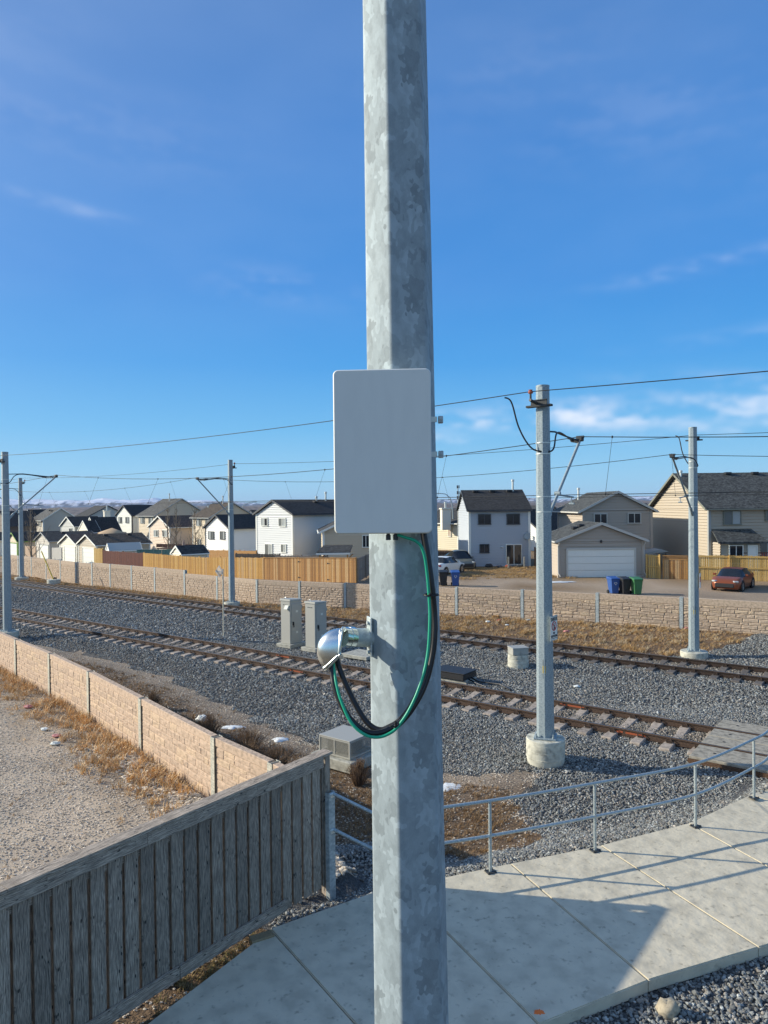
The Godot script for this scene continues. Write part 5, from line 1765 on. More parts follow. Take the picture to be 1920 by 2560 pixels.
func setup_materials() -> void:
	tex["greywood"] = wood_tex("greywood", 5, 26, 1.0)
	var im: Image = (tex["greywood"] as ImageTexture).get_image().duplicate()
	im.clear_mipmaps()
	im.bump_map_to_normal_map(4.0)
	tex["greywood n"] = ImageTexture.create_from_image(im)
	tex["shingle"] = shingle_tex()
	noise_tex("concrete", 0.012, [[0.15, .72], [0.5, .92], [0.85, 1.0]], FastNoiseLite.TYPE_SIMPLEX_SMOOTH, 6)
	noise_tex("concrete n", 0.03, [], FastNoiseLite.TYPE_SIMPLEX_SMOOTH, 6, 512, 0, true, 3)
	var fl := flake_tex()
	var sp := mat("spangle", lin(.42, .47, .53), 1.0, .2, fl[0], Vector3(1.5, 1.25, 1.0), null, 1.0, false)
	sp.roughness_texture = fl[1]

	sp.detail_enabled = true
	sp.detail_blend_mode = BaseMaterial3D.BLEND_MODE_MUL
	sp.detail_albedo = noise_tex("smear", 0.02, [[0.2, .93], [0.5, .98], [0.8, 1.0]], FastNoiseLite.TYPE_SIMPLEX_SMOOTH, 6)
	sp.uv2_triplanar = true; sp.uv2_world_triplanar = true; sp.uv2_scale = Vector3(3, .9, 3)
	var fine := noise_tex("flakes fine", 0.05, [[0.0, .74, .77, .79], [0.5, .9, .92, .93], [1.0, 1.0, 1.0, 1.0]], FastNoiseLite.TYPE_CELLULAR, 1, 512, 8.0)
	mat("spangle fine", lin(.60, .63, .66), .5, .35, fine, Vector3.ONE * 2.5)
	mat("galvanized", lin(.37, .42, .47), .6, .3, fine, Vector3.ONE * 2.2)
	mat("galvanized post", lin(.50, .53, .56), .6, .2, fine, Vector3.ONE * 1.2)
	mat("galvanized rail", lin(.50, .53, .56), .45, .4, fine, Vector3.ONE * 3.0)
	mat("pale post", lin(.58, .53, .46), .7, .1, fine, Vector3.ONE * 1.5)
	mat("bright steel", lin(.62, .63, .64), .4, .6)
	mat("zinc clamp", lin(.40, .43, .48), .4, .5)
	mat("chrome", lin(.62, .66, .72), .18, 1.0)
	mat("polished aluminium", lin(.74, .76, .80), .26, 1.0)
	mat("brushed aluminium", lin(.68, .69, .70), .38, 1.0)
	mat("radome grey", lin(.74, .73, .725), .5, 0.0, noise_tex("faint", 0.02, [[0.2, .985], [0.5, .995], [0.8, 1.0]], FastNoiseLite.TYPE_SIMPLEX_SMOOTH, 6), Vector3(1.6, .4, 1.6))
	mat("dark fitting", lin(.05, .052, .055), .6, .3)
	mat("wire", lin(.03, .032, .035), .6, .4)
	mat("cable black", lin(.012, .012, .013), .38)
	mat("cable green", lin(.008, .34, .20), .42)
	mat("insulator red", lin(.38, .10, .06), .5)
	mat("foundation concrete", lin(.60, .58, .52), .9, 0, tex["concrete"], Vector3.ONE * .8, tex["concrete n"], .6)
	mat("pale concrete", lin(.42, .41, .38), .9, 0, tex["concrete"], Vector3.ONE * .9)
	mat("cabinet steel", lin(.375, .365, .35), .55, .1)
	mat("label white", lin(.6, .6, .58), .6)
	mat("black plastic", lin(.018, .018, .02), .55)
	mat("white paint", lin(.74, .74, .73), .6)
	mat("flue steel", lin(.62, .63, .64), .4, .5)
	mat("glass dark", lin(.018, .022, .028), .06)
	mat("glass curtain", lin(.14, .15, .155), .12)
	mat("glass pale", lin(.36, .38, .40), .15)
	mat("car glass", lin(.012, .014, .016), .05)
	mat("tyre", lin(.02, .02, .02), .85)
	mat("rim steel", lin(.5, .5, .52), .3, .8)
	mat("lamp glass", lin(.55, .57, .6), .1, .3)
	mat("tail red", lin(.35, .02, .02), .2)
	mat("bark", lin(.20, .155, .115), .9)
	mat("twig 0", lin(.17, .105, .065), .9)
	mat("twig 1", lin(.21, .13, .075), .9)
	mat("twig 2", lin(.13, .08, .05), .9)
	mat("snow", lin(.66, .68, .74), .8)

func railing() -> void:
	galvanized_rail("galvanized two bar railing curving along the concrete path", [Vector3(1.52, .55, -10.45), Vector3(3.25, .55, -11.06), Vector3(5.17, .55, -11.85), Vector3(6.78, .51, -13.06), Vector3(8.2, .2, -15.0), Vector3(-.12, .50, -9.98)],
		[Vector3(-.79, 1.84, -10.22), Vector3(-.12, 1.61, -9.98), Vector3(1.52, 1.61, -10.45), Vector3(3.25, 1.61, -11.06), Vector3(5.17, 1.61, -11.85), Vector3(6.78, 1.60, -13.06), Vector3(7.4, 1.52, -13.74), Vector3(8.2, 1.26, -15.0)], [0, 1])
	var t := thing("steel_railing_post", "galvanized channel post at the lit end of the grey fence", "post", Vector3(-.80, .3, -10.2), TY)
	var b := MB.new()
	b.box(Vector3(0, .78, 0), Vector3(.012, 1.56, .13)); b.box(Vector3(.035, .78, .062), Vector3(.06, 1.56, .008)); b.box(Vector3(.035, .78, -.062), Vector3(.06, 1.56, .008))
	part(t, "channel", b, mats["galvanized post"])
	var c := MB.new()
	for y in [1.52, 1.0]: c.bevel(Vector3(.0, y, 0), Vector3(.05, .07, .1), .01)
	part(t, "bracket", c, mats["bright steel"])

func far_buildings() -> void:
	var white := mat("siding white", lin(.76, .76, .77), .75)
	var cream := mat("siding cream", lin(.62, .56, .45), .75)
	var cream2 := mat("siding pale cream", lin(.74, .68, .60), .75)
	var taupe := mat("siding taupe", lin(.415, .35, .305), .75)
	var tan_ := mat("siding tan", lin(.56, .465, .36), .75)
	var blue := mat("siding blue grey", lin(.40, .43, .50), .75)
	var grey := mat("siding grey", lin(.46, .46, .46), .75)
	var pink := mat("siding rose", lin(.66, .54, .46), .75)
	var brown := mat("siding brown", lin(.12, .09, .075), .75)
	var wt: Material = mats["white paint"]
	var sh: Texture2D = tex["shingle"]
	var roof := {}
	for q in [["black", .030, .031, .034], ["charcoal", .055, .057, .060], ["grey", .12, .12, .118], ["slate", .08, .086, .088], ["brown", .10, .078, .06], ["maroon", .085, .062, .055]]:
		roof[q[0]] = mat("shingle " + q[0], lin(q[1] * 1.25, q[2] * 1.25, q[3] * 1.25), .95, 0, sh, Vector3(.25, .25, .25), null, 1.0, false)
	var dkt := mat("dark trim", lin(.05, .055, .065), .6)
	var grt := mat("grey trim", lin(.34, .35, .36), .6)
	var dark := [mats["glass dark"], mats["glass dark"]]
	var pale := [mats["glass curtain"], mats["glass pale"]]
	var gl := "houses along the back lane"
	house("white_house", "two storey white house with black roof right behind the golden fence", "house", {"c": [-9.53, -74.0], "b": 47.0, "LA": 6.77, "LB": 11.0, "base": -.5, "eave": 5.13, "ridge": 6.5, "gable": "A", "wall": mat("siding cool white", lin(.60, .61, .65), .75), "roof": roof.black, "trim": dkt, "corner": wt, "winA": [], "glass": pale, "vents": [[.45, .25, 1.0], [.8, .3, 1.0]], "flues": [[.62, .1, 1.0, 1.0], [.5, .1, 1.0, .5]]})
	add_windows_white_house()
	house("beige_house", "beige house half hidden behind the panel with a porch roof at its left", "house", {"c": [-5.66, -66.0], "b": 84.0, "LA": 9.0, "LB": 10.15, "base": .0, "eave": 3.53, "ridge": 5.89, "gable": "B", "wall": tan_, "roof": roof.charcoal, "trim": wt, "winB": [[3.6, 2.02, 4.3, 3.2]], "glass": dark})
	house("cream_house", "cream lit house with a white chimney just right of the big pole", "house", {"c": [9.0, -86.0], "b": 52.0, "LA": 7.5, "LB": 9.0, "base": .0, "eave": 3.66, "ridge": 5.3, "gable": "B", "wall": cream, "roof": roof.charcoal, "trim": wt, "winA": [[1.2, 2.0, 1.7, 3.1]], "glass": [mat("glass amber", lin(.45, .27, .18), .2), mat("glass amber", Color.WHITE)], "flues": [[.2, .5, 1.0, .5]]})
	var ch := thing("siding_chimney", "boxed siding chimney with steel flue on the cream house's roof", "chimney", Vector3(7.5, 3.2, -86.6), .3)
	var cb := MB.new(); cb.bevel(Vector3(0, .95, 0), Vector3(1.15, 2.6, .7), .03); cb.bevel(Vector3(0, 2.25, 0), Vector3(1.35, .18, .9), .03)
	part(ch, "shaft", cb, cream2)
	var cf := MB.new(); cf.lathe([Vector2(.12, 2.3), Vector2(.12, 2.9), Vector2(.17, 2.9), Vector2(.17, 3.05), Vector2(0, 3.1)], 10)
	part(ch, "flue", cf, mats["flue steel"])
	house("blue_grey_house", "narrow blue grey house with patio door facing the tracks", "house", {"c": [7.7, -64.0], "b": 90.0, "LA": 9.0, "LB": 5.38, "base": .13, "eave": 5.38, "ridge": 7.15, "gable": "A", "wall": blue, "roof": roof.black, "trim": dkt, "corner": wt, "winB": [[.76, 4.12, 1.92, 5.07], [3.34, 4.1, 4.52, 5.08], [.88, 1.56, 1.75, 2.38]], "glass": dark, "vents": [[.2, .12, 1.0], [.5, .12, 1.0], [.8, .12, 1.0]], "flues": [[.87, .08, 1.0, 1.1]], "oe": .3, "og": .25})
	house("dark_roof_house", "house with black roof hidden between the blue grey house and the tan garage house", "house", {"c": [14.6, -92.0], "b": 55.0, "LA": 8.0, "LB": 9.0, "base": .1, "eave": 3.0, "ridge": 5.6, "gable": "B", "wall": white, "roof": roof.charcoal, "trim": dkt, "winA": [[1.0, 1.2, 2.4, 1.7]], "glass": dark})
	house("dark_roof_house", "low white house with black eaves left of the tan garage house", "house", {"c": [18.3, -84.0], "b": 60.0, "LA": 7.0, "LB": 8.0, "base": .1, "eave": 2.9, "ridge": 5.1, "gable": "A", "wall": white, "roof": roof.black, "trim": dkt, "winA": [[2.0, .8, 3.0, 2.0]], "glass": dark})
	house("taupe_house", "taupe two storey house rising behind the double garage", "house", {"c": [16.84, -60.0], "b": 90.0, "LA": 8.46, "LB": 5.74, "base": .25, "eave": 5.32, "ridge": 6.78, "gable": "B", "wall": taupe, "roof": roof.slate, "trim": mat("warm trim", lin(.52, .50, .48), .6), "corner": taupe, "winB": [[.87, 4.2, 2.0, 5.08], [3.72, 4.2, 4.84, 5.1]], "glass": dark, "flues": [[.85, .45, -1.0, 1.1]], "oe": .45, "og": .35})
	var tg := house("taupe_garage", "taupe double garage with wide white door facing the lane", "garage", {"c": [13.27, -54.0], "b": 90.0, "LA": 5.6, "LB": 6.39, "base": .3, "eave": 3.07, "ridge": 4.3, "gable": "B", "wall": taupe, "roof": roof.slate, "trim": mats["warm trim"], "corner": taupe, "doorB": [[.66, .32, 5.72, 2.42]], "vents": [[.35, .3, -1.0], [.35, .45, -1.0]], "oe": .3, "og": .35})
	var lp := MB.new(); lp.bevel(Vector3(3.2, 2.75, .09), Vector3(.14, .2, .14), .03)
	part(tg, "door_lamp", lp, mats["black plastic"])
	for x in [-.07, 6.46]:
		var dp := MB.new()
		dp.tube([Vector3(x, 2.7, .4), Vector3(x, 2.6, .38), Vector3(x, 2.45, .1), Vector3(x, 2.3, .08), Vector3(x, .35, .08), Vector3(x + .12, .12, .3)], .04, 8)
		part(tg, "downspout", dp, mats["warm trim"])
	var o := house("tan_house", "big tan house at the right edge with a lit cream gable side", "house", {"c": [25.65, -56.0], "b": 90.0, "LA": 11.81, "LB": 13.0, "base": .25, "eave": 5.44, "ridge": 8.3, "gable": "A", "wall": mat("siding sand", lin(.43, .365, .30), .75), "roof": roof.slate, "trim": mat("olive trim", lin(.19, .19, .16), .6), "corner": grt, "winB": [[1.07, 4.14, 2.47, 5.26], [4.36, 4.42, 5.4, 5.27], [3.72, 1.4, 5.2, 2.72]], "glass": pale, "vents": [[.32, .06, 1.0], [.5, .06, 1.0]], "flues": [[.0, .1, 1.0, .5]], "oe": .35, "og": .45})
	# the porch bay with its own roof
	var bay := MB.new()
	siding(bay, Vector3(.25, 0, 1.4), Vector3(1, 0, 0), 3.0, 0, 2.55, 2.55)
	siding(bay, Vector3(.25, 0, .01), Vector3(0, 0, 1), 1.38, 0, 2.55, 2.55)
	siding(bay, Vector3(3.25, 0, 1.4), Vector3(0, 0, -1), 1.38, 0, 2.55, 2.55)
	var by := part(o, "porch_bay", bay, mats["siding sand"])
	var pr := MB.new()
	pr.hexa([Vector3(-.15, 2.5, 1.85), Vector3(3.7, 2.5, 1.85), Vector3(3.3, 3.4, .0), Vector3(.2, 3.4, .0), Vector3(-.15, 2.64, 1.85), Vector3(3.7, 2.64, 1.85), Vector3(3.3, 3.55, .0), Vector3(.2, 3.55, .0)])
	part(by, "porch_roof", pr, roof.slate)
	window_on(o, Basis.IDENTITY, Vector3(.25, 0, 1.42), [.55, .95, 1.65, 2.38], mats["white paint"], dark, "patio_window")
	window_on(o, Basis.IDENTITY, Vector3(.25, 0, 1.42), [2.0, .3, 2.75, 2.38], mats["white paint"], [mats["white paint"]], "back_door")

	house("small_white_house", "small bright white house with black roof left of the white two storey", "house", {"c": [-19.22, -88.0], "b": 47.0, "LA": 5.78, "LB": 6.0, "base": -.8, "eave": 3.33, "ridge": 4.8, "gable": "A", "wall": mat("siding bright white", lin(.80, .81, .80), .75), "roof": roof.black, "trim": dkt, "winA": [[.85, 1.85, 2.03, 2.89], [3.57, 1.81, 5.02, 2.83]], "glass": pale, "group": ""})
	house("brown_roof_house", "tan house with brown roof and dark gable above the small white house", "house", {"c": [-25.65, -105.0], "b": 47.0, "LA": 5.35, "LB": 7.39, "base": -1.2, "eave": 4.43, "ridge": 6.45, "gable": "B", "wall": mat("siding oat", lin(.60, .50, .385), .75), "roof": roof.brown, "trim": grt, "winA": [[.12, 3.14, 1.37, 4.24], [2.71, 3.1, 4.08, 4.22], [2.92, .13, 3.88, 1.09]], "glass": pale, "flues": [[.4, .1, -1.0, 1.2]]})
	house("large_tan_house", "large tan house with grey roof and broad dark gable", "house", {"c": [-38.62, -120.0], "b": 47.0, "LA": 6.65, "LB": 9.46, "base": -1.4, "eave": 4.6, "ridge": 7.3, "gable": "B", "wall": mat("siding wheat", lin(.58, .49, .39), .75), "roof": roof.grey, "trim": grt, "winA": [[.97, 3.19, 2.46, 4.32], [4.17, 3.19, 5.67, 4.3]], "glass": pale, "flues": [[.45, .15, -1.0, 1.3]]})
	house("pale_house", "pale grey house with black roof and two windows left of the large tan one", "house", {"c": [-46.15, -130.0], "b": 47.0, "LA": 6.78, "LB": 6.5, "base": -1.6, "eave": 4.57, "ridge": 6.3, "gable": "A", "wall": mat("siding pale grey", lin(.66, .66, .65), .75), "roof": roof.black, "trim": dkt, "winA": [[1.17, 3.11, 2.61, 4.23], [4.35, 3.07, 5.78, 4.21]], "glass": pale})
	house("rose_house", "small cream and rose house with maroon roof and two windows", "house", {"c": [-33.23, -110.0], "b": 47.0, "LA": 7.0, "LB": 6.0, "base": -1.2, "eave": 2.86, "ridge": 4.45, "gable": "A", "wall": pink, "roof": roof.maroon, "trim": wt, "winA": [[.79, 1.32, 2.32, 2.42], [3.79, 1.28, 5.38, 2.36]], "glass": pale})
	house("grey_gable_house", "house with a low grey gable and black roof in the left group", "house", {"c": [-54.48, -125.0], "b": 47.0, "LA": 6.68, "LB": 5.0, "base": -1.6, "eave": 2.78, "ridge": 4.3, "gable": "A", "wall": grey, "roof": roof.black, "trim": wt, "winA": [[1.07, 1.78, 2.5, 2.43]], "glass": dark})
	house("black_roof_house", "house with a steep black roof and white rake behind the gazebo", "house", {"c": [-47.84, -118.0], "b": 47.0, "LA": 5.37, "LB": 4.2, "base": -1.6, "eave": 1.92, "ridge": 4.25, "gable": "A", "wall": cream2, "roof": roof.black, "trim": wt, "og": .1})
	house("narrow_gable_house", "narrow cream gable tucked left of the steep black roof", "house", {"c": [-47.06, -113.0], "b": 47.0, "LA": 4.45, "LB": 1.8, "base": -1.6, "eave": 2.2, "ridge": 3.8, "gable": "A", "wall": cream2, "roof": roof.black, "trim": wt, "og": .1})
	house("chimney_house", "big house with charcoal roof and boxed chimney at the back left", "house", {"c": [-62.8, -150.0], "b": 47.0, "LA": 7.0, "LB": 9.0, "base": -2.0, "eave": 4.0, "ridge": 6.3, "gable": "B", "wall": grey, "roof": roof.charcoal, "trim": dkt, "flues": [[.3, .4, 1.0, .8]]})
	var c2 := thing("boxed_chimney", "white boxed chimney on the charcoal roof at the back left", "chimney", Vector3(-56.6, 3.4, -145.0), .7)
	var c2b := MB.new(); c2b.bevel(Vector3(0, .9, 0), Vector3(1.2, 2.0, .8), .03); c2b.bevel(Vector3(0, 1.95, 0), Vector3(1.4, .2, 1.0), .03)
	part(c2, "shaft", c2b, cream2)
	var c2f := MB.new(); c2f.lathe([Vector2(.14, 2.0), Vector2(.14, 3.0), Vector2(0, 3.05)], 10)
	part(c2, "flue", c2f, mats["flue steel"])
	house("taupe_gable_house", "house with wide grey gable and grey roof at the far left", "house", {"c": [-67.25, -140.0], "b": 47.0, "LA": 6.85, "LB": 6.68, "base": -2.0, "eave": 3.69, "ridge": 5.85, "gable": "B", "wall": mat("siding putty", lin(.50, .46, .42), .75), "roof": roof.grey, "trim": wt, "winA": [[1.03, 2.43, 2.57, 3.34], [4.05, 2.38, 5.49, 3.31]], "glass": pale, "vents": [[.3, .3, -1.0], [.55, .25, -1.0]]})
	house("back_white_house", "white gabled house peeping out behind the wide grey gable", "house", {"c": [-76.8, -155.0], "b": 47.0, "LA": 4.46, "LB": 6.0, "base": -2.2, "eave": 3.68, "ridge": 5.6, "gable": "A", "wall": white, "roof": roof.black, "trim": wt, "winA": [[2.08, 2.54, 3.35, 3.66]], "glass": dark})
	house("brown_house", "dark brown house behind the two poles at the left edge", "house", {"c": [-68.58, -130.0], "b": 47.0, "LA": 11.0, "LB": 4.5, "base": -2.2, "eave": 2.88, "ridge": 5.4, "gable": "A", "wall": brown, "roof": roof.black, "trim": dkt})
	house("distant_house", "dark roofed house far behind, between the brown roof and the white two storey", "house", {"c": [-22.0, -165.0], "b": 60.0, "LA": 8.0, "LB": 11.0, "base": -1.4, "eave": 3.4, "ridge": 5.9, "gable": "B", "wall": taupe, "roof": roof.black, "trim": dkt})
	house("distant_house", "small dark roofed house far behind, left of the white two storey's roof", "house", {"c": [-26.5, -150.0], "b": 47.0, "LA": 6.0, "LB": 8.0, "base": -1.4, "eave": 3.2, "ridge": 5.0, "gable": "A", "wall": grey, "roof": roof.brown, "trim": dkt})
	house("distant_house", "dark roofed house far behind the tan garage house's left eave", "house", {"c": [31.0, -150.0], "b": 70.0, "LA": 8.0, "LB": 10.0, "base": -.5, "eave": 3.2, "ridge": 5.3, "gable": "B", "wall": taupe, "roof": roof.charcoal, "trim": dkt})
	house("distant_house", "dark roof far behind, between the tan garage house and the big tan house", "house", {"c": [38.0, -120.0], "b": 80.0, "LA": 8.0, "LB": 9.0, "base": -.5, "eave": 3.3, "ridge": 5.6, "gable": "A", "wall": grey, "roof": roof.black, "trim": dkt})
	house("shingle_garage", "nearest left garage with brown roof and white door", "garage", {"c": [-37.32, -92.0], "b": 47.0, "LA": 6.17, "LB": 7.18, "base": -1.9, "eave": 1.1, "ridge": 2.3, "gable": "A", "wall": mat("siding clay", lin(.46, .40, .33), .75), "roof": roof.brown, "trim": wt, "doorA": [[.3, -1.7, 4.5, .65]], "vents": [[.3, .2, 1.0], [.75, .2, 1.0]], "oe": .3})
	house("shingle_garage", "left garage with brown roof, second from the golden fence", "garage", {"c": [-42.42, -98.0], "b": 47.0, "LA": 6.7, "LB": 8.0, "base": -2.0, "eave": .9, "ridge": 2.15, "gable": "A", "wall": mat("siding bone", lin(.66, .62, .56), .75), "roof": roof.maroon, "trim": wt, "doorA": [[.5, -1.8, 4.7, .55]], "vents": [[.4, .2, 1.0]], "oe": .3})
	house("shingle_garage", "left garage with charcoal roof, third from the golden fence", "garage", {"c": [-49.98, -106.0], "b": 47.0, "LA": 6.24, "LB": 7.0, "base": -2.2, "eave": 1.05, "ridge": 2.2, "gable": "A", "wall": mats["siding putty"], "roof": roof.charcoal, "trim": grt, "doorA": [[.3, -2.0, 4.2, .42]], "vents": [[.4, .2, 1.0]], "oe": .3})
	house("shingle_garage", "left garage with green door trim just right of the far pole", "garage", {"c": [-58.82, -114.0], "b": 47.0, "LA": 5.26, "LB": 7.0, "base": -2.3, "eave": .73, "ridge": 1.95, "gable": "A", "wall": mats["siding oat"], "roof": roof.black, "trim": mat("green trim", lin(.16, .30, .05), .6), "doorA": [[.3, -2.1, 3.9, .35]], "vents": [[.4, .2, 1.0]], "oe": .3})
	house("shingle_garage", "white garage at the left edge, between the two line poles", "garage", {"c": [-66.5, -120.0], "b": 47.0, "LA": 6.0, "LB": 7.0, "base": -2.4, "eave": .6, "ridge": 1.8, "gable": "A", "wall": white, "roof": roof.charcoal, "trim": wt, "doorA": [[.6, -2.2, 4.8, .2]], "oe": .3})

func add_windows_white_house() -> void:
	var o := get_node("white_house")
	var AB := Basis(Vector3(0, 0, 1), Vector3.UP, Vector3(-1, 0, 0))
	var k := 0
	for q in [[1.1, 3.8, 2.41, 4.72], [4.48, 3.8, 5.75, 4.72], [1.08, 1.05, 2.02, 1.98], [3.64, .1, 5.07, 1.9]]:
		window_on(o, AB, Vector3.ZERO, [-q[2], q[1] + .5, -q[0], q[3] + .5], mats["white paint"], [mats["glass curtain"], mats["glass pale"]] if k != 1 else [mats["glass pale"], mats["glass dark"]])
		k += 1

func yards() -> void:
	var gold := []
	for k in [[.64, .36, .10], [.58, .31, .08], [.70, .42, .14], [.50, .26, .075]]:
		gold.append(mat("gold board %.2f" % k[0], lin(k[0], k[1], k[2]), .8, 0, noise_tex("grain", 0.03, [[0.2, .72], [0.5, .92], [0.8, 1.0]], FastNoiseLite.TYPE_SIMPLEX_SMOOTH, 4), Vector3(5, .5, 5)))
	var tanb := []
	for k in [[.56, .30, .11], [.46, .235, .085], [.63, .40, .20], [.34, .17, .06]]:
		tanb.append(mat("tan board %.2f" % k[0], lin(k[0], k[1], k[2]), .85, 0, tex["grain"], Vector3(5, .5, 5)))
	var yel := []
	for k in [[.66, .42, .14], [.60, .37, .115], [.70, .47, .18]]:
		yel.append(mat("yellow board %.2f" % k[0], lin(k[0], k[1], k[2]), .8, 0, tex["grain"], Vector3(5, .5, 5)))
	var redb := [mat("red board", lin(.165, .05, .03), .8, 0, tex["grain"], Vector3(5, .5, 5)), mat("red board dark", lin(.14, .042, .027), .8, 0, tex["grain"], Vector3(5, .5, 5))]
	var brn := [mat("brown board", lin(.125, .07, .045), .85, 0, tex["grain"], Vector3(5, .5, 5)), mat("brown board pale", lin(.17, .10, .065), .85, 0, tex["grain"], Vector3(5, .5, 5))]
	var wth := [mat("weathered board", lin(.27, .225, .20), .85, 0, tex["grain"], Vector3(5, .5, 5)), mat("weathered board pale", lin(.33, .28, .25), .85, 0, tex["grain"], Vector3(5, .5, 5))]
	var dkb := [mat("dark board", lin(.075, .065, .06), .85, 0, tex["grain"], Vector3(5, .5, 5))]
	# the long fence behind the stone wall, left to right, set along the back lane
	var ln := func(t: float) -> Vector3:
		return Vector3(-2.05, 0, -50.6) + UA * t + Vector3.UP * lut([[0.0, .45], [10.0, .08], [17.6, -.16], [25.8, -.05], [34.0, .0]], t)
	fence("board_fence", "golden board fence section at the left, nearest the red brown one", ln.call(25.8), ln.call(17.62), 1.8, gold, .145, true, "")
	fence("board_fence", "golden brown board fence section in front of the small white house", ln.call(17.6), ln.call(9.52), 1.8, gold.slice(1) + tanb.slice(2, 3), .145, true, "")
	fence("board_fence", "tan board section with a narrow hinged gate in the long fence", ln.call(9.5), ln.call(5.8), 1.78, tanb, .14, true, "", false, null, true)
	var gt := fence("board_gate", "tan double gate with black strap hinges in the long fence", ln.call(5.77), ln.call(2.32), 1.76, tanb, .14, true, "", false, null, true)
	for x in [.12, 3.1]:
		for y in [.3, 1.5]:
			var hb := MB.new()
			hb.box(Vector3(x, y, .026), Vector3(.1, .1, .012))
			hb.box(Vector3(x + .12, y, .024), Vector3(.22, .035, .014))
			part(gt, "strap_hinge", hb, mats["black plastic"])
	fence("board_fence", "last tan board section before the fence turns away from the lane", ln.call(2.3), ln.call(0.0), 1.76, tanb, .14, true, "", false, null, true)
	fence("board_fence", "weathered pinkish fence side running back from the corner post", Vector3(-2.0, .45, -50.75), Vector3(-1.0, .5, -57.0), 1.7, wth, .15, true, "", true)
	fence("board_fence", "red brown board fence with leaning gate boards at the left", ln.call(32.6), ln.call(25.85), 1.78, redb, .15, true, "")
	fence("board_fence", "short golden fence section left of the red brown boards", ln.call(34.2), ln.call(32.65), 1.95, yel, .14, true, "")
	fence("board_fence", "pale pink board fence between two left garages", Vector3(-48.3, -1.6, -95.4), Vector3(-46.2, -1.55, -94.0), 2.55, [mat("pale pine", lin(.62, .45, .33), .85)] , .15, false, "")
	fence("board_fence", "whitish board gate beside the garage with the maroon roof", Vector3(-44.6, -1.6, -95.2), Vector3(-42.6, -1.5, -93.6), 2.3, [mat("pale grey boards", lin(.55, .52, .50), .85)], .15, false, "")
	# yard fences further back
	fence("yard_fence", "brown yard fence below the small white house", Vector3(-21.5, -.6, -79.5), Vector3(-13.2, -.4, -73.0), 1.8, tanb, .15, false, "")
	fence("yard_fence", "dark weathered yard fence before the white two storey house", Vector3(-14.0, -.1, -66.5), Vector3(-9.5, -.05, -64.4), 1.68, dkb, .15, false, "")
	fence("yard_fence", "grey brown yard fence left of the beige house's porch", Vector3(-9.3, .05, -60.5), Vector3(-4.7, .1, -58.6), 1.74, wth, .15, false, "")
	fence("yard_fence", "brown fence behind the white car by the big pole", Vector3(4.2, .3, -66.4), Vector3(6.85, .3, -66.0), 1.35, brn, .15, false, "")
	fence("yard_fence", "brown fence between the blue grey house and the taupe garage", Vector3(13.3, .3, -63.0), Vector3(16.2, .3, -62.6), 1.75, brn, .15, false, "")
	fence("board_fence", "yellow pine fence panel right of the taupe garage", Vector3(19.72, .3, -53.4), Vector3(20.5, .3, -52.6), 1.75, yel, .14, true, "", true)
	var lg := fence("board_gate", "tan gate with lattice top in the yellow pine fence", Vector3(20.6, .3, -52.6), Vector3(22.2, .3, -51.9), 1.4, tanb, .14, true, "")
	var lt := MB.new()
	for i in 22:
		lt.bar(Vector3(i * .08 - .05, 1.48, 0), Vector3(i * .08 + .17, 1.7, 0), .012, 4)
		lt.bar(Vector3(i * .08 + .17, 1.48, .02), Vector3(i * .08 - .05, 1.7, .02), .012, 4)
	lt.box(Vector3(.88, 1.45, 0), Vector3(1.75, .07, .05)); lt.box(Vector3(.88, 1.73, 0), Vector3(1.75, .04, .05))
	part(lg, "lattice", lt, tanb[0])
	fence("board_fence", "long yellow pine fence behind the orange car", Vector3(22.3, .3, -51.9), Vector3(27.2, .3, -49.9), 1.8, yel, .14, true, "", true)
	fence("board_fence", "dark red board fence right of the yellow pine one at the frame's edge", Vector3(27.3, .3, -49.85), Vector3(31.0, .3, -48.4), 1.75, redb, .14, true, "")
	var rr := thing("deck_railing", "red slatted deck railing above the yellow pine fence", "railing", Vector3(26.9, 1.0, -54.6))
	var rb := MB.new(); rb.box(Vector3(1.6, 1.0, 0), Vector3(3.4, .07, .1)); rb.box(Vector3(1.6, .35, 0), Vector3(3.4, .06, .05))
	part(rr, "rail", rb, redb[0])
	for i in 20:
		var sb := MB.new(); sb.box(Vector3(i * .168, .67, 0), Vector3(.06, .66, .03))
		part(rr, "slat", sb, mat("red slat", lin(.30, .035, .03), .7))
	var dk := MB.new(); dk.box(Vector3(1.6, -.05, -.6), Vector3(3.4, .12, 1.2)); dk.box(Vector3(.1, -.4, 0), Vector3(.12, .7, .12)); dk.box(Vector3(3.1, -.4, 0), Vector3(.12, .7, .12))
	part(rr, "deck", dk, redb[1])
	# sheds and shelters
	var s1 := house("garden_shed", "shed with pale sheet roof beyond the red brown fence", "shed", {"c": [-29.2, -75.5], "b": 60.0, "LA": 2.2, "LB": 3.2, "base": -.8, "eave": 1.35, "ridge": 2.0, "gable": "A", "wall": mats["siding white"], "roof": mat("sheet roof", lin(.42, .41, .40), .6), "trim": mats["white paint"], "oe": .15, "og": .1})
	house("garden_shed", "small dark roofed shed with white gable above the golden fence", "shed", {"c": [-19.0, -66.5], "b": 50.0, "LA": 2.2, "LB": 2.6, "base": -.4, "eave": 1.5, "ridge": 2.15, "gable": "A", "wall": mats["siding pale cream"], "roof": mats["shingle charcoal"], "trim": mats["white paint"], "oe": .15, "og": .12})
	var tl := thing("teal_screen", "teal green sheet screen along a yard above the golden fence", "screen", Vector3(-25.2, -.5, -72.2), .04)
	var tm := MB.new()
	for i in 14: tm.bevel(Vector3(.2 + i * .42, 1.1, .03 * (i % 2)), Vector3(.41, 2.1 + .02 * (i % 3), .04), .01)
	tm.box(Vector3(3.0, 2.17, .0), Vector3(5.9, .05, .14))
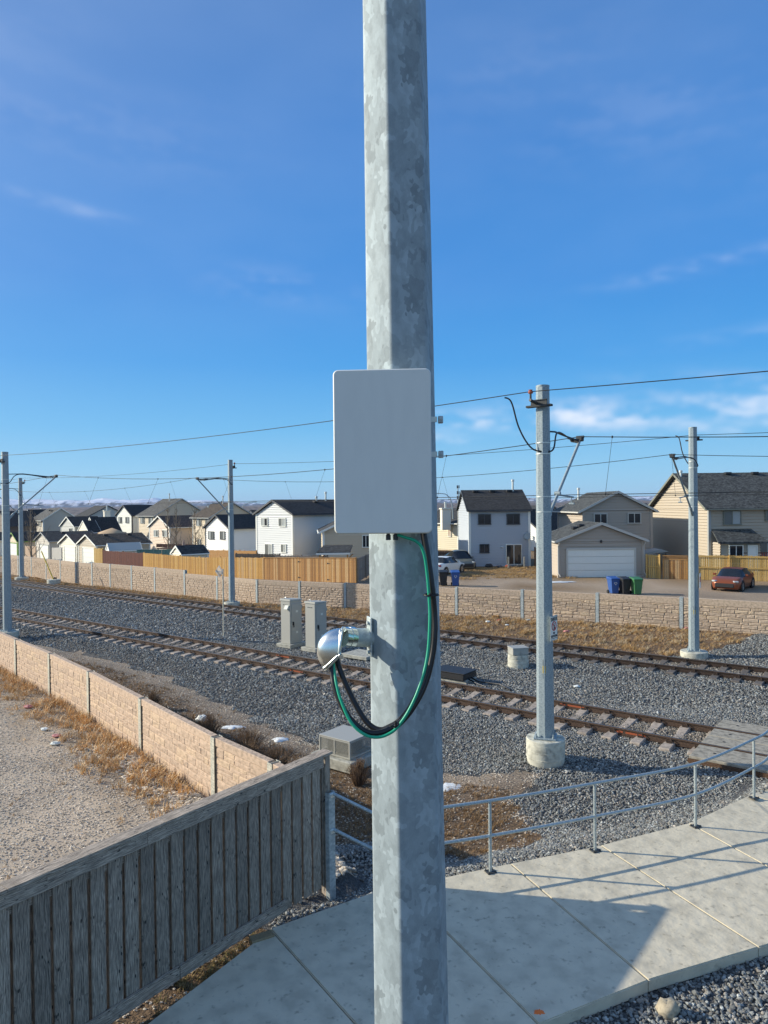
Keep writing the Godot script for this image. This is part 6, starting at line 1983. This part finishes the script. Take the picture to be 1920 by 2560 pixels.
	part(tl, "sheet", tm, mat("teal sheet", lin(.10, .21, .20), .7))
	var gz := thing("gazebo", "tan cloth gazebo behind the left garages", "gazebo", Vector3(-39.9, -1.4, -104.0), .5)
	var gm := MB.new()
	gm.sg = 1
	for k in 4:
		var a := TAU * (k + .5) / 4; var b := TAU * (k + 1.5) / 4
		var p := Vector3(cos(a), 0, -sin(a)) * 2.9; var q := Vector3(cos(b), 0, -sin(b)) * 2.9
		gm.tri(p + Vector3.UP * 3.6, q + Vector3.UP * 3.6, Vector3.UP * 4.45)
		gm.quad(p + Vector3.UP * 3.35, q + Vector3.UP * 3.35, q + Vector3.UP * 3.6, p + Vector3.UP * 3.6)
	part(gz, "canopy", gm, mat("gazebo cloth", lin(.44, .31, .20), .85))
	for k in 4:
		var a := TAU * (k + .5) / 4
		var pb := MB.new(); pb.bar(Vector3(cos(a), 0, -sin(a)) * 2.75, Vector3(cos(a) * 2.75, 3.4, -sin(a) * 2.75), .05)
		part(gz, "leg", pb, mats["dark fitting"])
	var um := thing("patio_umbrella", "closed tan patio umbrella in front of the rose house", "umbrella", Vector3(-26.85, -1.4, -95.0))
	var ub := MB.new(); ub.lathe([Vector2(.06, 1.6), Vector2(.3, 1.75), Vector2(.24, 2.3), Vector2(.1, 2.9), Vector2(0, 3.05)], 9)
	part(um, "canopy", ub, mat("umbrella cloth", lin(.24, .18, .165), .85))
	var us := MB.new(); us.bar(Vector3(0, 0, 0), Vector3(0, 1.8, 0), .03)
	part(um, "pole", us, mats["dark fitting"])
	var dd_ := thing("wooden_deck", "dark red brown deck along the front of the rose house", "deck", Vector3(-33.4, -1.6, -104.5), -.35)
	var db := MB.new(); db.box(Vector3(3.2, 1.95, 0), Vector3(6.8, .5, .1)); db.box(Vector3(3.2, 1.5, -1), Vector3(6.8, .12, 2))
	for i in 5: db.box(Vector3(.1 + i * 1.6, .8, 0), Vector3(.12, 1.6, .12))
	part(dd_, "deck", db, mat("deck stain", lin(.07, .028, .022), .8))
	var pj := thing("porch_shelter", "small shingled porch roof on wooden brackets by the beige house", "porch", Vector3(-5.2, .3, -59.4), .06)
	var pb2 := MB.new()
	pb2.hexa([Vector3(-.5, 1.72, .9), Vector3(2.3, 1.72, .9), Vector3(2.55, 2.2, -.9), Vector3(.1, 2.2, -.9), Vector3(-.5, 1.84, .9), Vector3(2.3, 1.84, .9), Vector3(2.55, 2.32, -.9), Vector3(.1, 2.32, -.9)])
	part(pj, "roof", pb2, mats["shingle charcoal"])
	var pf := MB.new(); pf.box(Vector3(.9, 1.7, .92), Vector3(2.8, .16, .04))
	part(pj, "fascia", pf, mats["white paint"])
	for x in [-.2, 2.1]:
		var pp := MB.new(); pp.box(Vector3(x, .8, .7), Vector3(.12, 1.7, .12)); pp.bar(Vector3(x, 1.2, .7), Vector3(x + .45, 1.65, .7), .05, 4)
		part(pj, "post", pp, tanb[0])
	var cn := thing("canopy_roof", "grey sloping canopy top between the taupe house and the tan house", "canopy", Vector3(20.7, .3, -57.0))
	var cm := MB.new(); cm.hexa([Vector3(-.1, 1.5, .6), Vector3(1.9, 1.75, .6), Vector3(1.9, 1.75, -1), Vector3(-.1, 1.6, -1), Vector3(-.1, 1.58, .6), Vector3(1.3, 1.95, .6), Vector3(1.3, 1.95, -1), Vector3(-.1, 1.68, -1)])
	part(cn, "cover", cm, mat("canopy cloth", lin(.35, .33, .32), .8))
	var cl := MB.new()
	for x in [0.0, 1.7]: cl.bar(Vector3(x, 0, .5), Vector3(x, 1.6, .5), .04)
	part(cn, "leg", cl, mats["dark fitting"])
	for q in [[Vector3(14.25, .3, -44.2), mat("bin blue", lin(.028, .085, .30), .5), "blue wheelie bin, left of the three beside the stone wall", .15], [Vector3(14.86, .3, -43.95), mats["black plastic"], "black wheelie bin between the blue and the green one", .2], [Vector3(15.5, .3, -43.7), mat("bin green", lin(.045, .17, .065), .5), "green wheelie bin, right of the three beside the stone wall", .1], [Vector3(4.86, .35, -48.9), mats["bin blue"], "lone blue recycling bin near the white car", .0], [Vector3(4.05, .35, -49.1), mats["black plastic"], "black bin left of the lone blue one, by the big pole", .0], [Vector3(-43.7, -1.65, -86.5), mats["bin blue"], "blue bin standing before the pale pink board fence", .5], [Vector3(-40.9, -1.55, -84.5), mats["bin blue"], "blue bin with raised lid behind the yellow guy marker", .9], [Vector3(-46.6, -1.7, -88.0), mats["bin blue"], "blue bin at the left edge between the two line poles", .4], [Vector3(-44.8, -1.7, -87.2), mats["black plastic"], "black bin left of the pale pink board fence", .4]]:
		bin(q[2], q[0], q[3], q[1], "wheelie bins in the lane")
	# recycling mark on two bins
	car("orange red hatchback with black grille parked before the yellow pine fence", Vector3(22.65, .3, -46.1), deg_to_rad(-130.0), mat("paint orange", lin(.25, .07, .03), .28, .3), 4.2, 1.79, 1.40, true)
	car("white sedan seen from behind, left of the blue grey house", Vector3(4.9, .35, -57.6), deg_to_rad(58.0), mat("paint white", lin(.72, .73, .75), .3), 4.5, 1.75, 1.45, false)
	car("grey green car nosing out beside the blue grey house", Vector3(6.6, .35, -62.6), deg_to_rad(-78.0), mat("paint grey", lin(.16, .17, .16), .3, .4), 4.4, 1.85, 1.6, true)
	var lpst := thing("street_lamp", "curved arm street lamp in front of the cream house", "street lamp", Vector3(8.6, .2, -88.0))
	var lb := MB.new()
	lb.tube([Vector3(0, 0, 0), Vector3(-.05, 4, 0), Vector3(-.12, 5.6, 0), Vector3(-.4, 6.6, 0), Vector3(-.95, 7.05, 0), Vector3(-1.7, 7.15, 0)], [.1, .08, .07, .06, .05, .045], 10)
	part(lpst, "post", lb, mats["galvanized"])
	var lh := MB.new(); lh.bevel(Vector3(-1.85, 7.13, 0), Vector3(.7, .1, .25), .03)
	part(lpst, "lamp_head", lh, mats["galvanized"])
	var l2 := thing("street_lamp", "distant street lamp arm beside the second line pole's strut", "street lamp", Vector3(-24.1, -1.2, -120.0))
	var l2b := MB.new(); l2b.tube([Vector3(0, 0, 0), Vector3(0, 6.6, 0), Vector3(.4, 7.4, 0), Vector3(1.6, 7.9, 0), Vector3(2.6, 7.95, 0)], [.1, .07, .06, .05, .05], 8)
	part(l2, "post", l2b, mats["galvanized"])
	for q in [[Vector3(31.3, -3, -300.0), 16.8, "distant mast with antenna head above the cream house's roof"], [Vector3(66.0, -3, -300.0), 16.0, "distant white mast between the tan garage house and the big tan house"]]:
		var tw := thing("radio_mast", q[2], "mast", q[0])
		var tb := MB.new(); tb.lathe([Vector2(.35, 0), Vector2(.22, q[1] * .8), Vector2(.2, q[1])], 8)
		part(tw, "shaft", tb, mats["galvanized"])
		for y in [.97, .82, .7]:
			var ta := MB.new()
			for k in 3: ta.bevel(Vector3(cos(TAU * k / 3) * .5, q[1] * y, sin(TAU * k / 3) * .5), Vector3(.35, 1.3, .3), .04)
			part(tw, "antenna", ta, mats["dark fitting"])
	var dsh := thing("satellite_dish", "grey satellite dish on the blue grey house's wall", "satellite dish", Vector3(12.75, 2.95, -63.85))
	var dm := MB.new(); dm.lathe([Vector2(0, -.1), Vector2(.2, -.06), Vector2(.36, .02), Vector2(.36, .035), Vector2(.2, -.04), Vector2(0, -.08)], 18, Vector3(.05, .1, .3), Basis(Vector3.RIGHT, 1.1) * Basis(Vector3.BACK, .7), true)
	part(dsh, "dish", dm, mat("dish grey", lin(.35, .36, .37), .5))
	var da := MB.new(); da.bar(Vector3(0, 0, 0), Vector3(.05, 0, .25), .03); da.bar(Vector3(.05, -.15, .3), Vector3(-.35, -.1, .65), .02)
	part(dsh, "arm", da, mats["galvanized"])
	bare_tree("bare upright poplar left of the rose house", Vector3(-25.9, -1.3, -85.0), 7.4, 1.6, 1)
	bare_tree("bare upright poplar in front of the rose house's side", Vector3(-24.9, -1.3, -85.0), 7.6, 1.6, 2)
	bare_tree("bare bushy poplar between the rose house and the brown roof house", Vector3(-22.7, -1.2, -85.0), 7.0, 2.2, 3)
	bare_tree("bare spreading tree behind the pale pink fence at the far left", Vector3(-42.3, -1.6, -85.0), 7.6, 2.8, 4)
	# heaps at the foot of the blue grey house
	for q in [[Vector3(9.3, .45, -63.2), Vector3(.4, .22, .3), mats["dark fitting"], "dark bag of rubbish under the blue grey house's lower window"], [Vector3(10.2, .4, -63.1), Vector3(.35, .15, .3), mat("tarp blue", lin(.05, .06, .09), .6), "dark blue bundle beside the rubbish bag"], [Vector3(10.9, .42, -63.1), Vector3(.2, .15, .2), mat("crate red", lin(.35, .07, .04), .7), "small red crate at the blue grey house's foot"], [Vector3(12.1, .42, -63.0), Vector3(.5, .16, .25), mats["dark fitting"], "dark things heaped before the patio door"]]:
		scrap("rubbish_heap", q[3], "rubbish", q[0], q[1], q[2], int(q[0].x * 10))
	var pd := get_node("blue_grey_house")
	window_on(pd, Basis.IDENTITY, Vector3.ZERO, [3.23, .35, 4.69, 2.2], mats["white paint"], [mats["glass dark"], mats["glass dark"]], "patio_door")
	var wl := MB.new(); wl.lathe([Vector2(0, -.1), Vector2(.1, -.06), Vector2(.1, .06), Vector2(0, .1)], 12, Vector3(2.9, 1.95, .1), Basis.IDENTITY, true)
	part(pd, "wall_lamp", wl, mats["lamp glass"])
	for x in [10.95, 12.35]:
		var ps := thing("deck_post", "short pale post standing left of the patio door" if x < 11 else "short pale post standing before the patio door's middle", "post", Vector3(x, .25, -62.6))
		var pb3 := MB.new(); pb3.bevel(Vector3(0, .52, 0), Vector3(.12, 1.05, .12), .01)
		part(ps, "stake", pb3, mats["pale concrete"])
	ragged("snow_patch", "thin white snow patch on the lane before the blue grey house", "snow", Vector3(12.2, .36, -50.6), Vector3(1.2, .05, .3), mats["snow"], 17)

func trackside() -> void:
	line_pole("tall near line pole with danger sign on a round concrete base", tp(7.0, 15.2, .6), 8.68, 1.0, 2.2, .44, .58, 0.0)
	line_pole("line pole at the left edge beside the near track", tp(35.03, 16.0, .14), 8.7, 1.0, 2.5, .5, .3, 0.0)
	line_pole("line pole behind the far track at the right, in front of the big tan house", tp(7.17, 29.05, .22), 8.85, -1.0, 2.8, .5, .28, 0.0)
	line_pole("line pole between the far track and the golden fence", tp(33.4, 28.45, .22), 8.79, -1.0, 2.45, .48, .26, 0.0)
	line_pole("farthest line pole, second from the left edge", tp(60.8, 29.0, .2), 8.57, -1.0, 2.4, .54, .25, 0.0)
	# wires along each track, through the pole heads and on past the frame
	var nf_ := []; var nm := []; var nc := []
	var xs := [[-21.0, 14.8, 17.3], [7.1, 14.78, 17.4], [35.1, 15.58, 18.5], [63.0, 15.9, 17.6]]
	for i in 3:
		var a = xs[i]; var b = xs[i + 1]
		var f := span(tp(a[0], a[1], 8.52), tp(b[0], b[1], 8.52), .22)
		var m := span(tp(a[0] - .1, a[2], 7.68), tp(b[0] - .1, b[2], 7.68), .55)
		var c := span(tp(a[0] - .1, a[2] - .5, 6.2), tp(b[0] - .1, b[2] - .5, 6.2), .02)
		if i > 0: f = f.slice(1); m = m.slice(1); c = c.slice(1)
		nf_ += f; nm += m; nc += c
	wire("top feeder wire along the near poles", nf_, .011, "")
	wire("messenger wire with droppers over the near track", nm, .011, "", nc, 17)
	wire("contact wire low over the near track", nc, .009, "")
	var ff := []; var fm := []; var fc := []
	xs = [[-20.0, 29.4, 26.5], [7.2, 29.47, 26.25], [33.5, 28.87, 26.0], [60.9, 29.4, 26.6], [88.0, 29.5, 26.4]]
	for i in 4:
		var a = xs[i]; var b = xs[i + 1]
		var f := span(tp(a[0], a[1], 8.6), tp(b[0], b[1], 8.6), .25)
		var m := span(tp(a[0], a[2], 7.68), tp(b[0], b[2], 7.68), .55)
		var c := span(tp(a[0], a[2] + .5, 6.22), tp(b[0], b[2] + .5, 6.22), .02)
		if i > 0: f = f.slice(1); m = m.slice(1); c = c.slice(1)
		ff += f; fm += m; fc += c
	wire("top feeder wire along the far poles", ff, .011, "")
	wire("messenger wire with droppers over the far track", fm, .011, "", fc, 22)
	wire("contact wire low over the far track", fc, .009, "")

	# danger sign on the near pole's shaded side
	var sg := thing("danger_sign", "white danger no trespassing sign fixed to the tall near pole", "sign", tp(7.0, 15.2, 3.14) + Vector3(.19, 0, .1), deg_to_rad(50.0))
	var sb := MB.new(); sb.bevel(Vector3.ZERO, Vector3(.36, .57, .006), .002)
	part(sg, "board", sb, mat("sign white", lin(.74, .74, .74), .5))
	var sl := MB.new()
	for q in [[0, .272, .34, .006], [0, -.272, .34, .006], [-.167, 0, .006, .55], [.167, 0, .006, .55]]: sl.box(Vector3(q[0], q[1], .004), Vector3(q[2], q[3], .003))
	part(sg, "border", sl, mats["black plastic"])
	text_part(sg, "lettering", "DANGER", .085, mats["black plastic"], Vector3(0, .205, .005), Basis.IDENTITY, .3)
	text_part(sg, "lettering", "NO", .05, mats["black plastic"], Vector3(0, -.115, .005), Basis.IDENTITY, .1)
	text_part(sg, "lettering", "TRESPASSING", .055, mats["black plastic"], Vector3(0, -.185, .005), Basis.IDENTITY, .3)
	var fl := MB.new(); fl.box(Vector3(0, -.235, .005), Vector3(.28, .012, .002))
	part(sg, "lettering_line", fl, mats["black plastic"])
	var rg := MB.new()
	var ring := []
	for k in 25: ring.append(Vector3(cos(TAU * k / 24), sin(TAU * k / 24), 0) * .1 + Vector3(0, .045, .005))
	rg.tube(ring, .011, 6)
	rg.bar(Vector3(-.07, .115, .006), Vector3(.07, -.025, .006), .01, 6)
	part(sg, "prohibition_ring", rg, mat("sign red", lin(.45, .02, .03), .5))
	var mn := MB.new(); mn.bar(Vector3(0, .01, .004), Vector3(.005, .075, .004), .016, 6); mn.bar(Vector3(0, .01, .004), Vector3(-.02, -.035, .004), .009, 5); mn.bar(Vector3(0, .01, .004), Vector3(.025, -.035, .004), .009, 5); mn.bar(Vector3(.005, .09, .004), Vector3(.005, .105, .004), .014, 6)
	part(sg, "walking_figure", mn, mats["black plastic"])
	var s2 := thing("danger_sign", "white sign edge on, fixed to the right far pole", "sign", tp(7.17, 29.05, 2.95) + Vector3(.21, 0, .08), deg_to_rad(58.0))
	var s2b := MB.new(); s2b.bevel(Vector3.ZERO, Vector3(.36, .57, .006), .002)
	part(s2, "board", s2b, mats["sign white"])
	var s2r := MB.new(); s2r.tube(ring, .011, 6)
	part(s2, "prohibition_ring", s2r, mats["sign red"])
	for q in [[tp(7.0, 15.2, 2.2) + Vector3(-.055, 0, .172), "small yellow marker plate on the tall near pole"], [tp(7.17, 29.05, 1.75) + Vector3(-.05, 0, .175), "small yellow marker plate on the right far pole"]]:
		var yp := thing("marker_plate", q[1], "marker", q[0], deg_to_rad(-20.0))
		var yb := MB.new(); yb.bevel(Vector3.ZERO, Vector3(.07, .17, .008), .002)
		part(yp, "plate", yb, mat("marker yellow", lin(.62, .42, .03), .6))
		var yl := MB.new()
		for x in [-.025, .025]: yl.box(Vector3(x, .16, 0), Vector3(.008, .14, .006)); yl.box(Vector3(x, -.15, 0), Vector3(.008, .12, .006))
		part(yp, "strip", yl, mats["dark fitting"])

	cabinet("left of the two grey signal cabinets, with a hooded vent on its side", 21.9, 21.95, "")
	var hv := MB.new(); hv.hexa([Vector3(-.1, -.08, .0), Vector3(-.1, -.08, -.12), Vector3(.1, -.08, -.12), Vector3(.1, -.08, 0), Vector3(-.1, .08, .0), Vector3(-.1, .08, -.02), Vector3(.1, .08, -.02), Vector3(.1, .08, 0)])
	part(get_node("signal_cabinet"), "vent_hood", hv, mats["label white"], Vector3(-.12, 1.66, -.36))
	cabinet("right of the two grey signal cabinets, nearest the big pole", 20.45, 21.95, "")
	var pd := thing("concrete_lid", "flat concrete vault lid on the ballast left of the big pole", "lid", tp(17.9, 21.9, .0), TY)
	var pb := MB.new(); pb.bevel(Vector3(0, .03, 0), Vector3(1.3, .14, 1.1), .015)
	part(pd, "slab", pb, mats["pale concrete"])
	var pe := thing("junction_pedestal", "round concrete pedestal carrying a steel junction box between the tracks", "pedestal", tp(12.15, 24.05, -.1), 0.0)
	var peb := MB.new(); peb.lathe([Vector2(.37, -.2), Vector2(.39, .06), Vector2(.39, .14), Vector2(.375, .15), Vector2(.385, .17), Vector2(.385, .3), Vector2(.372, .31), Vector2(.38, .33), Vector2(.38, .47), Vector2(0, .475)], 28)
	part(pe, "base", peb, mats["foundation concrete"])
	var bx := MB.new(); bx.bevel(Vector3(0, .6, 0), Vector3(.62, .24, .52), .012)
	part(pe, "junction_box", bx, mats["cabinet steel"], Vector3.ZERO, Basis(Vector3.UP, .22))
	var bl := MB.new(); bl.bevel(Vector3(0, .73, 0), Vector3(.65, .035, .55), .008); bl.bevel(Vector3(0, .62, .27), Vector3(.04, .12, .02), .005); bl.bar(Vector3(0, .55, .28), Vector3(0, .5, .28), .03, 8)
	part(pe, "lid", bl, mats["cabinet steel"], Vector3.ZERO, Basis(Vector3.UP, .22))
	var bb := thing("switch_box", "flat black box on a pale base beside the near track, right of the big pole", "box", tp(12.9, 20.75, .0), TY)
	var b1 := MB.new(); b1.bevel(Vector3(0, .19, 0), Vector3(1.25, .22, .85), .02); b1.bevel(Vector3(0, .315, 0), Vector3(1.3, .03, .9), .01)
	part(bb, "cover", b1, mats["black plastic"])
	var b2 := MB.new(); b2.bevel(Vector3(0, .03, 0), Vector3(1.35, .12, .7), .01)
	part(bb, "base", b2, mats["pale concrete"])
	var b3 := MB.new(); b3.tube([Vector3(-.6, .1, .1), Vector3(-1.0, .06, -.05), Vector3(-1.7, .04, .1), Vector3(-2.3, .03, -.3)], .03, 6); b3.tube([Vector3(-.6, .1, -.1), Vector3(-1.1, .05, -.3), Vector3(-1.5, .04, -.45)], .025, 6)
	part(bb, "cable", b3, mats["cable black"])
	var ac := thing("mesh_guard_box", "grey metal box with mesh sides on a concrete pad behind the fence end", "equipment box", tp(11.28, 13.15, .0), TY)
	var a0 := MB.new(); a0.bevel(Vector3(0, -.14, 0), Vector3(1.3, .26, 1.2), .02)
	part(ac, "pad", a0, mats["pale concrete"])
	var a1 := MB.new()
	a1.bevel(Vector3(0, .425, 0), Vector3(.98, .02, .92), .006)
	for x in [-.47, .47]:
		for z in [-.44, .44]: a1.box(Vector3(x, .21, z), Vector3(.04, .41, .04))
	for z in [-.44, .44]: a1.box(Vector3(0, .02, z), Vector3(0.9, .035, .036)); a1.box(Vector3(0, .395, z), Vector3(0.9, .035, .036)); a1.box(Vector3(0, .21, z), Vector3(.03, .34, .03))
	for x in [-.47, .47]: a1.box(Vector3(x, .02, 0), Vector3(.036, .035, .84)); a1.box(Vector3(x, .395, 0), Vector3(.036, .035, .84))
	part(ac, "frame", a1, mats["cabinet steel"])
	var mg := MB.new()
	for z in [-.445, .445]:
		for i in 33: mg.box(Vector3(-.45 + i * .028, .21, z), Vector3(.006, .36, .004))
		for i in 13: mg.box(Vector3(0, .045 + i * .028, z), Vector3(.91, .006, .005))
	for x in [-.475, .475]:
		for i in 30: mg.box(Vector3(x, .21, -.42 + i * .029), Vector3(.004, .36, .006))
		for i in 13: mg.box(Vector3(x, .045 + i * .028, 0), Vector3(.005, .006, .85))
	part(ac, "wire_mesh", mg, mats["cabinet steel"])
	var inn := MB.new(); inn.bevel(Vector3(.05, .19, 0), Vector3(.7, .34, .55), .03)
	part(ac, "unit", inn, mats["dark fitting"])
	var sp := thing("track_marker_sign", "thin post with a grey diamond sign left of the signal cabinets", "sign", tp(26.26, 21.84, -.08), TY + PI)
	var spb := MB.new(); spb.bevel(Vector3(0, 1.55, 0), Vector3(.05, 3.2, .05), .006)
	part(sp, "post", spb, mats["pale post"])
	var spd := MB.new(); spd.bevel(Vector3(.0, 0, 0), Vector3(.42, .42, .012), .003, Basis(Vector3.BACK, PI / 4))
	part(sp, "board", spd, mat("sign grey", lin(.33, .32, .34), .5), Vector3(-.22, 3.02, .03), Basis(Vector3.UP, 0.0))
	var spi := MB.new(); spi.bevel(Vector3.ZERO, Vector3(.32, .32, .006), .002, Basis(Vector3.BACK, PI / 4))
	part(sp, "face", spi, mat("sign tan", lin(.50, .40, .33), .5), Vector3(-.22, 3.02, .04))
	var spl := MB.new(); spl.box(Vector3.ZERO, Vector3(.4, .07, .005))
	part(sp, "band", spl, mats["sign grey"], Vector3(-.22, 3.02, .046))
	var gu := thing("guy_anchor", "yellow guy marker tube slanting to an anchor block at the far left", "guy anchor", tp(55.2, 28.85, .0), TY)
	var g1 := MB.new(); g1.lathe([Vector2(.5, -.3), Vector2(.52, .3), Vector2(.5, .34), Vector2(0, .34)], 20)
	part(gu, "anchor_block", g1, mats["foundation concrete"])
	var g2 := MB.new(); g2.bar(Vector3(.1, .35, 0), Vector3(1.9, 2.5, 0.0), .045, 8)
	part(gu, "marker_tube", g2, mats["marker yellow"])
	var g3 := MB.new(); g3.bar(Vector3(1.9, 2.5, 0), Vector3(5.5, 7.6, .1), .012, 5)
	part(gu, "guy_wire", g3, mats["wire"])
	var g4 := MB.new()
	for k in 4: g4.bar(Vector3(-.2 + .13 * k, .33, .1), Vector3(-.2 + .13 * k, .5, .1), .03, 6)
	part(gu, "anchor_bolt", g4, mats["dark fitting"])
	# planting, snow and litter
	for q in [[tp(19.3, 13.2), .55, .5, "small bare brown shrub by the beige wall, farthest left"], [tp(15.7, 12.5), .8, .55, "bare brown shrub left of the snow patch behind the beige wall"], [tp(14.0, 12.4), 1.3, .55, "broad low brown shrub in the middle behind the beige wall"], [tp(12.5, 11.9), 1.5, .5, "low brown shrub spreading above the grey fence's corner"], [tp(13.1, 11.6), 1.1, .55, "brown shrub closest to the beige wall's near end"], [tp(10.2, 12.3), .6, .55, "round bare shrub beside the big pole's left edge"]]:
		var p: Vector3 = q[0]
		var uu := p.dot(UA); var nn := p.dot(NA)
		p.y = hgt(uu, nn) - .03
		shrub(q[3], p, q[1], q[2], int(nn * 100))
	for q in [[tp(15.7, 13.35), .3, "snow patch beside the bare shrubs"], [tp(13.9, 13.45), .26, "small snow patch right of the broad shrub"], [tp(8.4, 13.2), .4, "snow patch just right of the big pole"]]:
		var p: Vector3 = q[0]
		p.y = hgt(p.dot(UA), p.dot(NA)) + .01
		ragged("snow_patch", q[2], "snow", p, Vector3(q[1], .03, q[1] * .5), mats["snow"], int(q[1] * 100))
	scrap("plastic_bag", "crumpled white plastic bag in the dirt behind the beige wall", "plastic bag", tp(17.0, 13.3, hgt(17.0, 13.3) + .06), Vector3(.2, .12, .16), mats["sign white"], 5)
	scrap("boulder", "round tan boulder in the gravel beside the path", "boulder", Vector3(3.05, .44, -7.72), Vector3(.14, .13, .12), mat("boulder tan", lin(.46, .39, .30), .9, 0, tex["concrete"], Vector3.ONE * 3), 6)
	var wb := MB.new(); wb.bevel(Vector3.ZERO, Vector3(.3, .09, .14), .008)
	var wo := part(self, "wood_block", wb, mat("raw wood", lin(.30, .23, .14), .8, 0, noise_tex("grain", 0.03, []), Vector3(2, 8, 8)), Vector3(-1.6, .53, -8.92), Basis(Vector3.UP, .5))
	tag(wo, "short raw timber block lying at the edge of the path", "wood block")
	scrap("paper_cup", "crumpled white paper scrap under the grey fence's bottom board", "litter", Vector3(-3.15, .5, -7.55), Vector3(.06, .05, .05), mats["sign white"], 8)
	var rl := RandomNumberGenerator.new(); rl.seed = 12
	var lit := [[tp(17.0, 31.6), mats["insulator red"], "red scrap of litter in the grass, left of the tall near pole"], [tp(17.4, 31.2), mats["sign white"], "white scrap beside the red one in the grass"], [tp(16.2, 30.9), mats["sign white"], "white wrapper in the grass nearest the far rail"], [tp(15.8, 32.4), mats["label white"], "pale wrapper under the stone wall's middle"], [tp(13.1, 30.8), mat("litter pink", lin(.5, .2, .2), .7), "pinkish scrap in the grass right of the tall near pole"], [tp(20.6, 31.5), mats["litter pink"], "pink scrap in the grass close to the big pole"], [tp(8.6, 33.6), mats["litter pink"], "reddish scrap in the grass left of the right far pole"], [tp(9.2, 22.4), mats["sign white"], "white bottle lying on the ballast between the tracks"], [tp(18.2, 9.2), mats["sign white"], "white paper in the dry grass at the foot of the beige wall"], [tp(17.4, 9.1), mats["litter pink"], "pinkish rag in the dry grass at the foot of the beige wall"], [tp(16.9, 8.8), mats["label white"], "pale carton in the dry grass of the alley"], [tp(20.5, 9.9), mats["litter pink"], "reddish scrap at the alley's left grass edge"]]
	for q in lit:
		var p: Vector3 = q[0]
		p.y = hgt(p.dot(UA), p.dot(NA)) + .05
		var s := rl.randf_range(.07, .11)
		scrap("litter_scrap", q[2], "litter", p, Vector3(s * 1.7, s * .6, s), q[1], int(p.x * 31) + 7)
	ragged("paint_mark", "bright orange spray mark on the path's near edge", "paint mark", Vector3(1.6, .556, -7.55), Vector3(.055, .002, .04), mat("survey orange", lin(.80, .17, .035), .8), 3)
